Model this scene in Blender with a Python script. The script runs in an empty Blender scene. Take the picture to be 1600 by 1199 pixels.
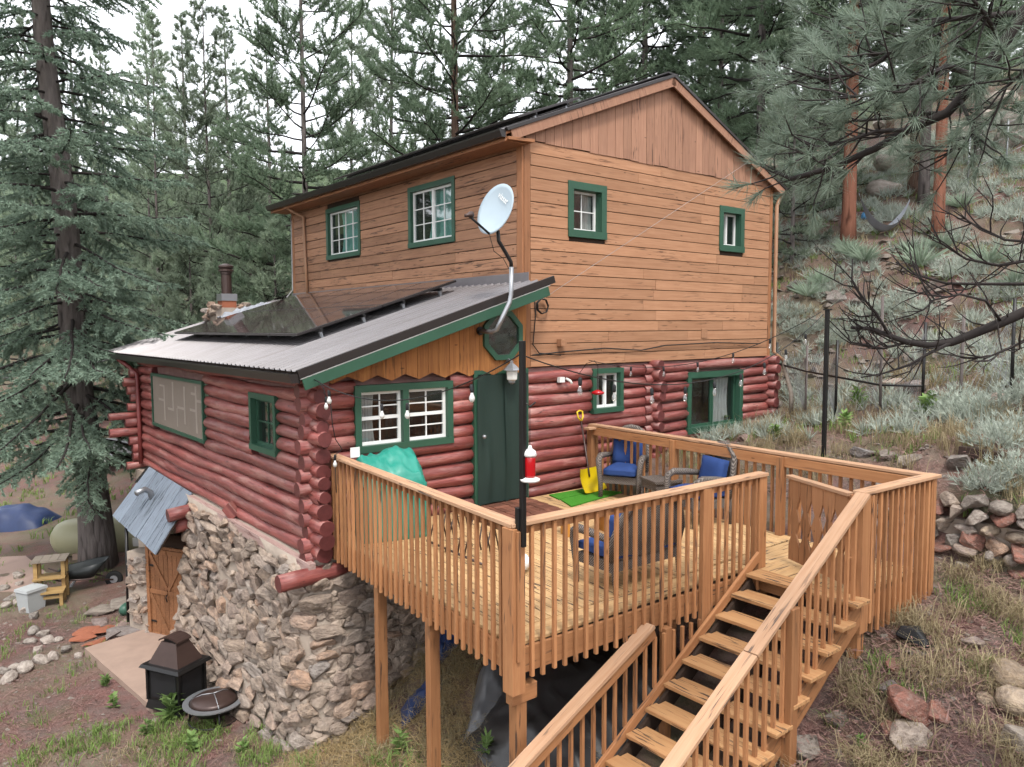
import bpy, bmesh, math, random
import numpy as np
from mathutils import Matrix, Vector, noise as mnoise

R = random.Random(7)
SC = bpy.context.scene
COL = SC.collection
PI = math.pi

# ------------------------------------------------------------------ camera
YAW, PITCH, ROLL = math.radians(51.062), math.radians(4.267), math.radians(-0.239)
CAMP = Vector((-8.241, -9.886, 2.9))
fwd = Vector((math.cos(YAW) * math.cos(PITCH), math.sin(YAW) * math.cos(PITCH), -math.sin(PITCH)))
rgt = Vector((math.sin(YAW), -math.cos(YAW), 0))
upv = rgt.cross(fwd)
rg2 = math.cos(ROLL) * rgt + math.sin(ROLL) * upv
up2 = -math.sin(ROLL) * rgt + math.cos(ROLL) * upv
cam_d = bpy.data.cameras.new('camera')
cam = bpy.data.objects.new('camera', cam_d)
COL.objects.link(cam)
m = Matrix((rg2, up2, -fwd)).transposed().to_4x4()
m.translation = CAMP
cam.matrix_world = m
cam_d.sensor_width = 36
cam_d.lens = 36 * 1186.1 / 1600
cam_d.clip_start = 0.1
cam_d.clip_end = 900
SC.camera = cam

# ------------------------------------------------------------------ sky and sun (bright overcast)
world = bpy.data.worlds.new('World')
SC.world = world
world.use_nodes = True
wt = world.node_tree
wt.nodes.clear()
wo = wt.nodes.new('ShaderNodeOutputWorld')
wb = wt.nodes.new('ShaderNodeBackground')
sky = wt.nodes.new('ShaderNodeTexSky')
sky.sky_type = 'NISHITA'
sky.sun_disc = False
SUN_EL, SUN_AZ = math.radians(58), math.radians(205)      # azimuth: clockwise from +Y
sky.sun_elevation = SUN_EL
sky.sun_rotation = SUN_AZ
wm = wt.nodes.new('ShaderNodeMix')
wm.data_type = 'RGBA'
wm.inputs['Factor'].default_value = 0.9
wm.inputs['B'].default_value = (8.6, 8.75, 9.1, 1)          # the even white cloud cover
wt.links.new(sky.outputs['Color'], wm.inputs['A'])
wt.links.new(wm.outputs['Result'], wb.inputs['Color'])
wb.inputs['Strength'].default_value = 0.1
wt.links.new(wb.outputs[0], wo.inputs[0])
sl = bpy.data.lights.new('sun', 'SUN')
sl.energy = 1.5
sl.angle = math.radians(12)
sl.color = (1.0, 0.96, 0.9)
so = bpy.data.objects.new('sun', sl)
COL.objects.link(so)
sd = Vector((math.sin(SUN_AZ) * math.cos(SUN_EL), math.cos(SUN_AZ) * math.cos(SUN_EL), math.sin(SUN_EL)))
so.rotation_euler = sd.to_track_quat('Z', 'Y').to_euler()
so.location = (0, 0, 40)
SC.view_settings.view_transform = 'Standard'
SC.view_settings.look = 'None'
SC.view_settings.gamma = 1.0
SC.view_settings.exposure = 1.35
SC.render.engine = 'CYCLES'
SC.cycles.max_bounces = 5
SC.cycles.diffuse_bounces = 2
SC.cycles.glossy_bounces = 3
SC.cycles.transparent_max_bounces = 12
SC.cycles.use_denoising = True
SC.cycles.use_adaptive_sampling = True
SC.cycles.adaptive_threshold = 0.03

# ------------------------------------------------------------------ helpers
W = {}
I4 = Matrix.Identity(4)


def link(o, parent=None, M=None):
    COL.objects.link(o)
    M = M.copy() if M is not None else I4.copy()
    if parent is not None:
        o.parent = parent
        o.matrix_parent_inverse = W[parent.name].inverted()
    o.matrix_basis = M
    W[o.name] = M
    return o


def tag(o, label, cat, group=None, kind=None):
    if label: o['label'] = label
    if cat: o['category'] = cat
    if group: o['group'] = group
    if kind: o['kind'] = kind
    return o


def thing(name, label, cat, loc=(0, 0, 0), group=None, M=None):
    o = bpy.data.objects.new(name, None)
    o.empty_display_size = 0.2
    link(o, None, M if M is not None else Matrix.Translation(loc))
    return tag(o, label, cat, group)


def mesh(name, V, F, mats, smooth=False, fm=None):
    me = bpy.data.meshes.new(name)
    me.from_pydata([tuple(v) for v in V], [], F)
    if not isinstance(mats, (list, tuple)): mats = [mats]
    for a in mats: me.materials.append(a)
    if fm is not None: me.polygons.foreach_set('material_index', fm)
    if smooth is True: me.polygons.foreach_set('use_smooth', [True] * len(F))
    elif smooth: me.polygons.foreach_set('use_smooth', smooth)
    me.update()
    return me


def mk(name, V, F, mats, parent=None, M=None, smooth=False, fm=None):
    return link(bpy.data.objects.new(name, mesh(name, V, F, mats, smooth, fm)), parent, M)


def put(name, me, parent=None, M=None):
    return link(bpy.data.objects.new(name, me), parent, M)


def trimesh(name, T, mat, parent=None, M=None):
    """T: (n,3,3) array of loose triangles (leaves, needles, blades)."""
    T = np.asarray(T, dtype=np.float32)
    n = len(T)
    me = bpy.data.meshes.new(name)
    me.vertices.add(3 * n); me.loops.add(3 * n); me.polygons.add(n)
    me.vertices.foreach_set('co', T.reshape(-1))
    me.loops.foreach_set('vertex_index', np.arange(3 * n, dtype=np.int32))
    me.polygons.foreach_set('loop_start', np.arange(0, 3 * n, 3, dtype=np.int32))
    me.materials.append(mat)
    me.update(calc_edges=True)
    if parent == 'mesh': return me
    return put(name, me, parent, M)


def frame_x(p0, p1, up=(0, 0, 1)):
    """matrix whose x axis runs p0 -> p1, placed at the middle"""
    p0, p1 = Vector(p0), Vector(p1)
    x = (p1 - p0).normalized()
    u = Vector(up)
    y = u.cross(x)
    if y.length < 1e-4: y = Vector((0, 1, 0)).cross(x)
    if y.length < 1e-4: y = Vector((1, 0, 0)).cross(x)
    y.normalize()
    z = x.cross(y)
    M = Matrix((x, y, z)).transposed().to_4x4()
    M.translation = (p0 + p1) / 2
    return M, (p1 - p0).length


BOXC = {}


def box_me(name, L, w, h, mat, ch=0.004):
    key = (name, round(L, 3), round(w, 4), round(h, 4), mat.name, ch)
    if key in BOXC: return BOXC[key]
    a, b, c = L / 2, w / 2, h / 2
    if ch <= 0:
        V = [(x, y, z) for x in (-a, a) for y in (-b, b) for z in (-c, c)]
        F = [(0, 1, 3, 2), (4, 6, 7, 5), (0, 4, 5, 1), (2, 3, 7, 6), (0, 2, 6, 4), (1, 5, 7, 3)]
    else:
        V, idx = [], {}
        for sx in (-1, 1):
            for sy in (-1, 1):
                for sz in (-1, 1):
                    for k in range(3):
                        idx[(sx, sy, sz, k)] = len(V)
                        V.append((sx * (a - (ch if k != 0 else 0)), sy * (b - (ch if k != 1 else 0)), sz * (c - (ch if k != 2 else 0))))
        F = []
        for s in (-1, 1):
            q = [(-1, -1), (1, -1), (1, 1), (-1, 1)]
            F.append([idx[(s, y, z, 0)] for y, z in q][::s])
            F.append([idx[(x, s, z, 1)] for z, x in q][::s])
            F.append([idx[(x, y, s, 2)] for x, y in q][::s])
        for s in (-1, 1):
            for t in (-1, 1):
                F.append([idx[(s, t, -1, 0)], idx[(s, t, 1, 0)], idx[(s, t, 1, 1)], idx[(s, t, -1, 1)]][::-s * t])
                F.append([idx[(s, -1, t, 0)], idx[(s, 1, t, 0)], idx[(s, 1, t, 2)], idx[(s, -1, t, 2)]][::s * t])
                F.append([idx[(-1, s, t, 1)], idx[(1, s, t, 1)], idx[(1, s, t, 2)], idx[(-1, s, t, 2)]][::-s * t])
        for sx in (-1, 1):
            for sy in (-1, 1):
                for sz in (-1, 1):
                    F.append([idx[(sx, sy, sz, k)] for k in range(3)][::sx * sy * sz])
    me = mesh(name, V, F, mat)
    BOXC[key] = me
    return me


def beam(name, p0, p1, w, h, mat, parent=None, up=(0, 0, 1), ch=0.004):
    """a board from p0 to p1; h is along `up`, w across it"""
    M, L = frame_x(p0, p1, up)
    return put(name, box_me(name, L, w, h, mat, ch), parent, M)


def tube_geo(pts, rad, n=8, cap=True, V=None, F=None, rot0=0.0):
    V = [] if V is None else V
    F = [] if F is None else F
    pts = [Vector(p) for p in pts]
    if not isinstance(rad, (list, tuple)): rad = [rad] * len(pts)
    base = len(V)
    t0 = (pts[1] - pts[0]).normalized()
    ref = Vector((0, 0, 1)) if abs(t0.z) < 0.9 else Vector((1, 0, 0))
    a = ref.cross(t0).normalized()
    for i, p in enumerate(pts):
        t = (pts[min(i + 1, len(pts) - 1)] - pts[max(i - 1, 0)])
        if t.length < 1e-9: t = t0
        t = t.normalized()
        a = (a - t * a.dot(t))
        a = a.normalized() if a.length > 1e-6 else t.orthogonal().normalized()
        b = t.cross(a)
        for k in range(n):
            an = 2 * PI * k / n + rot0
            V.append(p + (a * math.cos(an) + b * math.sin(an)) * rad[i])
    for i in range(len(pts) - 1):
        for k in range(n):
            k2 = (k + 1) % n
            F.append((base + i * n + k, base + i * n + k2, base + (i + 1) * n + k2, base + (i + 1) * n + k))
    if cap:
        F.append(tuple(base + k for k in range(n))[::-1])
        F.append(tuple(base + (len(pts) - 1) * n + k for k in range(n)))
    return V, F


def tube(name, pts, rad, mat, parent=None, n=8, M=None, smooth=True):
    V, F = tube_geo(pts, rad, n)
    return mk(name, V, F, mat, parent, M, smooth)


def boxes_geo(lst, V=None, F=None, fn=None):
    """lst of (x0,x1,y0,y1,z0,z1), each its own closed box"""
    V = [] if V is None else V
    F = [] if F is None else F
    for x0, x1, y0, y1, z0, z1 in lst:
        b = len(V)
        for x in (x0, x1):
            for y in (y0, y1):
                for z in (z0, z1):
                    V.append(fn(x, y, z) if fn else (x, y, z))
        F += [tuple(b + i for i in f) for f in ((0, 1, 3, 2), (4, 6, 7, 5), (0, 4, 5, 1), (2, 3, 7, 6), (0, 2, 6, 4), (1, 5, 7, 3))]
    return V, F


def lathe_geo(prof, n=20, V=None, F=None):
    V = [] if V is None else V
    F = [] if F is None else F
    b = len(V)
    for r, z in prof:
        for k in range(n):
            V.append((r * math.cos(2 * PI * k / n), r * math.sin(2 * PI * k / n), z))
    for i in range(len(prof) - 1):
        for k in range(n):
            k2 = (k + 1) % n
            F.append((b + i * n + k, b + i * n + k2, b + (i + 1) * n + k2, b + (i + 1) * n + k))
    F.append(tuple(b + k for k in range(n))[::-1])
    F.append(tuple(b + (len(prof) - 1) * n + k for k in range(n)))
    return V, F


def prism(name, poly, axis_n, thick, mat, parent=None, O=(0, 0, 0), U=(1, 0, 0), Vv=(0, 0, 1)):
    """2-D polygon (u,v) extruded by thick along axis_n"""
    O, U, Vv, N = Vector(O), Vector(U), Vector(Vv), Vector(axis_n)
    n = len(poly)
    V = [O + U * a + Vv * b for a, b in poly] + [O + U * a + Vv * b + N * thick for a, b in poly]
    F = [tuple(range(n)), tuple(range(2 * n - 1, n - 1, -1))] + [(i, i + n, (i + 1) % n + n, (i + 1) % n) for i in range(n)]
    c = sum(V, Vector()) / len(V)
    me = mesh(name, [v - c for v in V], F, mat)
    bm = bmesh.new(); bm.from_mesh(me)
    bmesh.ops.recalc_face_normals(bm, faces=bm.faces)
    bm.to_mesh(me); bm.free()
    return put(name, me, parent, Matrix.Translation(c))


def ray(x, y):
    return fwd + rg2 * ((x - 800) / 1186.1) - up2 * ((y - 599.5) / 1186.1)


def spot(px, d):
    """the ground place that stands d metres ahead of the camera under picture column px"""
    v = CAMP + ray(px, 515) * d
    return v.x, v.y


def proj(P):
    q = Vector(P) - CAMP
    z = q.dot(fwd)
    return (800 + 1186.1 * q.dot(rg2) / z, 599.5 - 1186.1 * q.dot(up2) / z, z)


def copy_tree(root, name=None, M=None):
    r = root.copy()
    if name: r.name = name
    COL.objects.link(r)
    r.matrix_basis = M
    for ch in root.children:
        c = ch.copy(); COL.objects.link(c); c.parent = r
        for g in ch.children:
            d = g.copy(); COL.objects.link(d); d.parent = c
    return r

# ------------------------------------------------------------------ materials
class NT:
    def __init__(s, name, rough=0.6, spec=0.3, metal=0.0):
        s.m = bpy.data.materials.new(name)
        s.m.use_nodes = True
        s.t = s.m.node_tree
        s.b = s.t.nodes['Principled BSDF']
        s.b.inputs['Roughness'].default_value = rough
        s.b.inputs['Specular IOR Level'].default_value = spec
        s.b.inputs['Metallic'].default_value = metal
        s._c = {}

    def n(s, typ, **k):
        o = s.t.nodes.new(typ)
        for a, v in k.items(): setattr(o, a, v)
        return o

    def l(s, a, b): s.t.links.new(a, b)

    def put(s, sock, v):
        if hasattr(v, 'links'): s.l(v, sock)
        elif isinstance(v, (tuple, list)) and len(v) == 3 and sock.type == 'RGBA': sock.default_value = (*v, 1)
        else: sock.default_value = v

    def rnd(s):
        if 'r' not in s._c: s._c['r'] = s.n('ShaderNodeObjectInfo').outputs['Random']
        return s._c['r']

    def co(s, kind='Object', off=True, scale=(1, 1, 1)):
        key = (kind, off, tuple(scale))
        if key in s._c: return s._c[key]
        if kind == 'World': c = s.n('ShaderNodeNewGeometry').outputs['Position']
        else: c = s.n('ShaderNodeTexCoord').outputs[kind]
        if off:
            a = s.n('ShaderNodeVectorMath', operation='ADD')
            s.l(c, a.inputs[0])
            q = s.n('ShaderNodeVectorMath', operation='SCALE')
            q.inputs[0].default_value = (37.0, 91.0, 53.0)
            s.l(s.rnd(), q.inputs['Scale'])
            s.l(q.outputs[0], a.inputs[1])
            c = a.outputs[0]
        mu = s.n('ShaderNodeVectorMath', operation='MULTIPLY')
        s.l(c, mu.inputs[0]); mu.inputs[1].default_value = scale
        s._c[key] = mu.outputs[0]
        return mu.outputs[0]

    def noise(s, co, scale=5, detail=4, rough=0.55, dist=0.0):
        o = s.n('ShaderNodeTexNoise')
        s.l(co, o.inputs['Vector'])
        o.inputs['Scale'].default_value = scale
        o.inputs['Detail'].default_value = detail
        o.inputs['Roughness'].default_value = rough
        o.inputs['Distortion'].default_value = dist
        return o.outputs['Fac']

    def voro(s, co, scale=5, feature='F1', out='Distance'):
        o = s.n('ShaderNodeTexVoronoi', feature=feature)
        s.l(co, o.inputs['Vector'])
        o.inputs['Scale'].default_value = scale
        return o.outputs[out]

    def ramp(s, f, stops, interp='LINEAR'):
        o = s.n('ShaderNodeValToRGB')
        s.l(f, o.inputs[0])
        r = o.color_ramp
        r.interpolation = interp
        while len(r.elements) < len(stops): r.elements.new(0.5)
        for e, (p, c) in zip(r.elements, stops):
            e.position = p
            e.color = (c, c, c, 1) if not isinstance(c, tuple) else (*c, 1)
        return o.outputs['Color']

    def mix(s, f, a, b, blend='MIX'):
        o = s.n('ShaderNodeMix', data_type='RGBA', blend_type=blend)
        s.put(o.inputs['Factor'], f); s.put(o.inputs['A'], a); s.put(o.inputs['B'], b)
        return o.outputs['Result']

    def math(s, op, a, b=0.0):
        o = s.n('ShaderNodeMath', operation=op)
        s.put(o.inputs[0], a); s.put(o.inputs[1], b)
        return o.outputs[0]

    def mr(s, f, a, b):
        o = s.n('ShaderNodeMapRange')
        s.l(f, o.inputs[0]); o.inputs[3].default_value = a; o.inputs[4].default_value = b
        return o.outputs[0]

    def vary(s, col, lo=0.85, hi=1.15):
        v = s.mr(s.rnd(), lo, hi)
        c = s.n('ShaderNodeCombineXYZ')
        for i in range(3): s.l(v, c.inputs[i])
        return s.mix(1.0, col, c.outputs[0], 'MULTIPLY')

    def bump(s, h, strength=0.3, dist=0.01):
        o = s.n('ShaderNodeBump')
        s.put(o.inputs['Height'], h)
        o.inputs['Strength'].default_value = strength
        o.inputs['Distance'].default_value = dist
        s.l(o.outputs[0], s.b.inputs['Normal'])

    def col(s, c, k=0.72):
        if k != 1.0: c = s.mix(1.0, c, (k, k, k), 'MULTIPLY')
        s.put(s.b.inputs['Base Color'], c)
        return s

    def rough(s, v): s.put(s.b.inputs['Roughness'], v); return s


def m_plain(name, c, rough=0.5, spec=0.3, metal=0.0, var=0.12, ns=6.0, bump=0.0):
    t = NT(name, rough, spec, metal)
    f = t.noise(t.co(), ns, 3)
    lo = tuple(x * (1 - var) for x in c); hi = tuple(min(1, x * (1 + var)) for x in c)
    t.col(t.mix(f, lo, hi))
    if bump: t.bump(f, bump, 0.01)
    return t.m


def m_wood(name, base, dark, fleck=0.0, fcol=(0.03, 0.022, 0.018), vary=(0.86, 1.12), rough=0.62, patch=0.35, axis=0, grain=1.0):
    t = NT(name, rough, 0.25)
    sc = [26.0, 26.0, 26.0]; sc[axis] = 1.3
    c = t.co('Object', True, sc)
    g = t.noise(c, 1.0, 3, 0.65, 0.4)
    p = t.noise(t.co('Object', True, (1, 1, 1)), 2.2, 2, 0.6)
    col = t.mix(t.ramp(g, [(0.3, 0.0), (0.72, 1.0)]), dark, base)
    col = t.mix(t.math('MULTIPLY', t.ramp(p, [(0.5, 0.0), (0.75, 1.0)]), patch), col, dark)
    if fleck:
        sf = [30.0, 30.0, 30.0]; sf[axis] = 2.4
        fl = t.noise(t.co('Object', True, sf), 1.0, 2, 0.6, 0.3)
        w = t.noise(t.co('Object', True, (1, 1, 1)), 0.9, 1, 0.5)
        msk = t.math('MULTIPLY', t.ramp(fl, [(0.58, 0.0), (0.64, 1.0)]), t.ramp(w, [(0.5 - 0.18 * fleck, 0.0), (0.72 - 0.12 * fleck, 1.0)]))
        col = t.mix(msk, col, fcol)
    # small knots
    k = t.voro(t.co('Object', True, (1.6, 5, 5)), 1.0)
    col = t.mix(t.ramp(k, [(0.035, 0.8), (0.07, 0.0)]), col, tuple(x * 0.35 for x in dark))
    t.col(t.vary(col, *vary))
    t.bump(g, 0.25 * grain, 0.004)
    return t.m


M = {}
M['siding'] = m_wood('siding_stain', (0.55, 0.295, 0.168), (0.42, 0.208, 0.112), 0.3, (0.16, 0.08, 0.045), (0.86, 1.12), patch=0.5)
M['siding_side'] = m_wood('siding_stain_weathered', (0.51, 0.272, 0.158), (0.34, 0.17, 0.1), 0.55, (0.09, 0.05, 0.035), (0.78, 1.12), patch=0.55)
M['siding_up'] = m_wood('gable_board_stain', (0.49, 0.265, 0.17), (0.37, 0.19, 0.122), 0.4, (0.12, 0.06, 0.04), (0.88, 1.1), patch=0.6, axis=2)
M['porch_board'] = m_wood('porch_board_stain', (0.52, 0.225, 0.07), (0.33, 0.125, 0.04), 0.25, (0.06, 0.035, 0.02), (0.85, 1.12), axis=2)
M['rail'] = m_wood('deck_stain', (0.55, 0.265, 0.118), (0.42, 0.185, 0.08), 0.4, (0.13, 0.07, 0.045), (0.74, 1.14), patch=0.6)
M['rail_z'] = m_wood('deck_stain_upright', (0.54, 0.272, 0.132), (0.42, 0.195, 0.092), 0.12, (0.1, 0.05, 0.03), (0.86, 1.1), axis=2)
M['cap'] = m_wood('rail_cap_worn', (0.62, 0.39, 0.245), (0.5, 0.28, 0.16), 0.9, (0.12, 0.085, 0.07), (0.9, 1.1))
M['deck'] = m_wood('deck_board_worn', (0.68, 0.455, 0.235), (0.58, 0.345, 0.16), 1.5, (0.07, 0.05, 0.042), (0.84, 1.1), patch=0.4)
M['tread'] = m_wood('tread_worn', (0.60, 0.345, 0.16), (0.48, 0.24, 0.105), 1.5, (0.07, 0.045, 0.035), (0.9, 1.08))
M['trim_w'] = m_wood('trim_stain', (0.44, 0.20, 0.095), (0.31, 0.135, 0.065), 0.2, (0.1, 0.05, 0.03))
M['dark_wood'] = m_plain('dark_backing', (0.05, 0.03, 0.02), 0.9)
M['pine_wood'] = m_wood('raw_pine', (0.55, 0.37, 0.16), (0.42, 0.26, 0.1), 0.15, (0.12, 0.08, 0.04))
M['grey_wood'] = m_wood('grey_worn_board', (0.36, 0.31, 0.26), (0.22, 0.18, 0.14), 0.4, (0.1, 0.08, 0.06))
M['door_wood'] = m_wood('cellar_door_wood', (0.40, 0.185, 0.085), (0.26, 0.11, 0.05), 0.2, (0.1, 0.05, 0.03), axis=2)
M['roof_wood'] = m_wood('blue_grey_board', (0.30, 0.345, 0.41), (0.2, 0.24, 0.295), 1.05, (0.035, 0.035, 0.04), (0.8, 1.15), patch=0.5)
M['sill'] = m_wood('weathered_sill', (0.55, 0.40, 0.36), (0.38, 0.24, 0.21), 0.5, (0.2, 0.1, 0.09))
M['gold_wood'] = m_plain('golden_wood', (0.62, 0.27, 0.05), 0.35)


def m_log():
    t = NT('log_red_paint', 0.3, 0.5)
    c = t.co('Object', True, (1.0, 9.0, 9.0))
    g = t.noise(c, 1.4, 6, 0.6, 0.5)
    p = t.noise(t.co(), 1.7, 5, 0.62)
    f = t.noise(t.co('Object', True, (3, 16, 16)), 1.6, 4, 0.7)
    col = t.mix(t.ramp(g, [(0.3, 0.0), (0.7, 1.0)]), (0.19, 0.042, 0.038), (0.42, 0.12, 0.10))
    wn = t.noise(t.co('Object', True, (0.9, 6, 6)), 1.0, 4, 0.7)
    col = t.mix(t.ramp(wn, [(0.5, 0.0), (0.64, 0.62)]), col, (0.50, 0.26, 0.22))
    col = t.mix(t.ramp(f, [(0.62, 0.0), (0.67, 0.85)]), col, (0.06, 0.024, 0.022))
    t.col(t.vary(col, 0.74, 1.16))
    t.rough(t.mr(p, 0.28, 0.6))
    t.bump(t.math('ADD', t.math('ADD', g, f), wn), 0.6, 0.016)
    return t.m


def m_logend():
    t = NT('log_end_paint', 0.45, 0.4)
    c = t.co()
    f = t.noise(c, 14, 5, 0.6)
    t.col(t.vary(t.mix(f, (0.085, 0.022, 0.022), (0.22, 0.06, 0.056)), 0.75, 1.25))
    t.bump(f, 0.4, 0.01)
    return t.m


M['log'] = m_log()
M['logend'] = m_logend()


def m_chink():
    t = NT('chinking', 0.7, 0.2)
    f = t.noise(t.co('World', False), 4, 5)
    t.col(t.mix(f, (0.2, 0.075, 0.068), (0.40, 0.26, 0.23)))
    t.bump(f, 0.4, 0.02)
    return t.m


M['chink'] = m_chink()


def m_paint(name, c, rough=0.45, worn=0.25, k=0.72):
    t = NT(name, rough, 0.4)
    f = t.noise(t.co(), 9, 6, 0.65)
    p = t.noise(t.co(), 1.5, 3)
    col = t.mix(p, tuple(x * 0.75 for x in c), tuple(min(1, x * 1.2) for x in c))
    col = t.mix(t.math('MULTIPLY', t.ramp(f, [(0.62, 0.0), (0.7, 1.0)]), worn), col, tuple(x * 0.4 for x in c))
    t.col(col, k)
    t.bump(f, 0.15, 0.004)
    return t.m


M['green'] = m_paint('green_trim_paint', (0.036, 0.108, 0.066))
M['green_cloth'] = m_paint('dark_green_cloth', (0.014, 0.034, 0.026), 0.7, 0.1)
M['white'] = m_paint('white_paint', (0.74, 0.74, 0.72), 0.4, 0.06, 0.95)
M['teal_cloth'] = m_plain('teal_curtain', (0.25, 0.55, 0.49), 0.8, 0.1)
M['white_cloth'] = m_plain('white_curtain', (0.6, 0.6, 0.58), 0.85, 0.1)
M['room'] = m_plain('dark_room', (0.045, 0.042, 0.04), 0.9)  # near-black lining behind the panes; shade of unlit rooms put into the colour
M['red_paint'] = m_paint('red_downspout_paint', (0.24, 0.05, 0.045), 0.4)


def m_glass(name, tint, refl=0.16):
    t = NT(name)
    t.t.nodes.remove(t.b)
    out = t.t.nodes['Material Output']
    tr = t.n('ShaderNodeBsdfTransparent'); tr.inputs[0].default_value = (*tint, 1)
    gl = t.n('ShaderNodeBsdfGlossy'); gl.inputs['Roughness'].default_value = 0.03
    lw = t.n('ShaderNodeLayerWeight'); lw.inputs[0].default_value = 0.35
    f = t.mr(lw.outputs['Facing'], refl, 0.5)
    mx = t.n('ShaderNodeMixShader')
    t.l(f, mx.inputs[0]); t.l(tr.outputs[0], mx.inputs[1]); t.l(gl.outputs[0], mx.inputs[2])
    t.l(mx.outputs[0], out.inputs[0])
    return t.m


M['glass'] = m_glass('window_glass', (0.8, 0.84, 0.84), 0.1)
M['bulb'] = m_glass('bulb_glass', (0.92, 0.92, 0.9), 0.2)
M['bulbw'] = m_plain('frosted_bulb', (0.8, 0.8, 0.76), 0.25, 0.5, var=0.03)


def m_metal_roof():
    t = NT('roof_sheet_metal', 0.33, 0.5, 0.35)
    p = t.noise(t.co('World', False), 0.9, 5, 0.6)
    st = t.noise(t.co('World', False, (0.6, 9, 0.6)), 1.2, 4, 0.6)
    t.col(t.mix(t.ramp(st, [(0.35, 0.0), (0.8, 0.7)]), t.mix(p, (0.19, 0.178, 0.183), (0.29, 0.275, 0.285)), (0.15, 0.13, 0.125)))
    t.rough(t.mr(p, 0.25, 0.45))
    return t.m


M['roof'] = m_metal_roof()
M['gutter'] = m_plain('gutter_brown_metal', (0.035, 0.029, 0.028), 0.3, 0.5, 0.2)
M['flash'] = m_plain('flashing_metal', (0.30, 0.27, 0.29), 0.35, 0.5, 0.6)
M['steel'] = m_plain('galvanised_steel', (0.42, 0.43, 0.45), 0.4, 0.5, 0.7)
M['black'] = m_plain('black_metal', (0.014, 0.013, 0.013), 0.4, 0.45, 0.2, 0.3)
M['black_soft'] = m_plain('black_plastic', (0.018, 0.018, 0.02), 0.55, 0.3)
M['brown_metal'] = m_plain('bronze_metal', (0.075, 0.045, 0.038), 0.4, 0.5, 0.35, 0.25)
M['pipe_tan'] = m_plain('tan_downspout', (0.42, 0.23, 0.13), 0.4, 0.4)


def m_solar():
    t = NT('solar_cell', 0.045, 0.8)
    f = t.noise(t.co('World', False), 0.7, 3)
    t.col(t.mix(f, (0.04, 0.034, 0.036), (0.1, 0.072, 0.068)))
    return t.m


M['solar'] = m_solar()


def m_stone(name, stops, bump=0.7, sc=1.0, lo=0.72, hi=1.15):
    t = NT(name, 0.85, 0.2)
    c = t.co('Object', True, (sc, sc, sc))
    n1 = t.noise(c, 1.6, 5, 0.68)
    n2 = t.noise(c, 6.0, 5, 0.6)
    col = t.ramp(t.rnd(), stops)
    col = t.mix(t.ramp(n1, [(0.35, 0.75), (0.6, 0.0)]), col, (0.16, 0.12, 0.1))
    col = t.mix(t.ramp(n2, [(0.5, 0.0), (0.75, 0.45)]), col, (0.5, 0.43, 0.37))
    t.col(t.vary(col, lo, hi))
    t.bump(t.math('ADD', n1, t.math('MULTIPLY', n2, 0.25)), bump * .75, 0.22)
    return t.m


M['stone'] = m_stone('fieldstone', [(0.0, (0.52, 0.40, 0.315)), (0.25, (0.60, 0.48, 0.385)), (0.45, (0.46, 0.35, 0.285)), (0.6, (0.60, 0.445, 0.33)), (0.78, (0.43, 0.385, 0.35)), (0.9, (0.55, 0.355, 0.245)), (1.0, (0.54, 0.42, 0.335))], 0.8, 1.0, 0.8, 1.15)
M['rock'] = m_stone('hill_rock', [(0.0, (0.34, 0.29, 0.255)), (0.3, (0.42, 0.36, 0.30)), (0.55, (0.27, 0.25, 0.24)), (0.75, (0.40, 0.27, 0.235)), (1.0, (0.44, 0.37, 0.3))])
M['pale_rock'] = m_stone('pale_rock', [(0.0, (0.52, 0.47, 0.42)), (0.5, (0.60, 0.52, 0.45)), (1.0, (0.48, 0.41, 0.36))])
M['red_rock'] = m_stone('red_rock', [(0.0, (0.36, 0.155, 0.115)), (1.0, (0.42, 0.19, 0.14))])
M['brown_rock'] = m_stone('tan_boulder', [(0.0, (0.45, 0.33, 0.22)), (1.0, (0.50, 0.40, 0.30))])


def m_mortar():
    t = NT('mortar', 0.9, 0.15)
    c = t.co('World', False)
    n1 = t.noise(c, 3, 7, 0.65)
    t.col(t.mix(n1, (0.34, 0.275, 0.225), (0.58, 0.485, 0.40)))
    t.bump(n1, 0.9, 0.06)
    return t.m


M['mortar'] = m_mortar()
M['slab'] = m_plain('concrete_slab', (0.40, 0.285, 0.225), 0.85, 0.2, 0, 0.25, 2.5, 0.2)


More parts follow.
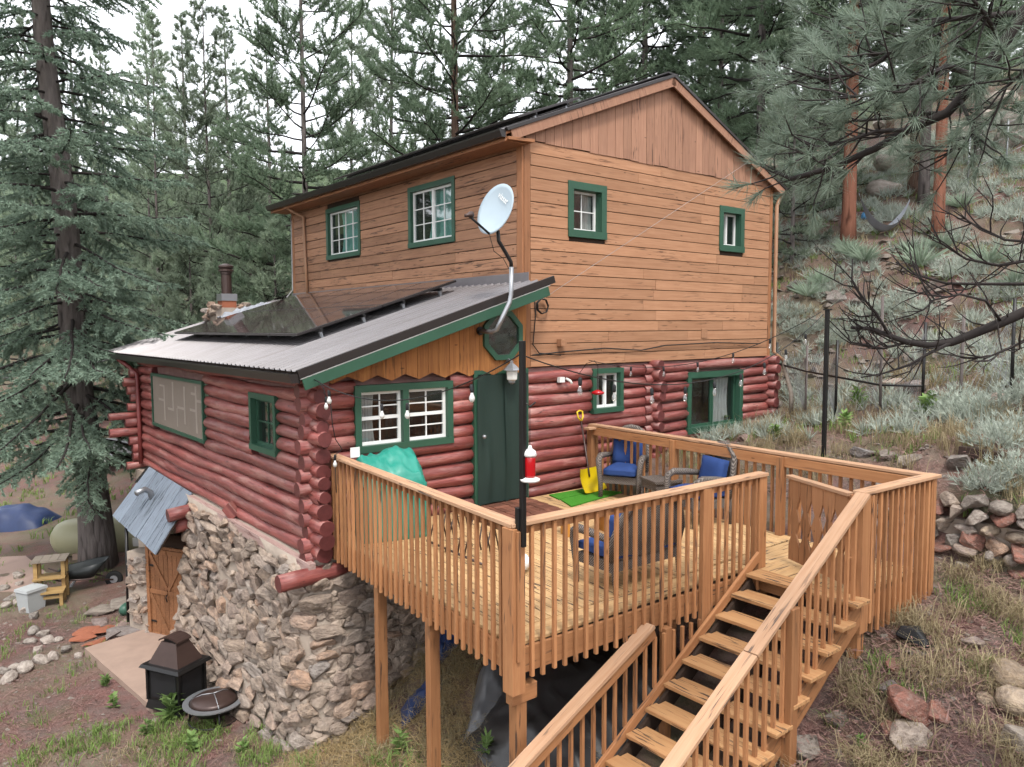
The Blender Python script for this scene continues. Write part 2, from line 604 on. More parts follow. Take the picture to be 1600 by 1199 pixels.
def m_ground():
    t = NT('soil', 0.95, 0.1)
    c = t.co('World', False)
    big = t.noise(c, 0.35, 5, 0.6)
    mid = t.noise(c, 2.2, 6, 0.65)
    fine = t.noise(c, 55, 4, 0.78)
    v = t.voro(c, 55, 'F1', 'Color')
    vb = t.n('ShaderNodeRGBToBW'); t.l(v, vb.inputs[0])
    soil = t.mix(fine, (0.10, 0.068, 0.06), (0.30, 0.215, 0.19))
    red = t.mix(vb.outputs[0], (0.13, 0.065, 0.058), (0.35, 0.19, 0.165))
    dry = t.mix(fine, (0.15, 0.12, 0.085), (0.33, 0.28, 0.20))
    gr = t.mix(fine, (0.06, 0.075, 0.03), (0.16, 0.19, 0.10))
    col = t.mix(t.ramp(mid, [(0.42, 0.0), (0.6, 1.0)]), soil, red)
    col = t.mix(t.ramp(big, [(0.45, 0.0), (0.62, 0.75)]), col, dry)
    col = t.mix(t.math('MULTIPLY', t.ramp(t.noise(c, 0.8, 5, 0.6), [(0.5, 0.0), (0.66, 1.0)]), 0.6), col, gr)
    # the wooded country far away is green
    sx = t.n('ShaderNodeVectorMath', operation='LENGTH'); t.l(c, sx.inputs[0])
    far = t.n('ShaderNodeMapRange'); t.l(sx.outputs['Value'], far.inputs[0])
    far.inputs[1].default_value = 40; far.inputs[2].default_value = 75
    col = t.mix(far.outputs[0], col, t.mix(mid, (0.05, 0.08, 0.04), (0.12, 0.16, 0.08)))
    t.col(col)
    t.bump(t.math('ADD', t.math('MULTIPLY', fine, 0.6), vb.outputs[0]), 0.8, 0.03)
    return t.m


M['ground'] = m_ground()


def m_leaf(name, c1, c2, trans=0.25, rough=0.55, var=(0.75, 1.25), ns=0.8):
    t = NT(name, rough, 0.2)
    f = t.noise(t.co('World', False), ns, 3)
    g = t.n('ShaderNodeNewGeometry').outputs['Random Per Island']
    col = t.mix(t.math('MULTIPLY', t.math('ADD', f, g), 0.5), c1, c2)
    col = t.vary(col, *var)
    t.col(col, 1.0)
    out = t.t.nodes['Material Output']
    tl = t.n('ShaderNodeBsdfTranslucent'); t.l(col, tl.inputs[0])
    mx = t.n('ShaderNodeMixShader'); mx.inputs[0].default_value = trans
    t.l(t.b.outputs[0], mx.inputs[1]); t.l(tl.outputs[0], mx.inputs[2]); t.l(mx.outputs[0], out.inputs[0])
    return t.m


M['needle'] = m_leaf('pine_needle', (0.105, 0.165, 0.105), (0.27, 0.345, 0.23), 0.45, var=(0.7, 1.35))
M['needle_far'] = m_leaf('pine_needle_far', (0.15, 0.205, 0.14), (0.34, 0.40, 0.29), 0.45, var=(0.75, 1.3))  # lighter copy of the needle green; distance haze put into the colour
M['needle_near'] = m_leaf('pine_needle_near', (0.075, 0.115, 0.08), (0.34, 0.41, 0.325), 0.35)
M['spruce'] = m_leaf('spruce_needle', (0.10, 0.155, 0.115), (0.28, 0.355, 0.27), 0.4)
M['grass'] = m_leaf('green_grass', (0.08, 0.14, 0.03), (0.22, 0.30, 0.09))
M['weed'] = m_leaf('weed_leaf', (0.09, 0.165, 0.045), (0.23, 0.33, 0.11))
M['dry'] = m_leaf('dry_grass', (0.20, 0.155, 0.085), (0.42, 0.35, 0.21))
M['straw'] = m_leaf('straw', (0.22, 0.15, 0.07), (0.44, 0.33, 0.17))
M['sage'] = m_leaf('sage_leaf', (0.25, 0.29, 0.235), (0.50, 0.54, 0.47))
M['yucca'] = m_leaf('yucca_leaf', (0.2, 0.27, 0.19), (0.40, 0.47, 0.36))
M['shrub'] = m_leaf('shrub_leaf', (0.05, 0.1, 0.03), (0.15, 0.22, 0.08))
M['litter'] = m_leaf('needle_litter', (0.12, 0.065, 0.055), (0.38, 0.23, 0.2), 0.05)


def m_bark(name, c1, c2, sx=14, sz=2.2):
    t = NT(name, 0.9, 0.15)
    c = t.co('Object', True, (sx, sx, sz))
    n1 = t.noise(c, 0.6, 6, 0.7, 0.4)
    v = t.voro(t.co('Object', True, (sx * 0.7, sx * 0.7, sz)), 0.9)
    col = t.mix(n1, c1, c2)
    col = t.mix(t.ramp(v, [(0.0, 0.0), (0.65, 0.0), (0.9, 0.8)]), col, tuple(x * 0.4 for x in c1))
    t.col(col)
    t.bump(t.math('SUBTRACT', n1, t.math('MULTIPLY', v, 0.7)), 0.9, 0.05)
    return t.m


M['bark'] = m_bark('grey_bark', (0.085, 0.072, 0.068), (0.28, 0.24, 0.225))
M['bark_red'] = m_bark('red_bark', (0.16, 0.065, 0.04), (0.40, 0.18, 0.12), 10, 1.5)
M['bark_brown'] = m_bark('brown_bark', (0.08, 0.05, 0.038), (0.25, 0.16, 0.12))
M['twig'] = m_plain('dark_twig', (0.04, 0.033, 0.031), 0.85, 0.2, 0, 0.4, 12)
M['blue_cloth'] = m_plain('blue_cushion', (0.03, 0.068, 0.22), 0.75, 0.2, 0, 0.25, 5)
M['tarp_green'] = m_plain('green_grill_cover', (0.03, 0.30, 0.225), 0.42, 0.4, 0, 0.12, 3)
M['tarp_black'] = m_plain('black_plastic_sheet', (0.028, 0.025, 0.025), 0.33, 0.5, 0, 0.3, 4)
M['tarp_blue'] = m_plain('blue_tarp', (0.02, 0.04, 0.12), 0.5, 0.4, 0, 0.3, 4)
M['tarp_dark'] = m_plain('dark_grey_sheet', (0.12, 0.12, 0.125), 0.3, 0.5, 0, 0.4, 5)
M['tarp_grey'] = m_plain('grey_tarp', (0.36, 0.38, 0.42), 0.45, 0.4, 0, 0.25, 6)
M['turf'] = m_plain('artificial_turf', (0.07, 0.27, 0.03), 0.9, 0.1, 0, 0.4, 60, 0.8)
M['tile'] = m_wood('brown_deck_tile', (0.26, 0.105, 0.065), (0.15, 0.058, 0.038), 0.2, (0.05, 0.03, 0.02), (0.65, 1.35))
M['yellow'] = m_plain('yellow_plastic', (0.78, 0.56, 0.01), 0.35, 0.4, 0, 0.05)
M['red_glass'] = m_plain('red_nectar', (0.5, 0.006, 0.012), 0.12, 0.5, 0, 0.1)
M['tank'] = m_plain('tank_paint', (0.42, 0.40, 0.25), 0.45, 0.4, 0, 0.12, 2)
M['dish'] = m_plain('dish_paint', (0.46, 0.56, 0.63), 0.4, 0.4, 0, 0.1, 2.5)
M['bin'] = m_plain('grey_bin_plastic', (0.5, 0.52, 0.52), 0.5, 0.3, 0, 0.08)
M['rubber'] = m_plain('rubber', (0.02, 0.02, 0.02), 0.8, 0.2)
M['wire'] = m_plain('dark_cable', (0.02, 0.02, 0.02), 0.6, 0.3)
M['wirew'] = m_plain('pale_cable', (0.45, 0.44, 0.43), 0.6, 0.3)
M['barrow'] = m_plain('barrow_tray', (0.03, 0.035, 0.036), 0.45, 0.4, 0, 0.4, 5)
M['brick'] = m_plain('red_flagstone', (0.36, 0.13, 0.075), 0.85, 0.2, 0, 0.25, 6, 0.3)


def m_wicker():
    t = NT('wicker', 0.6, 0.3)
    w = t.n('ShaderNodeTexWave', wave_type='BANDS', bands_direction='DIAGONAL')
    t.l(t.co('Object', False), w.inputs['Vector'])
    w.inputs['Scale'].default_value = 22; w.inputs['Distortion'].default_value = 3; w.inputs['Detail'].default_value = 2
    f = t.noise(t.co('Object', False), 60, 3)
    t.col(t.mix(w.outputs['Fac'], (0.06, 0.046, 0.038), t.mix(f, (0.2, 0.165, 0.145), (0.34, 0.295, 0.26))))
    t.bump(w.outputs['Fac'], 0.8, 0.01)
    return t.m


M['wicker'] = m_wicker()


def m_burlap():
    t = NT('shade_cloth', 0.85, 0.15)
    c = t.co('World', False)
    f = t.noise(c, 2.0, 5)
    st = t.noise(t.co('World', False, (1, 40, 40)), 1.0, 2)
    t.col(t.mix(st, t.mix(f, (0.22, 0.175, 0.14), (0.34, 0.28, 0.23)), (0.27, 0.225, 0.185)))
    t.bump(st, 0.3, 0.004)
    return t.m


M['burlap'] = m_burlap()

# ------------------------------------------------------------------ ground
GP = np.array([
    # yard to the left of the house
    (-4.1, -0.2, -3.05), (-4.2, 1.2, -3.15), (-4.2, 3.6, -3.3), (-4.4, 5.6, -3.32), (-4.6, 8, -3.35), (-4, 12, -3.35), (-8, 5, -3.4),
    (-10, 12, -3.45), (-14, 20, -3.6), (-20, 32, -3.8), (-2, 22, -3.4), (-6, 30, -3.5), (-7.4, 2.9, -3.4), (-9, -1, -3.5), (-16, 2, -3.8), (-14, -9, -3.6),
    (-5.3, 1.0, -3.25), (-5.5, -1.5, -2.95), (-3.9, -1.66, -2.5), (-3.6, -2.8, -2.2), (-3.8, -4.6, -2.1), (-5.5, -4.5, -2.6), (-5.2, -7.5, -2.5), (-8.2, -9.9, -3.2),
    # under the house and the deck
    (-3.3, -0.3, -2.75), (-2.5, -0.3, -2.2), (-1.5, -0.5, -1.55), (0, -1, -0.75), (-2, -2.5, -1.6), (-1, -4, -1.15), (-2.6, -4.8, -1.8), (1, -2.5, -0.3), (0, 6, -2), (3, 4, 0), (7, 6, 1.0),
    # right of the deck and the near slope
    (-3.2, -6.2, -1.95), (-1.8, -6.2, -1.28), (-0.4, -6.2, -0.62), (1.1, -6.2, -0.32), (-1.56, -7, -1.05), (-1.27, -7.9, -0.85), (0.03, -6.9, -0.36), (1.8, -6.1, -0.12), (1.9, -7, -0.08), (1.5, -8.5, -0.05),
    (-0.5, -10, -0.7), (1.6, -1, 0.05), (1.6, -4, 0.05), (2.4, -4.6, 0.4), (3, -1, 0.38), (4, -0.4, 0.5), (7.4, -0.3, 0.76), (5, -3, 1.0), (3.2, -3.7, 0.75),
    (9.3, -1, 2.0), (8, -4, 2.35), (5.2, -6.5, 1.7), (5, -9, 1.55), (10, -8, 4.0), (13.2, 1.1, 5.4), (9, 4, 2.2), (13, 8, 4.4), (9, 12, 1.6), (4, 14, -1.2), (6, 24, -0.5),
    (17, -6, 7.2), (16, 5, 6.6), (22, -2, 9.2), (22, 10, 8.2), (31, 3, 12.2), (30, -14, 13), (30, 20, 10), (45, 5, 18), (45, -25, 20), (45, 40, 14), (18, -20, 7.5), (8, -25, 2),
    (20, 32, 5), (5, 45, 1), (-15, 50, -2), (-35, 30, -4), (-30, 60, 0), (0, 75, 7), (-40, 90, 10), (30, 75, 12), (-10, 110, 18), (60, 60, 22), (70, 0, 28), (70, -60, 30),
    (-70, 60, 6), (-60, 0, -3), (-40, -40, -4), (0, -50, 0), (60, 110, 30), (0, 160, 30), (-90, 120, 22), (-60, 150, 28), (160, 0, 50), (160, 160, 55), (160, -160, 50), (-160, 160, 35), (-160, 0, 8), (-160, -160, 0), (0, -160, 5),
], dtype=float)
_n = len(GP)
_A = np.zeros((_n + 3, _n + 3))
_d = np.sqrt(((GP[:, None, :2] - GP[None, :, :2]) ** 2).sum(-1))
_A[:_n, :_n] = _d
_A[:_n, _n:] = np.c_[np.ones(_n), GP[:, :2]]
_A[_n:, :_n] = _A[:_n, _n:].T
_w = np.linalg.solve(_A, np.r_[GP[:, 2], 0, 0, 0])


def sstep(a, b, x):
    t = np.clip((x - a) / (b - a), 0, 1)
    return t * t * (3 - 2 * t)


def gza(x, y):
    x = np.asarray(x, float).ravel(); y = np.asarray(y, float).ravel()
    out = np.empty(len(x))
    for i in range(0, len(x), 20000):
        X, Y = x[i:i + 20000], y[i:i + 20000]
        dd = np.sqrt((X[:, None] - GP[None, :, 0]) ** 2 + (Y[:, None] - GP[None, :, 1]) ** 2)
        out[i:i + 20000] = dd @ _w[:_n] + _w[_n] + _w[_n + 1] * X + _w[_n + 2] * Y
    # the terrace held by the dry stone wall
    out += 0.62 * sstep(1.95, 2.3, x) * (1 - sstep(-5.3, -4.7, y)) * (1 - sstep(3.0, 4.6, x))
    # lumps
    amp = 0.035 + 0.05 * sstep(6, 12, x)
    out += amp * (np.sin(1.9 * x + 0.7 * y) * np.sin(1.3 * y - 0.8 * x + 1) + 0.5 * np.sin(4.3 * x - 1.1 * y) * np.sin(3.9 * y + 2 * x))
    return out


def gz(x, y): return float(gza([x], [y])[0])


def axis(lo, hi, c0, c1, step, grow=1.12):
    a = list(np.arange(c0, c1 + 1e-6, step))
    s, v = step, c1
    while v < hi: s *= grow; v += s; a.append(v)
    s, v = step, c0
    while v > lo: s *= grow; v -= s; a.insert(0, v)
    return np.array(a)


gx = axis(-260, 260, -9, 14, 0.14)
gy = axis(-200, 300, -10, 14, 0.14)
XX, YY = np.meshgrid(gx, gy, indexing='ij')
ZZ = gza(XX, YY).reshape(XX.shape)
nx, ny = XX.shape
me = bpy.data.meshes.new('ground')
me.vertices.add(nx * ny)
me.vertices.foreach_set('co', np.stack([XX, YY, ZZ], -1).astype(np.float32).ravel())
ii, jj = np.meshgrid(np.arange(nx - 1), np.arange(ny - 1), indexing='ij')
q = np.stack([ii * ny + jj, (ii + 1) * ny + jj, (ii + 1) * ny + jj + 1, ii * ny + jj + 1], -1).reshape(-1, 4).astype(np.int32)
me.loops.add(q.size); me.polygons.add(len(q))
me.loops.foreach_set('vertex_index', q.ravel())
me.polygons.foreach_set('loop_start', np.arange(0, q.size, 4, dtype=np.int32))
me.polygons.foreach_set('use_smooth', np.ones(len(q), dtype=bool))
me.materials.append(M['ground'])
me.update(calc_edges=True)
tag(put('ground', me), None, None, kind='structure')

# ------------------------------------------------------------------ rock shapes shared by every stone
ROCKS = []


def make_rock(seed, npts=20, power=2.6, flat=1.0):
    r = random.Random(seed)
    bm = bmesh.new()
    for _ in range(npts):
        v = Vector((r.gauss(0, 1), r.gauss(0, 1), r.gauss(0, 1))).normalized()
        k = (abs(v.x) ** power + abs(v.y) ** power + abs(v.z) ** power) ** (-1 / power)
        v = v * k * r.uniform(0.86, 1.06)
        v.z *= flat
        bm.verts.new(v)
    res = bmesh.ops.convex_hull(bm, input=bm.verts)
    bmesh.ops.delete(bm, geom=[g for g in res['geom_interior'] if isinstance(g, bmesh.types.BMVert)] if res['geom_interior'] else [], context='VERTS')
    bmesh.ops.recalc_face_normals(bm, faces=bm.faces)
    return bm


def rock_mesh(name, seed, mat, npts=20, power=2.6, rounded=False, bev=0.05):
    bm = make_rock(seed, npts, power)
    if rounded:
        bmesh.ops.subdivide_edges(bm, edges=bm.edges, cuts=1, use_grid_fill=True, smooth=0.6)
        bmesh.ops.smooth_vert(bm, verts=bm.verts, factor=0.4, use_axis_x=True, use_axis_y=True, use_axis_z=True)
    else:
        bmesh.ops.bevel(bm, geom=list(bm.edges), offset=bev, segments=1, affect='EDGES', clamp_overlap=True)
    me = bpy.data.meshes.new(name)
    bm.to_mesh(me); bm.free()
    me.materials.append(mat)
    if rounded: me.polygons.foreach_set('use_smooth', [True] * len(me.polygons))
    return me


STONES = [rock_mesh('stone', 100 + i, M['stone'], 14, 3.4, False, .13) for i in range(14)]
HROCK = [rock_mesh('rock', 200 + i, M['rock'], 18, 2.4) for i in range(8)]
ROUND = [rock_mesh('boulder', 260 + i, M['pale_rock'], 16, 2.4, i % 2 == 0, .1) for i in range(6)]


def rockM(p, s, rz=None, tilt=0.2, rnd=R):
    E_ = Matrix.Rotation(rnd.uniform(-PI, PI) if rz is None else rz, 4, 'Z') @ Matrix.Rotation(rnd.uniform(-tilt, tilt), 4, 'X') @ Matrix.Rotation(rnd.uniform(-tilt, tilt), 4, 'Y')
    return Matrix.Translation(p) @ E_ @ Matrix.Diagonal((*s, 1))

# ================================================================== THE HOUSE
house = thing('log_cabin', 'two storey house of tan boards over red logs on a fieldstone base', 'house', (0, 0, 0))
ZV = Vector((0, 0, 1))


class Wall:
    """u runs along the wall, n out of it, z up"""
    def __init__(s, O, U, N): s.O, s.U, s.N = Vector(O), Vector(U), Vector(N)
    def p(s, u, n, z): return s.O + s.U * u + s.N * n + ZV * z
    def boxes(s, lst): return boxes_geo(lst, fn=lambda u, n, z: s.p(u, n, z))


FRONT = Wall((0, 0, 0), (1, 0, 0), (0, -1, 0))
SIDE = Wall((0, 0, 0), (0, 1, 0), (-1, 0, 0))
LEFT = Wall((-3.8, 0, 0), (0, 1, 0), (-1, 0, 0))


def panel(name, w, u0, u1, z0, z1, holes, mat, n=0.0, thick=0.12):
    us = sorted({u0, u1, *[h[0] for h in holes], *[h[1] for h in holes]})
    zs = sorted({z0, z1, *[h[2] for h in holes], *[h[3] for h in holes]})
    us = [u for u in us if u0 <= u <= u1]; zs = [z for z in zs if z0 <= z <= z1]
    lst = []
    for a, b in zip(us, us[1:]):
        for c, d in zip(zs, zs[1:]):
            um, zm = (a + b) / 2, (c + d) / 2
            if any(h[0] < um < h[1] and h[2] < zm < h[3] for h in holes): continue
            lst.append((a, b, n - thick, n, c, d))
    V, F = w.boxes(lst)
    bm = bmesh.new()
    vs = [bm.verts.new(v) for v in V]
    for f in F: bm.faces.new([vs[i] for i in f])
    bmesh.ops.remove_doubles(bm, verts=bm.verts, dist=1e-5)
    # drop the inner faces between neighbouring boxes
    seen = {}
    for f in bm.faces:
        seen.setdefault(tuple(round(c, 3) for c in f.calc_center_median()), []).append(f)
    dele = [f for fs in seen.values() if len(fs) > 1 for f in fs]
    bmesh.ops.delete(bm, geom=dele, context='FACES')
    bmesh.ops.recalc_face_normals(bm, faces=bm.faces)
    me = bpy.data.meshes.new(name)
    bm.to_mesh(me); bm.free()
    me.materials.append(mat)
    return put(name, me, house)


def spans(a, b, holes, z0, z1):
    cuts = [(h[0], h[1]) for h in holes if h[3] > z0 + 0.02 and h[2] < z1 - 0.02]
    out, cur = [], a
    for c, d in sorted(cuts):
        if c > cur: out.append((cur, min(c, b)))
        cur = max(cur, d)
    if cur < b: out.append((cur, b))
    return [(x, y) for x, y in out if y - x > 0.05]


def siding(w, parent, u0, u1, z0, z1, rows, holes, mat, jmin, jmax, rnd, wob=0.0):
    dz = (z1 - z0) / rows
    for i in range(rows):
        a, b = z0 + i * dz, z0 + (i + 1) * dz
        for s0, s1 in spans(u0, u1, holes, a, b):
            cur = s0
            low = 1.0 - i / rows
            while cur < s1 - 1e-6:
                L = rnd.uniform(jmin, jmax) * (0.6 if low > 0.75 else 1.0)
                e = cur + L
                if s1 - e < 0.5: e = s1
                n = 0.011 + rnd.uniform(0, 0.006)
                z = (a + b) / 2 + rnd.uniform(-wob, wob)
                beam('siding_board', w.p(cur + 0.002, n, z), w.p(e - 0.003, n, z + rnd.uniform(-wob, wob)), 0.022, dz - 0.013, mat, parent, ch=0.003)
                cur = e


rs = random.Random(11)
# ---- windows
def window(w, u0, u1, z0, z1, trim=0.1, proud=0.045, rec=0.07, sash=None, cols=2, rows=3, curtain=None, mull=None, trim_mat=None, label=None, sashmat='white', room=0.5, cgap=(0.1, 0.9)):
    """trim ring, white sash(es) with glazing bars, glass, cloth and the room behind"""
    tm = trim_mat or M['green']
    iu0, iu1, iz0, iz1 = u0 + trim, u1 - trim, z0 + trim, z1 - trim
    lst = [(u0, u1, 0.0, proud, iz1, z1), (u0, u1, 0.0, proud + 0.012, z0, iz0), (u0, iu0, 0.0, proud - 0.002, iz0, iz1), (iu1, u1, 0.0, proud - 0.002, iz0, iz1),
           # the lining of the opening
           (iu0 - 0.02, iu1 + 0.02, -rec - 0.05, -0.001, iz1 - 0.004, iz1 + 0.02), (iu0 - 0.02, iu1 + 0.02, -rec - 0.05, -0.001, iz0 - 0.02, iz0 + 0.004),
           (iu0 - 0.02, iu0 + 0.004, -rec - 0.05, -0.002, iz0 + 0.005, iz1 - 0.005), (iu1 - 0.004, iu1 + 0.02, -rec - 0.05, -0.002, iz0 + 0.005, iz1 - 0.005)]
    V, F = w.boxes(lst)
    win = mk('window', V, F, tm, house)
    if label: win['label'] = label
    sashes = sash or [(iu0, iu1)]
    for k, (a, b) in enumerate(sashes):
        n = -rec + 0.012 * (k % 2)
        fw = 0.045
        bars = [(a, b, n, n + 0.035, iz1 - fw, iz1), (a, b, n, n + 0.036, iz0, iz0 + fw), (a, a + fw, n, n + 0.034, iz0 + fw, iz1 - fw), (b - fw, b, n, n + 0.034, iz0 + fw, iz1 - fw)]
        if mull:
            zm = iz0 + (iz1 - iz0) * mull
            bars.append((a + fw, b - fw, n, n + 0.033, zm - 0.025, zm + 0.025))
        V, F = w.boxes(bars)
        mk('sash', V, F, M[sashmat], win)
        for c in range(1, cols):
            u = a + fw + (b - a - 2 * fw) * c / cols
            V, F = w.boxes([(u - 0.009, u + 0.009, n + 0.004, n + 0.024, iz0 + fw, iz1 - fw)])
            mk('glazing_bar', V, F, M[sashmat], win)
        for c in range(1, rows):
            z = iz0 + fw + (iz1 - iz0 - 2 * fw) * c / rows
            V, F = w.boxes([(a + fw, b - fw, n + 0.0045, n + 0.0235, z - 0.009, z + 0.009)])
            mk('glazing_bar', V, F, M[sashmat], win)
        V = [w.p(a + 0.01, n + 0.008, iz0 + 0.01), w.p(b - 0.01, n + 0.008, iz0 + 0.01), w.p(b - 0.01, n + 0.008, iz1 - 0.01), w.p(a + 0.01, n + 0.008, iz1 - 0.01)]
        mk('pane', V, [(0, 1, 2, 3)], M['glass'], win)
    d0 = -rec - 0.012
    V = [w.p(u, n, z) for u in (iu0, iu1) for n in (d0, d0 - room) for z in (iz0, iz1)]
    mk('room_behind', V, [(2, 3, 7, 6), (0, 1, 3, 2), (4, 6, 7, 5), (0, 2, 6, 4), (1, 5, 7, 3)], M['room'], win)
    if curtain:
        V, F = [], []
        n_ = 40
        a, b = iu0 + (iu1 - iu0) * cgap[0], iu0 + (iu1 - iu0) * cgap[1]
        for i in range(n_ + 1):
            t = i / n_
            for j in range(6):
                s = j / 5
                x = a + (b - a) * (0.5 + (t - 0.5) * (1 - 0.35 * math.sin(PI * s) * 0.6))
                V.append(w.p(x, d0 - 0.07 + 0.025 * math.sin(t * 34 + s) + 0.012 * math.sin(t * 71 + 2 * s), iz0 + (iz1 - iz0) * s))
        for i in range(n_):
            for j in range(5): F.append((i * 6 + j, (i + 1) * 6 + j, (i + 1) * 6 + j + 1, i * 6 + j + 1))
        mk('curtain', V, F, M[curtain], win, smooth=True)
    return win


# ---- upper storey: gable end
GH = [(1.03, 1.93, 4.51, 5.42), (5.4, 6.23, 4.52, 5.41)]
gable = panel('gable_wall', FRONT, 0.0, 7.35, 2.2, 6.02, [(a + .06, b - .06, c + .06, d - .06) for a, b, c, d in GH], M['dark_wood'])
siding(FRONT, gable, 0.14, 7.24, 2.21, 6.0, 19, GH, M['siding'], 2.6, 5.5, rs)
beam('corner_board', FRONT.p(0.065, 0.017, 2.21), FRONT.p(0.065, 0.017, 6.02), 0.13, 0.034, M['trim_w'], gable, up=(0, -1, 0))
beam('corner_board', FRONT.p(7.295, 0.017, 2.21), FRONT.p(7.295, 0.017, 6.02), 0.11, 0.034, M['trim_w'], gable, up=(0, -1, 0))
PEAK, EL, ER = (3.66, 7.74), (-0.47, 6.09), (7.68, 6.0)


def roofz(x):
    return EL[1] + (x - EL[0]) * (PEAK[1] - EL[1]) / (PEAK[0] - EL[0]) if x < PEAK[0] else ER[1] + (ER[0] - x) * (PEAK[1] - ER[1]) / (ER[0] - PEAK[0])


tri = prism('gable_peak', [(0.0, 6.02), (7.35, 6.02), (7.35, roofz(7.35) - .06), (3.66, 7.66), (0.0, roofz(0) - .06)], (0, 1, 0), 0.1, M['dark_wood'], house, (0, 0.0, 0))
nb = 34
for i in range(nb):
    a = 0.03 + (7.32 - 0.03) * i / nb
    b = 0.03 + (7.32 - 0.03) * (i + 1) / nb
    a += 0.004; b -= 0.004
    y = -0.036 - rs.uniform(0, 0.006)
    za, zb = roofz(a) - 0.05, roofz(b) - 0.05
    zlow = 6.0 + rs.uniform(-0.012, 0.012)
    if min(za, zb) - zlow < 0.05: continue
    poly = [(a, zlow), (b, zlow), (b, zb)] + ([(3.66, 7.69)] if a < 3.66 < b else []) + [(a, za)]
    prism('gable_board', poly, (0, 1, 0), 0.022, M['siding_up'], tri, (0, y, 0))
window(FRONT, 1.0, 1.96, 4.48, 5.45, trim=0.13, rec=0.15, cols=2, rows=2, sash=[(1.13, 1.83)], curtain='white_cloth', cgap=(0.62, 0.98), label='square green window near the front corner of the upper wall')
window(FRONT, 5.37, 6.26, 4.49, 5.44, trim=0.13, rec=0.15, cols=1, rows=1, sash=[(5.5, 5.82), (5.78, 6.13)], curtain='white_cloth', cgap=(0.5, 0.75), label='narrow green slider window at the far end of the upper wall')
# small mounting blocks on the boards
for u, z, s in ((0.8, 2.62, 0.13), (4.9, 2.75, 0.2)):
    beam('wall_block', FRONT.p(u, 0.03, z), FRONT.p(u, 0.03 + (0.12 if s < .15 else 0.012), z), s, s, M['siding'], gable)

# ---- upper storey: long side
SH = [(1.99, 3.57, 4.54, 5.67), (5.72, 7.37, 4.57, 5.7)]
side = panel('side_wall', SIDE, 0.0, 9.45, 3.4, 6.1, [(a + .06, b - .06, c + .06, d - .06) for a, b, c, d in SH], M['dark_wood'])
siding(SIDE, side, 0.14, 9.38, 3.7, 6.05, 12, SH, M['siding_side'], 1.8, 4.2, rs, 0.004)
beam('corner_board', SIDE.p(0.055, 0.018, 3.6), SIDE.p(0.055, 0.018, 6.05), 0.15, 0.036, M['trim_w'], side, up=(-1, 0, 0))
beam('corner_board', SIDE.p(9.4, 0.018, 3.6), SIDE.p(9.4, 0.018, 6.05), 0.11, 0.036, M['trim_w'], side, up=(-1, 0, 0))
window(SIDE, 1.95, 3.61, 4.5, 5.71, trim=0.1, cols=2, rows=3, sash=[(2.05, 2.79), (2.77, 3.51)], curtain='teal_cloth', cgap=(0.02, 0.72), label='large white sash window with green trim nearer the front corner')
window(SIDE, 5.68, 7.41, 4.53, 5.74, trim=0.1, cols=4, rows=3, curtain='teal_cloth', cgap=(0.05, 0.75), label='white grid window with green trim towards the back of the side wall')
prism('rear_wall', [(0.0, 0.0), (7.35, 0.0), (7.35, 6.0), (3.66, 7.66), (0.0, 6.0)], (0, 1, 0), 0.1, M['siding_side'], house, (0, 9.36, 0))
prism('right_wall', [(0.0, 0.0), (9.3, 0.0), (9.3, 6.0), (0.0, 6.0)], (-1, 0, 0), 0.1, M['siding_side'], house, (7.33, 0.1, 0), (0, 1, 0))

# ---- upper roof
RY0, RY1 = -0.14, 9.75
UR = mk('roof', [(EL[0], RY0, EL[1] - .1), (PEAK[0], RY0, PEAK[1] - .1), (ER[0], RY0, ER[1] - .1), (EL[0], RY1, EL[1] - .1), (PEAK[0], RY1, PEAK[1] - .1), (ER[0], RY1, ER[1] - .1),
                 (EL[0], RY0, EL[1] - .03), (PEAK[0], RY0, PEAK[1] - .03), (ER[0], RY0, ER[1] - .03), (EL[0], RY1, EL[1] - .03), (PEAK[0], RY1, PEAK[1] - .03), (ER[0], RY1, ER[1] - .03)],
        [(0, 3, 4, 1), (1, 4, 5, 2), (6, 7, 10, 9), (7, 8, 11, 10), (0, 1, 7, 6), (1, 2, 8, 7), (3, 9, 10, 4), (4, 10, 11, 5), (0, 6, 9, 3), (2, 5, 11, 8)], M['trim_w'], house)


def sheet(name, A, B, y0, y1, parent, mat, rib=0.23, rh=0.022, over=0.0):
    """ribbed sheet between slope ends A=(x,z) low and B=(x,z) high, for y in y0..y1"""
    A, B = Vector((A[0], 0, A[1])), Vector((B[0], 0, B[1]))
    nrm = Vector((-(B - A).z, 0, (B - A).x)).normalized()
    if nrm.z < 0: nrm = -nrm
    prof, y = [(y0, 0.0)], y0 + rib * 0.5
    while y < y1 - 0.04:
        prof += [(y - 0.03, 0.0), (y - 0.012, rh), (y + 0.012, rh), (y + 0.03, 0.0)]
        y += rib
    prof.append((y1, 0.0))
    V = []
    for P in (A, B):
        for yy, h in prof: V.append(Vector((P.x, yy, P.z)) + nrm * (h + 0.012))
        for yy, h in prof: V.append(Vector((P.x, yy, P.z)) + nrm * (h + 0.008))
    n = len(prof)
    F = []
    for k in range(n - 1):
        F.append((k, 2 * n + k, 2 * n + k + 1, k + 1))
        F.append((n + k, n + k + 1, 3 * n + k + 1, 3 * n + k))
        F.append((k, k + 1, n + k + 1, n + k))
    return mk(name, V, F, mat, parent)


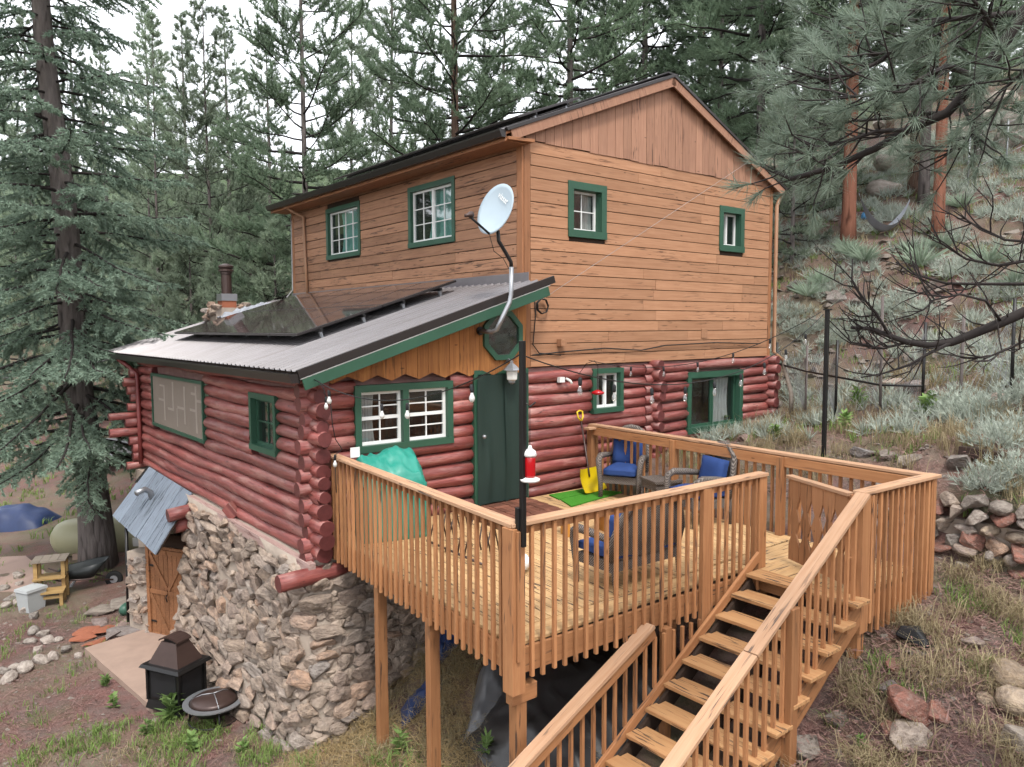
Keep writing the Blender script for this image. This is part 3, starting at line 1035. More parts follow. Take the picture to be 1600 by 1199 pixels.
for k in range(11):
    y0 = RY0 + (RY1 - RY0) * k / 11
    y1 = RY0 + (RY1 - RY0) * (k + 1) / 11
    sheet('roof_sheet', (EL[0] - .03, EL[1] - .035), (PEAK[0], PEAK[1] - .02), y0, y1, UR, M['roof'])
    sheet('roof_sheet', (ER[0] + .03, ER[1] - .035), (PEAK[0], PEAK[1] - .02), y0, y1, UR, M['roof'])
beam('ridge_cap', (3.66, RY0 - .02, 7.755), (3.66, RY1, 7.755), 0.3, 0.03, M['gutter'], UR)
# rake boards with a metal edge above them
for (a, b) in ((EL, PEAK), (ER, PEAK)):
    d = Vector((b[0] - a[0], 0, b[1] - a[1])).normalized()
    upn = Vector((-d.z, 0, d.x)) if d.x > 0 else Vector((d.z, 0, -d.x))
    p0 = Vector((a[0], RY0 - 0.018, a[1])) - upn * 0.15 + d * 0.06
    p1 = Vector((b[0], RY0 - 0.018, b[1])) - upn * 0.15
    beam('rake_board', p0 + upn * .02, p1 + upn * .02, 0.034, 0.16, M['siding_up'], UR, up=upn)
    beam('rake_edge', p0 + upn * 0.13 - d * .08, p1 + upn * 0.13, 0.075, 0.06, M['gutter'], UR, up=upn)
beam('rake_soffit', (EL[0] + .02, RY0 + .05, 5.93), (0.1, RY0 + .05, 5.96), 0.2, 0.05, M['trim_w'], UR)
# gutters, fascia and soffit
def gutter(name, p0, p1, out, parent, s=0.11):
    p0, p1, out = Vector(p0), Vector(p1), Vector(out)
    prof = [(0, 0), (0, -s), (0.7 * s, -s), (1.05 * s, -0.25 * s), (1.1 * s, 0), (0.98 * s, 0), (0.9 * s, -0.25 * s), (0.65 * s, -0.9 * s), (0.08 * s, -0.9 * s), (0.08 * s, 0)]
    V = [P + out * a + ZV * b for P in (p0, p1) for a, b in prof]
    n = len(prof)
    F = [(k, (k + 1) % n, n + (k + 1) % n, n + k) for k in range(n)] + [tuple(range(6))[::-1], tuple(range(n, n + 6))]
    return mk(name, V, F, M['gutter'], parent)


gutter('gutter', (EL[0] - .01, RY0 - .01, 6.06), (EL[0] - .01, RY1, 6.06), (-1, 0, 0), UR, 0.12)
beam('fascia_board', (EL[0] + .01, RY0 + .01, 5.97), (EL[0] + .01, RY1, 5.97), 0.03, 0.17, M['trim_w'], UR)
beam('soffit', (-0.24, RY0 + .02, 5.905), (-0.24, RY1, 5.905), 0.42, 0.02, M['trim_w'], UR)
gutter('gutter', (ER[0] + .01, RY0, 5.98), (ER[0] + .01, RY1, 5.98), (1, 0, 0), UR, 0.1)
# downspouts
tube('downspout', [(-.5, 8.75, 5.95), (-.3, 8.7, 5.82), (-.08, 8.6, 5.7), (-.07, 8.55, 4.5), (-.07, 8.5, 3.72)], 0.04, M['pipe_tan'], house, 6)
tube('downspout', [(7.72, -.05, 5.9), (7.5, -.09, 5.75), (7.4, -.1, 5.6), (7.4, -.1, 4.0), (7.4, -.1, 2.3), (7.5, -.3, 2.1)], 0.045, M['pipe_tan'], house, 6)
tube('conduit', [(-.02, 9.5, 5.9), (-.02, 9.52, 3.9), (-.2, 9.5, 3.7)], 0.02, M['wirew'], house, 5)
# stove pipe beyond the ridge
VV, FF = lathe_geo([(0.1, 5.9), (0.1, 7.3), (0.16, 7.32), (0.16, 7.42), (0.12, 7.44), (0.13, 7.5)], 12)
mk('vent_pipe', [(x + 7.1, y + 2.2, z) for x, y, z in VV], FF, M['green_cloth'], house, smooth=False)

# ---- lean-to roof over the log cabin
LA, LB = (-4.2, 2.335), (0.0, 3.64)
LS = (LB[1] - LA[1]) / (LB[0] - LA[0])
LY0, LY1 = -0.46, 10.95
lr = mk('lean_to_roof', [(LA[0], LY0, LA[1] - .1), (LB[0], LY0, LB[1] - .1), (LB[0], LY1, LB[1] - .1), (LA[0], LY1, LA[1] - .1),
                         (LA[0], LY0, LA[1] - .01), (LB[0], LY0, LB[1] - .01), (LB[0], LY1, LB[1] - .01), (LA[0], LY1, LA[1] - .01)],
        [(0, 3, 2, 1), (4, 5, 6, 7), (0, 1, 5, 4), (1, 2, 6, 5), (2, 3, 7, 6), (3, 0, 4, 7)], M['dark_wood'], house)
ns = 12
for k in range(ns):
    sheet('roof_sheet', (LA[0] - .05, LA[1] - .016), (LB[0] - .005, LB[1]), LY0 + (LY1 - LY0) * k / ns, LY0 + (LY1 - LY0) * (k + 1) / ns, lr, M['roof'], rib=0.19, rh=0.026)
upn = Vector((-LS, 0, 1)).normalized()
dl = Vector((1, 0, LS)).normalized()
A3, B3 = Vector((LA[0], LY0 - .02, LA[1])), Vector((0.14, LY0 - .02, LA[1] + LS * (0.14 - LA[0])))
beam('rake_edge', A3 - upn * .035 - dl * .03, B3 - upn * .035 + dl * .12, 0.05, 0.12, M['gutter'], lr, up=upn)
beam('rake_trim', A3 - upn * .105 - dl * .02, B3 - upn * .105, 0.03, 0.014, M['white'], lr, up=upn)
beam('rake_board', A3 - upn * .19, B3 - upn * .19 - dl * .05, 0.034, 0.15, M['green'], lr, up=upn)
gutter('gutter', (LA[0] - .01, LY0 - .02, 2.3), (LA[0] - .01, LY1 - .6, 2.3), (-1, 0, 0), lr, 0.12)
beam('fascia_board', (LA[0] + .02, LY0 + .02, 2.24), (LA[0] + .02, LY1 - .6, 2.24), 0.03, 0.14, M['gutter'], lr)
beam('wall_flashing', (-.05, -.2, 3.72), (-.05, 9.5, 3.72), 0.012, 0.17, M['flash'], lr)
beam('soffit', (-4.0, LY0 + .03, 2.2), (-4.0, LY1 - .7, 2.2), 0.36, 0.02, M['log'], lr)
tube('downspout', [(-4.25, 9.75, 2.2), (-4.05, 9.55, 2.0), (-3.95, 9.3, 1.85), (-3.95, 9.25, 0.6), (-3.95, 9.25, -0.25)], 0.05, M['red_paint'], house, 6)

# vertical boards under the lean-to roof, cut to a zigzag below
pg = prism('porch_gable', [(-3.78, 2.2), (0, 2.2), (0, 3.42), (-3.78, 3.42 - LS * 3.78)], (0, 1, 0), 0.06, M['dark_wood'], house, (0, -0.02, 0))
nb = 19
zz = lambda u: 2.12 + 0.09 * abs(((u + 3.8) / 0.47) % 1.0 * 2 - 1)
for i in range(nb):
    a = -3.74 + 3.7 * i / nb + 0.003
    b = -3.74 + 3.7 * (i + 1) / nb - 0.003
    top = lambda u: LA[1] + LS * (u - LA[0]) - 0.11
    brk = [a] + [u for u in [-3.8 + 0.235 * k for k in range(17)] if a + .01 < u < b - .01] + [b]
    poly = [(u, zz(u)) for u in brk] + [(b, top(b)), (a, top(a))]
    prism('porch_board', poly, (0, 1, 0), 0.024, M['porch_board'], pg, (0, -0.125 - rs.uniform(0, .005), 0))
# octagonal window in that gable
OC = (-0.56, 2.76)
def octa(r, k=8): return [(OC[0] + r * math.cos(PI / 8 + i * PI / 4), OC[1] + r * math.sin(PI / 8 + i * PI / 4)) for i in range(8)]
o1, o2 = octa(0.43), octa(0.34)
V = [Vector((a, y, b)) for y in (-.185, -.12) for ring in (o1, o2) for a, b in ring]
F = []
for i in range(8):
    j = (i + 1) % 8
    F += [(i, j, 8 + j, 8 + i), (16 + i, 24 + i, 24 + j, 16 + j), (i, 16 + i, 16 + j, j), (8 + i, 8 + j, 24 + j, 24 + i)]
ow = mk('window', V, F, M['green'], house)
ow['label'] = 'octagonal green window under the lean-to roof'
o3 = octa(0.345)
mk('pane', [(a, -.150, b) for a, b in o3], [tuple(range(8))], M['glass'], ow)
mk('room_behind', [(a, -.135, b) for a, b in o3], [tuple(range(8))], M['room'], ow)  # flat dark sheet close behind the glass, painted as the room's shade

# ---- log walls
def log(parent, p0, p1, r, rnd, seg=None, n=11, taper=1.0):
    p0, p1 = Vector(p0), Vector(p1)
    Mx, L = frame_x(p0, p1)
    seg = seg or max(2, min(22, int(L / 0.32)))
    ph = rnd.uniform(0, 9)
    V = []
    kn = rnd.uniform(-.012, .012)
    for i in range(seg + 1):
        t = i / seg
        x = (t - .5) * L
        rr = r * (1 + (taper - 1) * t) * (1 + 0.07 * math.sin(ph + t * L * 2.1) + rnd.uniform(-.04, .04))
        oy, oz = kn * math.sin(PI * t) + rnd.uniform(-.004, .004), 0.02 * math.sin(ph * 2 + t * L * 1.3)
        for k in range(n):
            a = 2 * PI * k / n
            q_ = rr * (1 + 0.045 * math.sin(3 * a + ph) + .09 * mnoise.noise((x * 2.6 + ph * 7, math.cos(a) * 1.3, math.sin(a) * 1.3)))
            V.append((x, oy + q_ * math.cos(a), oz + q_ * math.sin(a)))
    F, fm, sm = [], [], []
    for i in range(seg):
        for k in range(n):
            F.append((i * n + k, (i + 1) * n + k, (i + 1) * n + (k + 1) % n, i * n + (k + 1) % n)[::-1]); fm.append(0); sm.append(True)
    F.append(tuple(range(n))[::-1]); F.append(tuple(seg * n + k for k in range(n))); fm += [1, 1]; sm += [False, False]
    return mk('log', V, F, [M['log'], M['logend']], parent, Mx, sm, fm)


rl = random.Random(5)
LH = [(4.62, 8.2, 0.8, 1.9), (1.14, 2.2, 0.97, 1.86)]
lwall = panel('log_wall', LEFT, -0.05, 9.4, -0.45, 2.25, [(a + .05, b - .05, c + .05, d - .05) for a, b, c, d in LH], M['chink'], n=-0.03)
z = -0.24
rowh = 0.198
for i in range(13):
    zc = z + i * rowh + rl.uniform(-.012, .012)
    r = rl.uniform(0.09, 0.118)
    for s0, s1 in spans(-0.3, 9.62, LH, zc - r + .01, zc + r - .01):
        e1 = s1 if s1 < 9.6 else 9.55
        log(lwall, LEFT.p(s0, 0.0, zc), LEFT.p(e1, 0.0, zc), r, rl)
    # the notched end that sticks out at the near corner
    re = r * rl.choice((.78, .88, 1.0, 1.18))
    log(lwall, LEFT.p(-.3 - rl.uniform(.0, .14), 0.03, zc + .02), LEFT.p(0.1, 0.02, zc + .02), re, rl, 3, 13)
FH = [(-3.19, -1.56, 1.12, 2.05), (-1.1, -0.02, -1, 2.14), (1.58, 2.33, 1.34, 2.1), (4.3, 6.16, 0.72, 1.92)]
fwall = panel('log_wall', FRONT, -3.85, 7.35, -0.5, 2.25, [(a + .05, b - .05, c + .05, d - .05) if c > -.9 else (a + .05, b - .05, -.5, d - .05) for a, b, c, d in FH], M['chink'], n=-0.03)
for i in range(13):
    zc = z - 0.1 + i * rowh
    if zc > 2.2: continue
    r = rl.uniform(0.098, 0.112)
    for s0, s1 in spans(-3.8 - rl.uniform(.16, .27), 3.25, FH, zc - r + .02, zc + r - .02):
        log(fwall, FRONT.p(s0, 0.0, zc), FRONT.p(s1, 0.0, zc), r, rl)
    if zc > 0.2:
        for s0, s1 in spans(3.0, 7.5 + rl.uniform(0, .15), FH, zc - r + .02, zc + r - .02):
            log(fwall, FRONT.p(s0, 0.03, zc + .04), FRONT.p(s1, 0.03, zc + .04), r * .93, rl)
        # ends of the cross wall and of the right-hand wall
        log(fwall, FRONT.p(3.27, 0.3 + rl.uniform(-.08, .1), zc + .1), FRONT.p(3.27, -.2, zc + .1), r * rl.uniform(.8, 1.05), rl, 2)
        log(fwall, FRONT.p(7.25, 0.3 + rl.uniform(-.08, .1), zc + .1), FRONT.p(7.25, -.2, zc + .1), r * rl.uniform(.85, 1.05), rl, 2)
# stubs at the back-left corner
for i in range(12):
    zc = z - 0.06 + i * rowh
    log(lwall, (-3.8 - rl.choice((.28, .35, .42, .75)), 9.45, zc), (-3.7, 9.45, zc), rl.uniform(.085, .11), rl, 2)
# heavy sill end at the near corner and a beam under the awning
log(lwall, (-4.45, -0.2, -0.5), (-3.4, -0.2, -0.47), 0.115, rl, 4)
log(lwall, (-4.45, 5.15, -0.62), (-3.7, 5.15, -0.55), 0.13, rl, 3)
log(lwall, (-4.3, 5.3, -0.9), (-3.7, 5.3, -0.86), 0.12, rl, 3)
beam('wedge_block', LEFT.p(2.95, .1, -.3), LEFT.p(3.1, .2, -.12), .14, .2, M['log'], lwall)

window(LEFT, 1.13, 2.22, 0.96, 1.88, trim=0.09, proud=0.11, rec=0.02, cols=2, rows=2, sashmat='green', label='small green framed window beside the log corner')
# big shaded window: cloth screen in a thin frame with pale paper strips behind
V, F = LEFT.boxes([(4.58, 8.22, .06, .12, 1.86, 1.92), (4.58, 8.22, .06, .122, .76, .82), (4.58, 4.64, .06, .118, .82, 1.86), (8.16, 8.22, .06, .118, .82, 1.86)])
bw = mk('window', V, F, M['green'], house)
bw['label'] = 'wide shaded window covered with tan cloth'
V, F = LEFT.boxes([(4.64, 8.16, .07, .09, .82, 1.86)])
mk('shade_cloth', V, F, M['burlap'], bw)
paper = m_plain('paper_strip', (0.38, 0.325, 0.275), 0.8, 0.1)
for (a, b, c, d) in ((5.0, 5.1, .9, 1.8), (5.1, 5.45, 1.3, 1.35), (5.1, 5.35, 1.62, 1.67), (5.75, 5.85, 1.0, 1.75), (5.85, 6.3, 1.28, 1.33), (6.55, 6.65, 1.2, 1.8), (6.65, 7.0, 1.2, 1.25), (7.2, 7.3, .95, 1.7), (7.3, 7.7, 1.35, 1.4), (6.3, 6.36, .9, 1.28), (4.66, 5.0, 1.5, 1.55), (7.3, 7.6, 1.66, 1.7)):
    V, F = LEFT.boxes([(a, b, .088, .093, c, d)])
    mk('paper_strip', V, F, paper, bw)
window(FRONT, -3.22, -1.53, 1.09, 2.07, trim=0.1, proud=0.12, rec=0.0, cols=2, rows=4, mull=0.5, sash=[(-3.12, -2.43), (-2.33, -1.63)], curtain='white_cloth', cgap=(.0, .2), label='double white sash window with green trim behind the covered grill')
V, F = FRONT.boxes([(-2.43, -2.33, -.01, .116, 1.19, 1.97)])
mk('mullion', V, F, M['green'], house)
window(FRONT, 1.55, 2.36, 1.31, 2.13, trim=0.09, proud=0.12, rec=0.03, cols=1, rows=1, sash=[(1.64, 1.98), (1.95, 2.27)], curtain='white_cloth', cgap=(0, .45), label='small white slider window above the snow shovel')
window(FRONT, 4.27, 6.19, 0.68, 1.95, trim=0.12, proud=0.13, rec=0.05, cols=1, rows=1, sash=[(4.39, 5.25), (5.25, 6.07)], sashmat='green', curtain='white_cloth', cgap=(.55, .95), label='large green framed window with white curtain at the hillside end')

# ---- door behind dark green cloth
V, F = FRONT.boxes([(-1.13, -1.06, -.02, .13, 0.0, 2.14), (-.07, 0.0, -.02, .13, 0.0, 2.14), (-1.13, 0.0, -.02, .128, 2.14, 2.21), (-1.06, -.07, -.05, -.01, 0, 2.14)])
door = mk('door', V, F, M['green'], house)
door['label'] = 'door hung with two dark green cloth panels'
for a, b, nn, ph in ((-1.09, -.5, .15, 0), (-.53, -.04, .162, 2)):
    V, F = [], []
    for i in range(25):
        for j in range(14):
            t, s = i / 24, j / 13
            wv = 0.012 * math.sin(t * 9 + ph + s * 1.5) + 0.018 * math.sin(s * 5 + ph) * (t - .5) + (0.05 * math.exp(-((t - .35) / .12) ** 2) * math.exp(-((s - .25) / .2) ** 2) if ph == 0 else 0.0)
            V.append(FRONT.p(a + (b - a) * t + .01 * math.sin(6 * s), nn + wv, 0.03 + 2.1 * s - (.02 if t < .1 else 0)))
    for i in range(24):
        for j in range(13): F.append((i * 14 + j, (i + 1) * 14 + j, (i + 1) * 14 + j + 1, i * 14 + j + 1))
    mk('cloth_panel', V, F, M['green_cloth'], door, smooth=True)
V, F = lathe_geo([(.012, 0), (.03, .02), (.034, .05), (.02, .07)], 10)
mk('door_knob', V, F, M['steel'], door, Matrix.Translation((-1.02, -.2, 1.15)) @ Matrix.Rotation(PI / 2, 4, 'X'), True)

# ---- fieldstone base
PATH = []
for k in range(31): PATH.append((-4.0, 5.6 - 5.35 * k / 30, -1.0, 0.0))
for k in range(1, 8):
    a = PI / 2 * k / 8
    PATH.append((-3.7 - 0.3 * math.cos(a), 0.25 - 0.42 * math.sin(a), -math.cos(a), -math.sin(a)))
for k in range(0, 22): PATH.append((-3.7 + 3.9 * k / 21, -0.17, 0.0, -1.0))
PS = [0.0]
for a, b in zip(PATH, PATH[1:]): PS.append(PS[-1] + math.hypot(b[0] - a[0], b[1] - a[1]))


def wallpt(s, z, out=0.0):
    i = max(0, min(len(PS) - 2, int(np.searchsorted(PS, s)) - 1))
    t = (s - PS[i]) / (PS[i + 1] - PS[i])
    a, b = PATH[i], PATH[i + 1]
    x, y, nx_, ny_ = [a[k] + (b[k] - a[k]) * t for k in range(4)]
    ln = math.hypot(nx_, ny_)
    nx_, ny_ = nx_ / ln, ny_ / ln
    fl = 0.02 + 0.28 * max(0, min(1, (-0.5 - z) / 2.8)) ** 1.4 + 0.05 * math.sin(s * 1.7 + z * 1.3)
    return Vector((x + nx_ * (fl + out), y + ny_ * (fl + out), z)), Vector((nx_, ny_, 0))


zsn = [-0.33 - 3.27 * k / 22 for k in range(23)]
ssn = [PS[-1] * k / 90 for k in range(91)]
V, F = [], []
for s in ssn:
    for zc in zsn:
        p, n_ = wallpt(s, zc)
        V.append(p + n_ * 0.04 * mnoise.noise((s * 3, zc * 4, 0)))
    p, n_ = wallpt(s, zsn[0]); V.append(p - n_ * 0.5)
nz = len(zsn) + 1
for i in range(len(ssn) - 1):
    for j in range(nz - 2): F.append((i * nz + j, i * nz + j + 1, (i + 1) * nz + j + 1, (i + 1) * nz + j))
    F.append((i * nz, (i + 1) * nz, (i + 1) * nz + nz - 1, i * nz + nz - 1))
base = mk('stone_base', V, F, M['mortar'], house, smooth=True)
rst = random.Random(21)
stl = []
zc = -0.42
while zc > -3.55:
    h = rst.uniform(0.14, 0.25)
    s = -0.02 + rst.uniform(0, .2)
    while s < PS[-1] - .1:
        w_ = rst.uniform(0.17, 0.46) * (1.15 if h > .19 else .95) * (1.45 if s < 5.0 else 1.0)
        zj = zc - h / 2 + rst.uniform(-.035, .035) + 0.05 * math.sin(s * 1.3 + zc * 2)
        p, n_ = wallpt(min(s + w_ / 2, PS[-1] - .01), zj)
        if p.z > gz(p.x, p.y) - 0.12 and p.z < -0.36 and p.x < 0:
            stl.append((w_ * h, p, n_, w_, h))
        s += w_ * rst.uniform(0.9, 1.02)
    zc -= h * rst.uniform(0.86, 0.98)
stl.sort(key=lambda a: -a[0] * (1.0 if a[1].x < -2.2 else 0.3))
bmr = bmesh.new()
for k, (ar, p, n_, w_, h) in enumerate(stl):
    sx, sy, sz = w_ * rst.uniform(.52, .6), rst.uniform(.07, .13), h * rst.uniform(.54, .66)
    T = Vector((-n_.y, n_.x, 0))
    Mx = Matrix((T, -n_, ZV)).transposed().to_4x4()
    Mx = Matrix.Translation(p + n_ * rst.uniform(-.01, .065)) @ Mx @ Matrix.Rotation(rst.uniform(-.26, .26), 4, 'Y') @ Matrix.Rotation(rst.uniform(-.25, .25), 4, 'X') @ Matrix.Rotation(rst.uniform(-.16, .16), 4, 'Z') @ Matrix.Diagonal((sx, sy, sz, 1))
    me = STONES[rst.randrange(len(STONES))]
    if k < 300: put('stone', me, base, Mx)
    else:
        n0 = len(bmr.verts)
        bmr.from_mesh(me)
        bmr.verts.ensure_lookup_table()
        bmesh.ops.transform(bmr, matrix=Mx, verts=bmr.verts[n0:])
for k in range(560):
    s_, zc = (rst.uniform(0.02, PS[-1] - 1.2) if k < 260 else rst.uniform(4.8, 7.4)), rst.uniform(-3.4, -.42)
    p, n_ = wallpt(s_, zc)
    if p.z < gz(p.x, p.y) - .1 or p.x > -.3: continue
    T = Vector((-n_.y, n_.x, 0))
    q_ = rst.uniform(.045, .1) if k < 260 else rst.uniform(.06, .12)
    Mx = Matrix.Translation(p + n_ * rst.uniform(-.02, .02)) @ Matrix((T, -n_, ZV)).transposed().to_4x4() @ Matrix.Rotation(rst.uniform(-.6, .6), 4, 'Y') @ Matrix.Diagonal((q_ * 1.5, .07, q_, 1))
    n0 = len(bmr.verts)
    bmr.from_mesh(STONES[k % 14]); bmr.verts.ensure_lookup_table()
    bmesh.ops.transform(bmr, matrix=Mx, verts=bmr.verts[n0:])
if len(bmr.verts):
    me = bpy.data.meshes.new('small_stones'); bmr.to_mesh(me); me.materials.append(M['stone'])
    tag(put('small_stones', me, base), None, None, kind='stuff')
bmr.free()

# ---- cellar entrance: angled double plank door, jambs, side pillar
D0, D1 = Vector((-4.02, 5.62, -3.42)), Vector((-4.48, 6.45, -3.42))
dU = (D1 - D0).normalized(); dN = Vector((-dU.y, dU.x, 0))
if dN.x > 0: dN = -dN
dL = (D1 - D0).length
CD = Wall(D0, dU, dN)
V, F = CD.boxes([(-.06, dL + .1, -.1, -.03, 0, 2.2)])
cd = mk('cellar_door', V, F, M['dark_wood'], house)
cd['label'] = 'brown plank double door with diagonal braces'
npl = 8
for i in range(npl):
    a, b = dL * i / npl + .003, dL * (i + 1) / npl - .003
    beam('plank', CD.p((a + b) / 2, 0, 0.05), CD.p((a + b) / 2, 0, 1.95), b - a, .025, M['door_wood'], cd, up=dN)
for leaf in (0, 1):
    a, b = leaf * dL / 2 + .01, (leaf + 1) * dL / 2 - .01
    for z0, z1 in ((.12, .12), (1.02, 1.02), (1.85, 1.85)):
        beam('brace', CD.p(a, .028, z0), CD.p(b, .028, z1), .03, .085, M['door_wood'], cd)
    for z0, z1 in (((.18, .96), (1.08, 1.8)) if leaf else ((.96, .18), (1.8, 1.08))):
        beam('brace', CD.p(a, .026, z0), CD.p(b, .026, z1), .026, .075, M['door_wood'], cd, up=ZV)
for u in (-.04, dL + .04): beam('door_jamb', CD.p(u, .0, 0), CD.p(u, .0, 2.05), .08, .1, M['door_wood'], cd, up=dN)
tube('door_handle', [CD.p(dL / 2, .06, 1.0), CD.p(dL / 2, .09, .95), CD.p(dL / 2, .06, .85)], .012, M['black'], cd, 6)
for zz_ in (.4, 1.55): beam('hinge', CD.p(dL - .14, .03, zz_), CD.p(dL, .03, zz_), .012, .04, M['black'], cd)
pil = boxes_geo([(-.0, .55, -.35, .0, 0, 1.75)], fn=lambda u, n, z: CD.p(dL + .09 + u, n, z))
pm = mk('stone_pillar', *pil, M['mortar'], house)
for i in range(34):
    u, zc = rst.uniform(.03, .5), rst.uniform(0.05, 1.7)
    if i < 12: p, n_ = CD.p(dL + .1, -rst.uniform(0, .3), zc), -dU
    else: p, n_ = CD.p(dL + .09 + u, 0, zc), dN
    T = Vector((-n_.y, n_.x, 0))
    Mx = Matrix.Translation(p) @ Matrix((T, -n_, ZV)).transposed().to_4x4() @ Matrix.Rotation(rst.uniform(-.4, .4), 4, 'Y') @ Matrix.Diagonal((rst.uniform(.08, .16), .09, rst.uniform(.06, .12), 1))
    put('stone', STONES[rst.randrange(14)], pm, Mx)
# stone continuing behind the door under the logs
beam('sill_board', (-3.98, -.25, -.4), (-3.98, 5.3, -.4), .1, .16, M['sill'], lwall)
prism('rear_base', [(0, -3.5), (3.2, -3.5), (3.2, -.4), (0, -.4)], (1, 0, 0), .3, M['mortar'], house, (-4.0, 6.4, 0), (0, 1, 0))

# ---- blue-grey plank awning over the cellar door
AT0, AT1 = Vector((-3.93, 8.55, -0.24)), Vector((-3.93, 5.32, -0.3))
AB0, AB1 = Vector((-4.75, 8.3, -1.17)), Vector((-4.72, 4.85, -1.22))
awn = mk('awning', [AT0, AT1, AB1, AB0, AT0 - ZV * .04, AT1 - ZV * .04, AB1 - ZV * .04, AB0 - ZV * .04], [(0, 3, 2, 1), (4, 5, 6, 7), (0, 1, 5, 4), (1, 2, 6, 5), (2, 3, 7, 6), (3, 0, 4, 7)], M['dark_wood'], house)
nrm = (AT1 - AT0).cross(AB0 - AT0).normalized()
if nrm.z < 0: nrm = -nrm
for i in range(5):
    t = (i + .5) / 5
    ta, tb2 = i / 5 + .004, (i + 1) / 5 - .004
    c4 = [AT0.lerp(AT1, ta), AT0.lerp(AT1, tb2), AB0.lerp(AB1, tb2), AB0.lerp(AB1, ta)]
    ext = (c4[2] - c4[1]).normalized() * rst.uniform(0.02, .07)
    c4[2] += ext; c4[3] += ext * rst.uniform(.6, 1.0)
    ex = (c4[2] - c4[1]).normalized(); ey = nrm.cross(ex)
    Mx = Matrix((ex, ey, nrm)).transposed().to_4x4(); Mx.translation = sum(c4, Vector()) / 4
    V = [Mx.inverted() @ (p + nrm * h_) for h_ in (.004, .03) for p in c4]
    mk('plank', V, [(0, 1, 2, 3), (7, 6, 5, 4), (0, 4, 5, 1), (1, 5, 6, 2), (2, 6, 7, 3), (3, 7, 4, 0)], M['roof_wood'], awn, Mx)
tube('awning_post', [(-4.72, 7.3, -1.2), (-4.76, 7.3, -3.4)], .035, M['black'], awn, 6)
tube('vent_elbow', [(-4.25, 7.0, -.75), (-4.3, 7.0, -.5), (-4.42, 6.95, -.42), (-4.6, 6.85, -.46)], .06, M['steel'], awn, 10)
beam('awning_flashing', AT0 + nrm * .03, AT0.lerp(AB0, .35) + nrm * .04, .12, .02, M['black'], awn, up=nrm)

# ---- stone chimney on the lean-to roof
ch = mk('chimney', *boxes_geo([(-1.95, -1.15, 9.75, 10.5, 1.0, 3.42)]), M['mortar'], house)
for i in range(40):
    a = rst.uniform(0, 2 * PI)
    zc = 2.95 + rst.uniform(-.25, .55)
    p = Vector((-1.55 + .42 * max(-1, min(1, 1.3 * math.cos(a))), 10.12 + .4 * max(-1, min(1, 1.3 * math.sin(a))), zc))
    put('stone', STONES[rst.randrange(14)], ch, rockM(p, (rst.uniform(.1, .18), rst.uniform(.1, .16), rst.uniform(.07, .12)), rnd=rst))
mk('flue_base', *boxes_geo([(-1.75, -1.35, 9.93, 10.33, 3.6, 3.78)]), M['steel'], ch)
mk('flue_brick', *boxes_geo([(-1.73, -1.37, 9.95, 10.31, 3.4, 3.6)]), M['brick'], ch)
VV, FF = lathe_geo([(.13, 3.75), (.13, 4.28), (.15, 4.29), (.15, 4.34), (.19, 4.36), (.19, 4.40), (.15, 4.42), (.19, 4.46), (.19, 4.5), (.05, 4.56)], 14)
mk('flue_pipe', [(x - 1.55, y + 10.13, z_) for x, y, z_ in VV], FF, M['brown_metal'], ch)
# silver foil flashing lying crumpled round its foot
V, F = [], []
for i in range(15):
    for j in range(15):
        x, y = -1.95 + 1.35 * i / 14, 8.95 + 1.2 * j / 14
        V.append((x, y, LA[1] + LS * (x - LA[0]) + .05 + .16 * abs(mnoise.noise((x * 5, y * 5, 3))) + .1 * math.exp(-((x + 1.4) ** 2 + (y - 9.7) ** 2) * 3)))
for i in range(14):
    for j in range(14): F.append((i * 15 + j, (i + 1) * 15 + j, (i + 1) * 15 + j + 1, i * 15 + j + 1))
mk('foil_flashing', V, F, M['tarp_grey'], ch)
# small things fixed to the front wall
tube('wall_cable', [(0.15, -.06, 2.42), (.9, -.07, 2.46), (1.9, -.07, 2.5), (2.9, -.07, 2.44), (3.6, -.07, 2.52), (5.2, -.07, 2.55), (6.9, -.07, 2.5)], .012, M['wire'], house, 5)
tube('wall_cable', [(0.2, -.05, 3.5), (.22, -.06, 3.1), (.16, -.06, 2.6), (.3, -.06, 2.45), (.8, -.06, 2.4)], .01, M['wire'], house, 5)
pts = [(0.35 + .14 * math.cos(a * .9) * (1 - a * .006), -.07 - .002 * a, 3.25 + .13 * math.sin(a * .9)) for a in range(24)]
tube('cable_coil', pts, .01, M['wire'], house, 5)

# ================================================================== THE DECK
deck = thing('deck', 'raised tan timber deck with slatted railings in front of the log wall', 'deck', (0, 0, 0))
dA, dB, dC, dD, dE, dF = [Vector((x, y, 0)) for x, y in ((-3.6, -0.16), (-4.0, -4.66), (-0.27, -4.77), (-0.37, -6.03), (1.12, -6.12), (1.45, -0.16))]
RZ = 1.15


def xl(y): return dA.x + (dB.x - dA.x) * (y - dA.y) / (dB.y - dA.y)       # left edge
def xr(y): return dF.x + (dE.x - dF.x) * (y - dF.y) / (dE.y - dF.y)       # right edge


rd = random.Random(3)
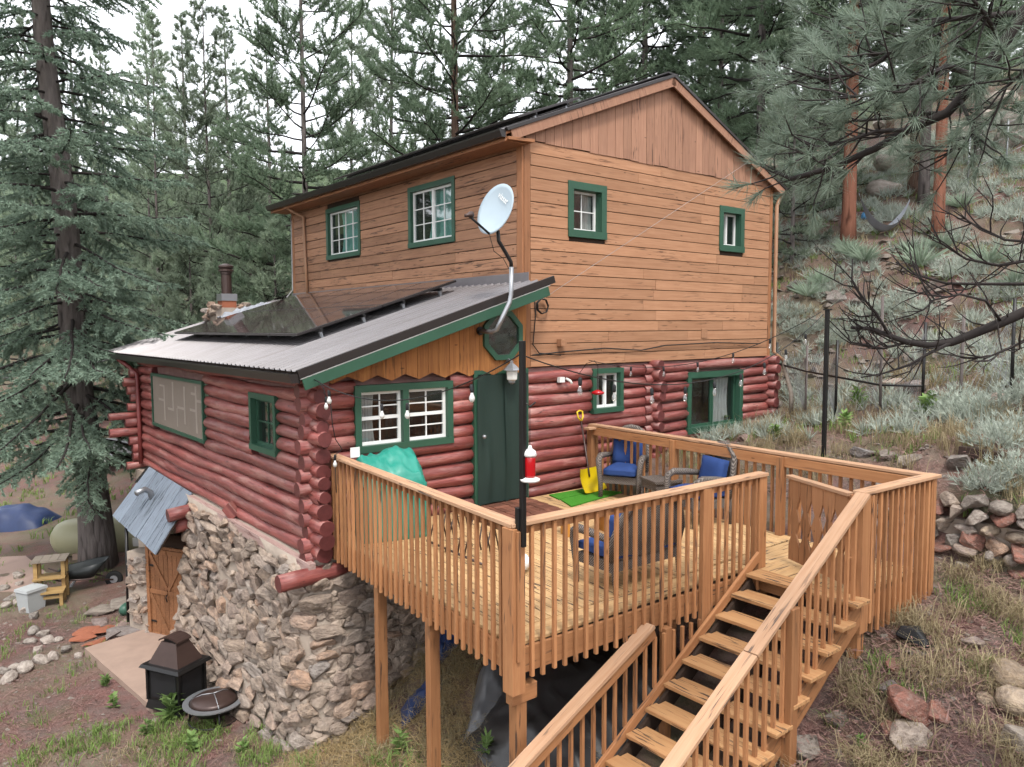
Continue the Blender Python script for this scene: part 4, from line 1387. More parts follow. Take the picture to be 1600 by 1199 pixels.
# floor boards run away from the wall; two border boards along the front edge
pit = 0.142
nb = 37
for i in range(nb):
    t0 = (i + .5) / nb
    x0 = dA.x + (dF.x - dA.x) * t0
    y1 = -4.36
    x1 = xl(y1) + (xr(y1) - xl(y1)) * t0
    wd = (dF.x - dA.x) / nb - .006
    cut = rd.choice((None, None, rd.uniform(-3.3, -1.2)))
    pts = [-0.16, y1] if cut is None else [-0.16, cut, y1]
    for a, b in zip(pts, pts[1:]):
        f = lambda y: x0 + (x1 - x0) * (y + .16) / (y1 + .16)
        beam('deck_board', (f(a), a - .002, -.019), (f(b), b + .002, -.019), wd, .036, M['deck'], deck)
for k in range(2):
    y = -4.43 - .142 * k
    beam('deck_board', (xl(y) + .02, y, -.019), (-.36, y - .05, -.019), .136, .036, M['deck'], deck)
for k in range(12):
    y = -4.44 - .134 * k
    if y < -6.0: break
    beam('deck_board', (-.33 if y > -4.6 else -.36, y, -.019), (xr(y) - .02, y - .03, -.019), .128, .036, M['deck'], deck)
# rim joists (front ones set inside the balusters) and joists below
def rim(a, b, n, name='rim_joist'):
    beam(name, a + ZV * -.16 + n * .0, b + ZV * -.16 + n * .0, .038, .24, M['rail'], deck)


nl = Vector((-(dA.y - dB.y), (dA.x - dB.x), 0)).normalized()
rim(dA, dB, nl); rim(dB, dC, nl); rim(dC + Vector((0, -.02, 0)), dD, nl); rim(dD, dE, nl); rim(dE, dF, nl)
for y in (-1.2, -2.2, -3.2, -4.1):
    beam('joist', (xl(y) + .06, y, -.17), (xr(y) - .06, y, -.17), .05, .22, M['dark_wood'], deck)


def slant_me():
    L = 1.42
    a, c = .019, .019
    V = [(-L / 2 + (.035 if y > 0 else 0), y, z) for y in (-a, a) for z in (-c, c)] + [(L / 2, y, z) for y in (-a, a) for z in (-c, c)]
    F = [(0, 1, 3, 2), (4, 6, 7, 5), (0, 4, 5, 1), (2, 3, 7, 6), (0, 2, 6, 4), (1, 5, 7, 3)]
    return mesh('baluster', V, F, M['rail'])


def balusters(a, b, n_out, cnt, zt=RZ - .05, zb=-.33, skip=(), t0=.02, t1=.98, parent=None):
    """upright sticks nailed to the outside of the rim"""
    a, b, n_out = Vector(a), Vector(b), Vector(n_out)
    for i in range(cnt):
        t = t0 + (t1 - t0) * i / (cnt - 1)
        if any(abs(t - s) < .012 for s in skip): continue
        p = a.lerp(b, t) + n_out * .04
        dx = rd.uniform(-.006, .006)
        Mx, L = frame_x((p.x + dx, p.y, zb + rd.uniform(-.012, .012)), (p.x, p.y, zt), up=-n_out)
        put('baluster', box_me('baluster', round(L, 2), .038, .038, M['rail'], .003), parent or deck, Mx)


def rails(a, b, n_out, ext0=0, ext1=0, z=RZ):
    a, b, n_out = Vector(a), Vector(b), Vector(n_out)
    d = (b - a).normalized()
    a2, b2 = a - d * ext0, b + d * ext1
    beam('rail_cap', a2 + n_out * .012 + ZV * (z - .019), b2 + n_out * .012 + ZV * (z - .019), .145, .038, M['cap'], deck)
    beam('rail_board', a - n_out * .0 + ZV * (z - .085), b - n_out * .0 + ZV * (z - .085), .038, .09, M['rail'], deck)


def post(p, z0, z1, w=.14, d=.1, parent=None, ang=0.0, name='post'):
    u = Vector((math.cos(ang), math.sin(ang), 0))
    return beam(name, (p[0], p[1], z0), (p[0], p[1], z1), w, d, M['rail'], parent or deck, up=(-u.y, u.x, 0))


nL = Vector((dA.y - dB.y, -(dA.x - dB.x), 0)).normalized() * -1
nF = Vector((-.03, -1, 0)).normalized()
nR = Vector((1, -.055, 0)).normalized()
# left run
rails(dA, dB, nL, 0, .06)
balusters(dA, dB, nL, 31, t1=.965)
# front run
rails(dB, dC, nF, .08, .03, RZ + .004)
balusters(dB, dC, nF, 26, skip=(0.705,), t0=.045, t1=.955)
post(dB + nL * .03 + nF * .03, -.42, RZ - .04, .15, .15)
beam('post_strip', (dB.x - .05, dB.y - .12, -.1), (dB.x - .05, dB.y - .12, RZ - .06), .035, .03, M['rail'], deck, up=(0, 1, 0))
pm_ = dB.lerp(dC, .705)
post((pm_.x, pm_.y - .05), -.5, RZ - .04, .14, .06)
post((dC.x - .04, dC.y - .0), 0.0, RZ - .04, .15, .12)
post((-3.9, -4.58), gz(-3.9, -4.58) - .3, -.42, .12, .12)
beam('beam_end', (-4.02, -4.6, -.5), (-3.72, -4.6, -.5), .1, .16, M['rail'], deck)
post((-3.68, -1.59), gz(-3.68, -1.59) - .3, -.28, .13, .1)
post((-3.82, -3.0), gz(-3.82, -3.0) - .3, -.28, .13, .1)
for (x, y) in ((-1.6, -4.5), (.3, -4.5), (.9, -2.5), (-1.6, -2.2), (1.2, -.6)):
    post((x, y), gz(x, y) - .3, -.28, .1, .1)
# landing
rails(dD, dE, nF, .06, .09, RZ + .004)
balusters(dD, dE, nF, 12, zb=-.42, t0=.14, t1=.99)
post(dD + Vector((.0, -.0, 0)), -.38, RZ - .04, .17, .15)
post((dD.x + .03, dD.y + .03), gz(dD.x, dD.y) - .3, -.38, .13, .12)
beam('post_board', (dD.x + .12, dD.y - .07, -.3), (dD.x + .12, dD.y - .07, RZ - .05), .05, .03, M['rail'], deck, up=(0, 1, 0))
beam('latch_block', (dD.x - .13, dD.y + .02, .2), (dD.x - .13, dD.y + .02, .45), .05, .04, M['rail'], deck, up=(1, 0, 0))
post(dE, gz(dE.x, dE.y) - .3, RZ - .04, .12, .1)
# right run
rails(dE, dF, nR, .04, 0)
beam('rail_board', dE - nR * .05 + ZV * (RZ - .12), dF - nR * .05 + ZV * (RZ - .12), .03, .14, M['rail'], deck)
balusters(dE, dF, nR, 40, zb=-.2)
post(dF + Vector((-.02, -.05, 0)), 0, RZ - .03, .14, .12)
for t in (.33, .66):
    p = dE.lerp(dF, t)
    post((p.x - .06, p.y), 0, RZ - .05, .12, .09)
beam('rail_bracket', (1.2, -.3, RZ - .06), (1.45, -.3, RZ - .06), .14, .04, M['cap'], deck)

# ================================================================== THE STAIRS
st = thing('staircase', 'open timber stairs with worn treads and sloping handrails down from the deck', 'stairs', (-0.7, -5.5, 0))
NST = 13
SX, SZ = -.29, -.174
YB, YF = -4.88, -6.2
for i in range(NST):
    x, z_ = -.72 + SX * i, .035 + SZ * i
    beam('tread', (x + .14, YB, z_ - .02), (x + .14, YF, z_ - .02), .28, .04, M['tread'], st)
    if i:
        beam('tread_block', (x + .24, YB + .03, z_ - .08), (x + .24, YB - .14, z_ - .08), .05, .11, M['rail'], st)
        beam('tread_block', (x + .24, YF + .16, z_ - .08), (x + .24, YF + .06, z_ - .08), .05, .11, M['rail'], st)
sl_ = SZ / SX
def zs(x): return .035 + (x + .72) * sl_
X1 = -.72 + SX * NST
for yy, off in ((YB + .02, .1), (-6.08, -.2)):
    d = Vector((SX, 0, SZ)).normalized()
    beam('stringer', (-.42, yy, zs(-.42) + off - .12), (X1, yy, zs(X1) + off - .12), .04, .27 if off < 0 else .1, M['rail'], st, up=Vector((-SZ, 0, SX)) * -1)
beam('stringer', (-.6, YB - .02, zs(-.6) - .22), (X1, YB - .02, zs(X1) - .22), .04, .2, M['dark_wood'], st, up=(SZ, 0, -SX))
beam('stringer', (-.6, -5.55, zs(-.6) - .22), (X1, -5.55, zs(X1) - .22), .04, .2, M['dark_wood'], st, up=(SZ, 0, -SX))
# right handrail: wide worn cap in two lengths
h0, h1 = Vector((-.42, -6.08, 1.13)), Vector((-4.3, -6.1, 1.13 - 3.88 * .575))
upn = Vector((-.575, 0, 1)).normalized()
hm = h0.lerp(h1, .52)
beam('rail_cap', h0, hm, .15, .04, M['cap'], st, up=upn)
beam('rail_cap', hm + (h1 - h0).normalized() * .008, h1, .15, .04, M['cap'], st, up=upn)
beam('rail_board', h0 - ZV * .07 + Vector((0, .02, 0)), h1 - ZV * .07 + Vector((0, .02, 0)), .038, .085, M['rail'], st, up=upn)
def hz(x): return 1.13 + (x - h0.x) * .575
k = 0
x = -.62
while x > -4.2:
    beam('baluster', (x, -6.1, zs(x) - .16), (x, -6.1, hz(x) - .06), .038, .038, M['rail'], st, up=(0, 1, 0), ch=.003)
    x -= .145
for x in (-1.86, -3.6):
    beam('post', (x, -6.14, gz(x, -6.14) - .2), (x, -6.14, hz(x) - .03), .12, .1, M['rail'], st, up=(0, 1, 0))
# left handrail, starting under the deck edge
l0, l1 = Vector((-2.3, -4.8, -.2)), Vector((-4.5, -4.92, -1.12))
lup = Vector(((l1 - l0).z, 0, -(l1 - l0).x)).normalized()
if lup.z < 0: lup = -lup
beam('rail_cap', l0, l1, .14, .045, M['cap'], st, up=lup)
beam('rail_board', l0 - lup * .075 + Vector((0, -.03, 0)), l1 - lup * .075 + Vector((0, -.03, 0)), .04, .11, M['rail'], st, up=lup)
x = -1.35
while x > -4.3:
    zt = l0.z + (x - l0.x) * (l1.z - l0.z) / (l1.x - l0.x) - .05 if x < l0.x else -.33
    zb = zs(x) + .0
    if zt - zb > .1: beam('baluster', (x, YB + .055, zb), (x, YB + .055, zt), .036, .036, M['rail'], st, up=(0, 1, 0), ch=.003)
    x -= .15
beam('post', (-2.02, YB + .1, gz(-2, -4.8) - .2), (-2.02, YB + .1, -.3), .1, .09, M['rail'], st, up=(0, 1, 0))

# ================================================================== GATE
gt = thing('gate', 'short wooden gate of cut-out slats swung open at the head of the stairs', 'gate', (-.25, -5.9, 0))
g0, g1 = Vector((-.27, -5.86, 0)), Vector((.12, -4.93, 0))
gd = (g1 - g0).normalized(); gL = (g1 - g0).length
gn = Vector((-gd.y, gd.x, 0))
beam('gate_rail', g0 - gd * .02 + ZV * 1.07, g1 + gd * .04 + ZV * 1.07, .1, .04, M['cap'], gt)
for zr in (.25, .9):
    beam('gate_brace', g0 - gn * .03 + ZV * zr, g1 - gn * .03 + ZV * zr, .035, .08, M['rail'], gt)
ng = 5
for i in range(ng):
    c = g0 + gd * (gL * (i + .5) / ng)
    w2 = gL / ng / 2 - .004
    zz_ = [.06, .24, .4, .55, .7, .86, 1.05]
    ww = [1, 1, .38, .95, .38, 1, 1]
    poly = [(w2 * a, b) for a, b in zip(ww, zz_)] + [(-w2 * a, b) for a, b in zip(ww[::-1], zz_[::-1])]
    prism('gate_slat', poly, gn, .022, M['rail_z'], gt, c, gd, (0, 0, 1))

# ================================================================== THINGS ON THE ROOFS AND WALLS
def solar(label, O, U, S, N, nu, nv, pw, ph, tag_):
    """O lower near corner, U along the eave, S up the slope"""
    arr = thing('solar_array', label, 'solar panels', O)
    O, U, S, N = Vector(O), Vector(U), Vector(S), Vector(N)
    for i in range(nu):
        for j in range(nv):
            c = O + U * ((i + .5) * pw) + S * ((j + .5) * ph)
            Mx = Matrix((U, S, N)).transposed().to_4x4(); Mx.translation = c
            p = put('solar_panel', box_me('solar_panel', pw - .012, ph - .012, .04, M['gutter'], .003), arr, Mx)
            put('cell_sheet', box_me('cell_sheet', pw - .05, ph - .05, .004, M['solar'], 0), p, Mx @ Matrix.Translation((0, 0, .0215)))
    for j in range(nv * 2):
        s = (j + .5) * ph / 2
        beam('mount_rail', O + S * s - N * .045 - U * .05, O + S * s - N * .045 + U * (nu * pw + .05), .04, .05, M['black'], arr, up=N)
        for i in range(nu + 1):
            c = O + S * s + U * (i * pw * .98 + .03) - N * .07
            beam('mount_foot', c, c - N * tag_, .05, .05, M['steel'], arr, up=U)
    return arr


sN = Vector((-LS, 0, 1)).normalized(); sS = Vector((1, 0, LS)).normalized()
solar('dark solar panel array on the lean-to roof beside the stone chimney', Vector((-3.36, 1.38, LA[1] + LS * (-3.36 - LA[0]))) + sN * .2, (0, 1, 0), sS, sN, 6, 2, 1.12, 1.58, .13)
uS = Vector((PEAK[0] - EL[0], 0, PEAK[1] - EL[1])).normalized(); uN = Vector((-uS.z, 0, uS.x))
solar('low solar panel array near the ridge of the upper roof', Vector((0.85, 1.1, roofz(.85))) + uN * .13, (0, 1, 0), uS, uN, 7, 1, 1.08, 1.7, .06)

# satellite dish
dsh = thing('satellite_dish', 'pale blue satellite dish on a bent pipe in front of the upper corner', 'satellite dish', (-1.0, -.15, 2.83))
tube('mast', [(-1.02, -.15, 2.84), (-1.06, -.5, 2.82), (-1.08, -.66, 2.86), (-1.0, -.7, 3.05), (-.86, -.7, 3.28), (-.83, -.7, 3.4), (-.82, -.7, 3.82)], .036, M['steel'], dsh, 10)
tube('mast_tip', [(-.82, -.7, 3.78), (-.83, -.7, 3.9), (-.96, -.69, 4.08), (-1.05, -.68, 4.2), (-1.06, -.67, 4.36)], .03, M['black'], dsh, 9)
VV, FF = lathe_geo([(.07, 0), (.07, .02)], 10)
mk('wall_plate', VV, FF, M['black'], dsh, Matrix.Translation((-1.02, -.14, 2.84)) @ Matrix.Rotation(PI / 2, 4, 'X'))
dn = Vector((-.93, -.12, .32)).normalized()               # the way the dish looks
dc = Vector((-1.12, -.72, 4.66))
dx_ = ZV.cross(dn).normalized(); dy_ = dn.cross(dx_)
DM = Matrix((dx_, dy_, dn)).transposed().to_4x4(); DM.translation = dc
V, F = [], []
nr, na = 7, 32
for layer in (0, 1):
    for i in range(nr + 1):
        r = i / nr
        for k in range(na):
            a = 2 * PI * k / na
            V.append((.36 * r * math.cos(a), .41 * r * math.sin(a), .07 * r * r - .035 - .012 * layer))
for layer in (0, 1):
    b = layer * (nr + 1) * na
    for i in range(nr):
        for k in range(na):
            f = (b + i * na + k, b + (i + 1) * na + k, b + (i + 1) * na + (k + 1) % na, b + i * na + (k + 1) % na)
            F.append(f if layer == 0 else f[::-1])
for k in range(na):
    F.append((nr * na + k, (2 * nr + 1) * na + k, (2 * nr + 1) * na + (k + 1) % na, nr * na + (k + 1) % na))
rf = mk('reflector', V, F, M['dish'], dsh, DM, True)
mk('dish_bracket', *boxes_geo([(-.09, .09, -.16, .16, -.12, -.05)]), M['black'], dsh, DM)
foot = DM @ Vector((0, -.4, .03)); tip = dc + dn * .62 + Vector((0, 0, -.34))
tube('feed_arm', [foot, tip], .018, M['black'], dsh, 6)
VV, FF = lathe_geo([(.025, -.06), (.03, 0), (.05, .05), (.05, .08)], 10)
lm = (dc - tip).normalized().to_track_quat('Z', 'Y').to_matrix().to_4x4(); lm.translation = tip
mk('feed_horn', VV, FF, M['brown_metal'], dsh, lm, True)
tube('feed_cable', [foot, foot + Vector((.1, .02, -.25)), (-.95, -.66, 3.95), (-.86, -.68, 3.8)], .006, M['wire'], dsh, 4)
tc = bpy.data.curves.new('lettering', 'FONT'); tc.body = 'viasat'; tc.size = .125; tc.extrude = .001; tc.align_x = 'CENTER'
to = bpy.data.objects.new('tmp_text', tc); COL.objects.link(to)
bpy.context.view_layer.update()
tme = bpy.data.meshes.new_from_object(to.evaluated_get(bpy.context.evaluated_depsgraph_get()))
bpy.data.objects.remove(to)
tme.materials.clear(); tme.materials.append(M['white'])
put('lettering', tme, rf, DM @ Matrix.Translation((.06, .15, .0)) @ Matrix.Rotation(-.62, 4, 'Z'))

# wall lantern over the door
ln = thing('wall_lantern', 'white glass wall lantern above the green cloth door', 'lantern', (-.55, -.15, 2.2))
LM = Matrix.Translation((-.5, -.3, 2.02))
mk('lamp_glass', *lathe_geo([(.05, 0), (.09, .03), (.1, .16), (.09, .18)], 6), M['bulbw'], ln, LM)
mk('lamp_roof', *lathe_geo([(.15, .18), (.14, .2), (.06, .27), (.03, .29), (.03, .33)], 6), M['steel'], ln, LM)
mk('lamp_base', *lathe_geo([(.02, -.05), (.06, -.02), (.06, .0)], 6), M['steel'], ln, LM)
tube('lamp_arm', [(-.5, -.3, 2.34), (-.5, -.22, 2.38), (-.5, -.13, 2.3)], .014, M['steel'], ln, 6)

# ================================================================== LIGHT STRINGS AND POLES
pole = thing('light_pole', 'tall black square pole fixed to the near deck corner', 'pole', (dB.x - .02, dB.y - .1, -.1))
PB = Vector((dB.x - .01, dB.y - .135, 0))
beam('pole_shaft', PB + ZV * .95, PB + ZV * 2.78, .048, .048, M['black'], pole, up=(0, 1, 0))
tube('hook', [PB + ZV * 2.2, PB + Vector((.03, -.02, 2.23)), PB + Vector((.055, -.035, 2.2)), PB + Vector((.1, -.06, 2.24))], .008, M['black'], pole, 5)
beam('pole_clamp', PB + Vector((0, .04, 1.3)), PB + Vector((0, .04, 1.1)), .08, .05, M['black'], pole, up=(0, 1, 0))
P2 = Vector((3.16, -3.68, 0)); P2.z = gz(P2.x, P2.y)
pole2 = thing('light_post', 'thin black post standing on the slope beyond the far railing', 'pole', P2)
beam('pole_shaft', P2 - ZV * .2, Vector((P2.x, P2.y, 3.14)), .058, .058, M['black'], pole2, up=(0, 1, 0))
mk('pole_cap', *boxes_geo([(-.05, .05, -.05, .05, 0, .02)]), M['black'], pole2, Matrix.Translation((P2.x, P2.y, 3.14)))
TOP1, TOP2 = PB + Vector((.0, .03, 2.66)), Vector((P2.x, P2.y + .06, 3.08))

bulb_me = mesh('bulb', *lathe_geo([(.006, -.125), (.022, -.115), (.036, -.085), (.034, -.06), (.018, -.025), (.016, 0)], 10), M['bulbw'], True)
bulb_cl = mesh('bulb', *lathe_geo([(.006, -.125), (.022, -.115), (.036, -.085), (.034, -.06), (.018, -.025), (.016, 0)], 10), M['bulb'], True)
sock_me = mesh('socket', *lathe_geo([(.02, -.02), (.024, .0), (.024, .06), (.012, .08)], 8), M['black_soft'], True)


def strand(label, a, b, sag, ts, group='string lights', drop=.06, clear=False, extra=None):
    s = thing('string_light', label, 'string lights', a, group)
    a, b = Vector(a), Vector(b)
    pts = [a.lerp(b, t) - ZV * (sag * 4 * t * (1 - t)) for t in [k / 24 for k in range(25)]] if extra is None else [Vector(p) for p in extra]
    tube('cable', pts, .0065, M['wire'], s, 5)
    for t in ts:
        p = a.lerp(b, t) - ZV * (sag * 4 * t * (1 - t) + drop) if extra is None else pts[int(t)] - ZV * .05
        so_ = put('socket', sock_me, s, Matrix.Translation(p) @ Matrix.Rotation(R.uniform(-.15, .15), 4, 'X') @ Matrix.Scale(.8, 4))
        put('bulb', bulb_cl if clear else bulb_me, so_, Matrix.Translation(p - ZV * .012) @ Matrix.Scale(.8, 4))
    return s


strand('string of white bulbs sagging from the lean-to eave to the corner pole', (-4.0, -.5, 2.22), TOP1, .34, (.1, .42, .55, .83), drop=.1)
strand('string of clear bulbs sagging from the corner pole across the deck to the black post', TOP1, TOP2, .62, (.12, .2, .3, .4, .5, .6, .7, .8, .9), clear=True, drop=.1)
strand('string of clear bulbs from the log wall hook to the black post', (1.35, -.2, 2.3), TOP2 + Vector((.02, .05, .04)), .42, (.2, .35, .5, .65, .8), clear=True)
strand('cord with white bulbs hanging down the near log corner', (-3.95, -.52, 2.2), (-3.95, -.52, 1), 0, (2, 4, 8), extra=[(-3.95, -.52, 2.2), (-3.9, -.56, 2.1), (-3.88, -.58, 1.98), (-3.93, -.6, 2.05), (-3.82, -.56, 2.05), (-3.78, -.55, 1.6), (-3.72, -.5, 1.4), (-3.6, -.45, 1.25), (-3.78, -.6, 1.2), (-3.78, -.62, .7)])
# wires in the air
wr = thing('guy_wire', 'thin pale wire running across the gable boards to the lower roof corner', 'wire', (0.1, -.2, 3.6))
tube('cable', [(6.3, -.2, 6.5), (3.2, -.35, 4.95), (.15, -.3, 3.35)], .0035, M['wirew'], wr, 4)
wr2 = thing('overhead_cable', 'pale cable strung from the left to the lean-to eave', 'wire', (-4.3, 10.8, 2.1))
q0 = Vector((-4.25, 10.7, 2.15)); q1 = CAMP + ray(-250, 583) * 19
tube('cable', [q0.lerp(q1, k / 10) - ZV * (.35 * 4 * k / 10 * (1 - k / 10)) for k in range(11)], .013, M['wirew'], wr2, 4)

# hummingbird feeders
fd = thing('hummingbird_feeder', 'red nectar bottle feeder hanging by the corner pole', 'bird feeder', PB + Vector((.2, -.12, 1.55)))
FM = Matrix.Translation(PB + Vector((.055, -.035, 1.54)))
mk('nectar_bottle', *lathe_geo([(.045, .03), (.048, .06), (.05, .2), (.045, .22)], 14), M['red_glass'], fd, FM, True)
mk('feeder_cap', *lathe_geo([(.05, .22), (.062, .235), (.05, .27), (.02, .29), (.012, .32)], 14), M['white'], fd, FM, True)
mk('feeder_tray', *lathe_geo([(.03, -.01), (.085, 0), (.09, .02), (.05, .035)], 14), M['white'], fd, FM, True)
tube('hanger', [FM @ Vector((0, 0, .3)), FM @ Vector((0, 0, .64))], .004, M['wire'], fd, 4)
fd2 = thing('hanging_feeder', 'flat red dish feeder hanging on a curved hook against the logs', 'bird feeder', (1.35, -.35, 1.75))
F2 = Matrix.Translation((1.38, -.4, 1.72))
mk('feeder_tray', *lathe_geo([(.05, -.03), (.11, -.01), (.115, .02), (.03, .06)], 14), M['red_glass'], fd2, F2, True)
tube('hook', [(1.2, -.1, 2.05), (1.2, -.3, 2.25), (1.3, -.4, 2.3), (1.38, -.4, 2.2), (1.38, -.4, 1.78)], .006, M['wire'], fd2, 5)
fl = thing('flood_light', 'small white flood light fixed to the logs beside the feeder', 'light', (.75, -.12, 1.95))
mk('lamp_box', *boxes_geo([(.68, .8, -.17, -.1, 1.93, 2.02)]), M['white'], fl)
tube('lamp_head', [(.86, -.13, 1.99), (.9, -.2, 1.95), (.92, -.22, 1.9)], .025, M['bulbw'], fl, 8)

# ================================================================== THINGS ON THE DECK
# covered grill
gr = thing('covered_grill', 'barbecue grill under a bright green cover by the double window', 'grill', (-2.95, -.85, 0))
V, F = [], []
sec = [(-.62, .36, .95), (-.58, .36, 1.13), (-.2, .36, 1.27), (.05, .36, 1.28), (.22, .36, 1.2), (.42, .36, .98), (.46, .36, .8)]
ring = [(-.30, .9), (-.31, 1.2), (-.24, 1.31), (-.1, 1.3), (.06, 1.22), (.2, 1.13), (.32, 1.02), (.36, .95), (.38, .8), (.38, .35), (.3, .05), (-.28, .05), (-.32, .35)]
ring = [tuple(Vector(ring[k]).lerp(Vector(ring[(k + 1) % len(ring)]), j / 3)) for k in range(len(ring)) for j in range(3)]
nu_ = 48
for i in range(nu_ + 1):
    t = i / nu_
    x = -.5 + 1.0 * t
    en = min(1, min(t, 1 - t) * 10) ** .6
    for k, (yy, zz_) in enumerate(ring):
        sag = .035 * math.sin(t * 7) * (1 if zz_ > 1 else 0)
        fold = .05 * mnoise.noise((x * 3, yy * 5, zz_ * 3)) + .16 * (abs(mnoise.noise((x * 5 + 3, yy * 5, zz_ * 4))) - .25) + .045 * mnoise.noise((x * 13, yy * 11, zz_ * 8))
        zc_ = zz_ * (.86 + .14 * en) if zz_ > .9 else zz_
        V.append(Vector((x, -yy * (.82 + .18 * en) * (1 + fold), zc_ - sag - fold * .6)))
nk = len(ring)
for i in range(nu_):
    for k in range(nk): F.append((i * nk + k, (i + 1) * nk + k, (i + 1) * nk + (k + 1) % nk, i * nk + (k + 1) % nk))
F.append(tuple(range(nk))); F.append(tuple(nu_ * nk + k for k in range(nk))[::-1])
mk('grill_cover', V, F, M['tarp_green'], gr, Matrix.Translation((-3.02, -.72, -.08)) @ Matrix.Rotation(-.25, 4, 'Z') @ Matrix.Diagonal((.9, .88, .95, 1)), True)
mk('paper_note', *boxes_geo([(-3.5, -3.36, -.5, -.49, 1.12, 1.26)]), M['white'], gr)

# brown deck tiles at the door, green turf mat
dt = thing('door_mat_tiles', 'brown parquet deck tiles laid before the door', 'deck tiles', (-.6, -.7, .0))
for i in range(4):
    for j in range(4):
        c = Vector((-1.12 + i * .3 - j * .03, -.32 - j * .29, .012))
        for k in range(3):
            o_ = (k - 1) * .095
            if (i + j) % 2: a, b = c + Vector((-.14, o_, 0)), c + Vector((.14, o_, 0))
            else: a, b = c + Vector((o_, -.14, 0)), c + Vector((o_, .14, 0))
            beam('tile_slat', a, b, .088, .02, M['tile'], dt)
tm_ = thing('turf_mat', 'bright green artificial turf mat by the snow shovel', 'mat', (.8, -.65, 0))
for k, (a, b, c_, d_) in enumerate((((.34, -.27), (1.17, -.3), (1.3, -.58), (.25, -.62)), ((.26, -.64), (1.31, -.6), (1.46, -.92), (.06, -1.12)))):
    V = [(*p, zz_) for zz_ in (.002, .022) for p in (a, b, c_, d_)]
    mk('turf_tile', V, [(0, 1, 2, 3), (7, 6, 5, 4), (0, 4, 5, 1), (1, 5, 6, 2), (2, 6, 7, 3), (3, 7, 4, 0)], M['turf'], tm_)

# snow shovel
sh = thing('snow_shovel', 'yellow snow shovel leaning on the red log wall', 'shovel', (1.0, -.6, 0))
s0, s1 = Vector((1.16, -.2, 1.25)), Vector((1.08, -.48, .38))
tube('shaft', [s0, s1, s1 + (s1 - s0) * .12], .016, M['brown_metal'], sh, 8)
gdir = (s0 - s1).normalized(); gx_ = Vector((1, 0, 0))
tube('grip', [s0 - gdir * .03, s0 + gdir * .04 - gx_ * .06, s0 + gdir * .14 - gx_ * .065, s0 + gdir * .16, s0 + gdir * .14 + gx_ * .065, s0 + gdir * .04 + gx_ * .06, s0 - gdir * .03], .016, M['yellow'], sh, 7)
V, F = [], []
bu = Vector((.96, .1, 0)); bd = Vector((-.03, -.4, -.9)).normalized()
b0 = s1 + Vector((-.02, -.02, .04))
for layer in (0, 1):
    for i in range(9):
        for j in range(9):
            t, s = i / 8 - .5, j / 8
            curve = .09 * (1 - (2 * t) ** 2) * (1 - .4 * s) + .1 * math.sin(PI * s) * .5
            V.append(b0 + bu * t * (.54 + .08 * s) + bd * (.42 * s - .03 * abs(2 * t) ** 3) + Vector((0, 1, -.1)) * (curve - .05) + Vector((0, .006 * layer, 0)))
for layer in (0, 1):
    for i in range(8):
        for j in range(8):
            f = tuple(layer * 81 + q_ for q_ in (i * 9 + j, (i + 1) * 9 + j, (i + 1) * 9 + j + 1, i * 9 + j + 1))
            F.append(f if layer else f[::-1])
mk('blade', V, F, M['yellow'], sh, None, True)


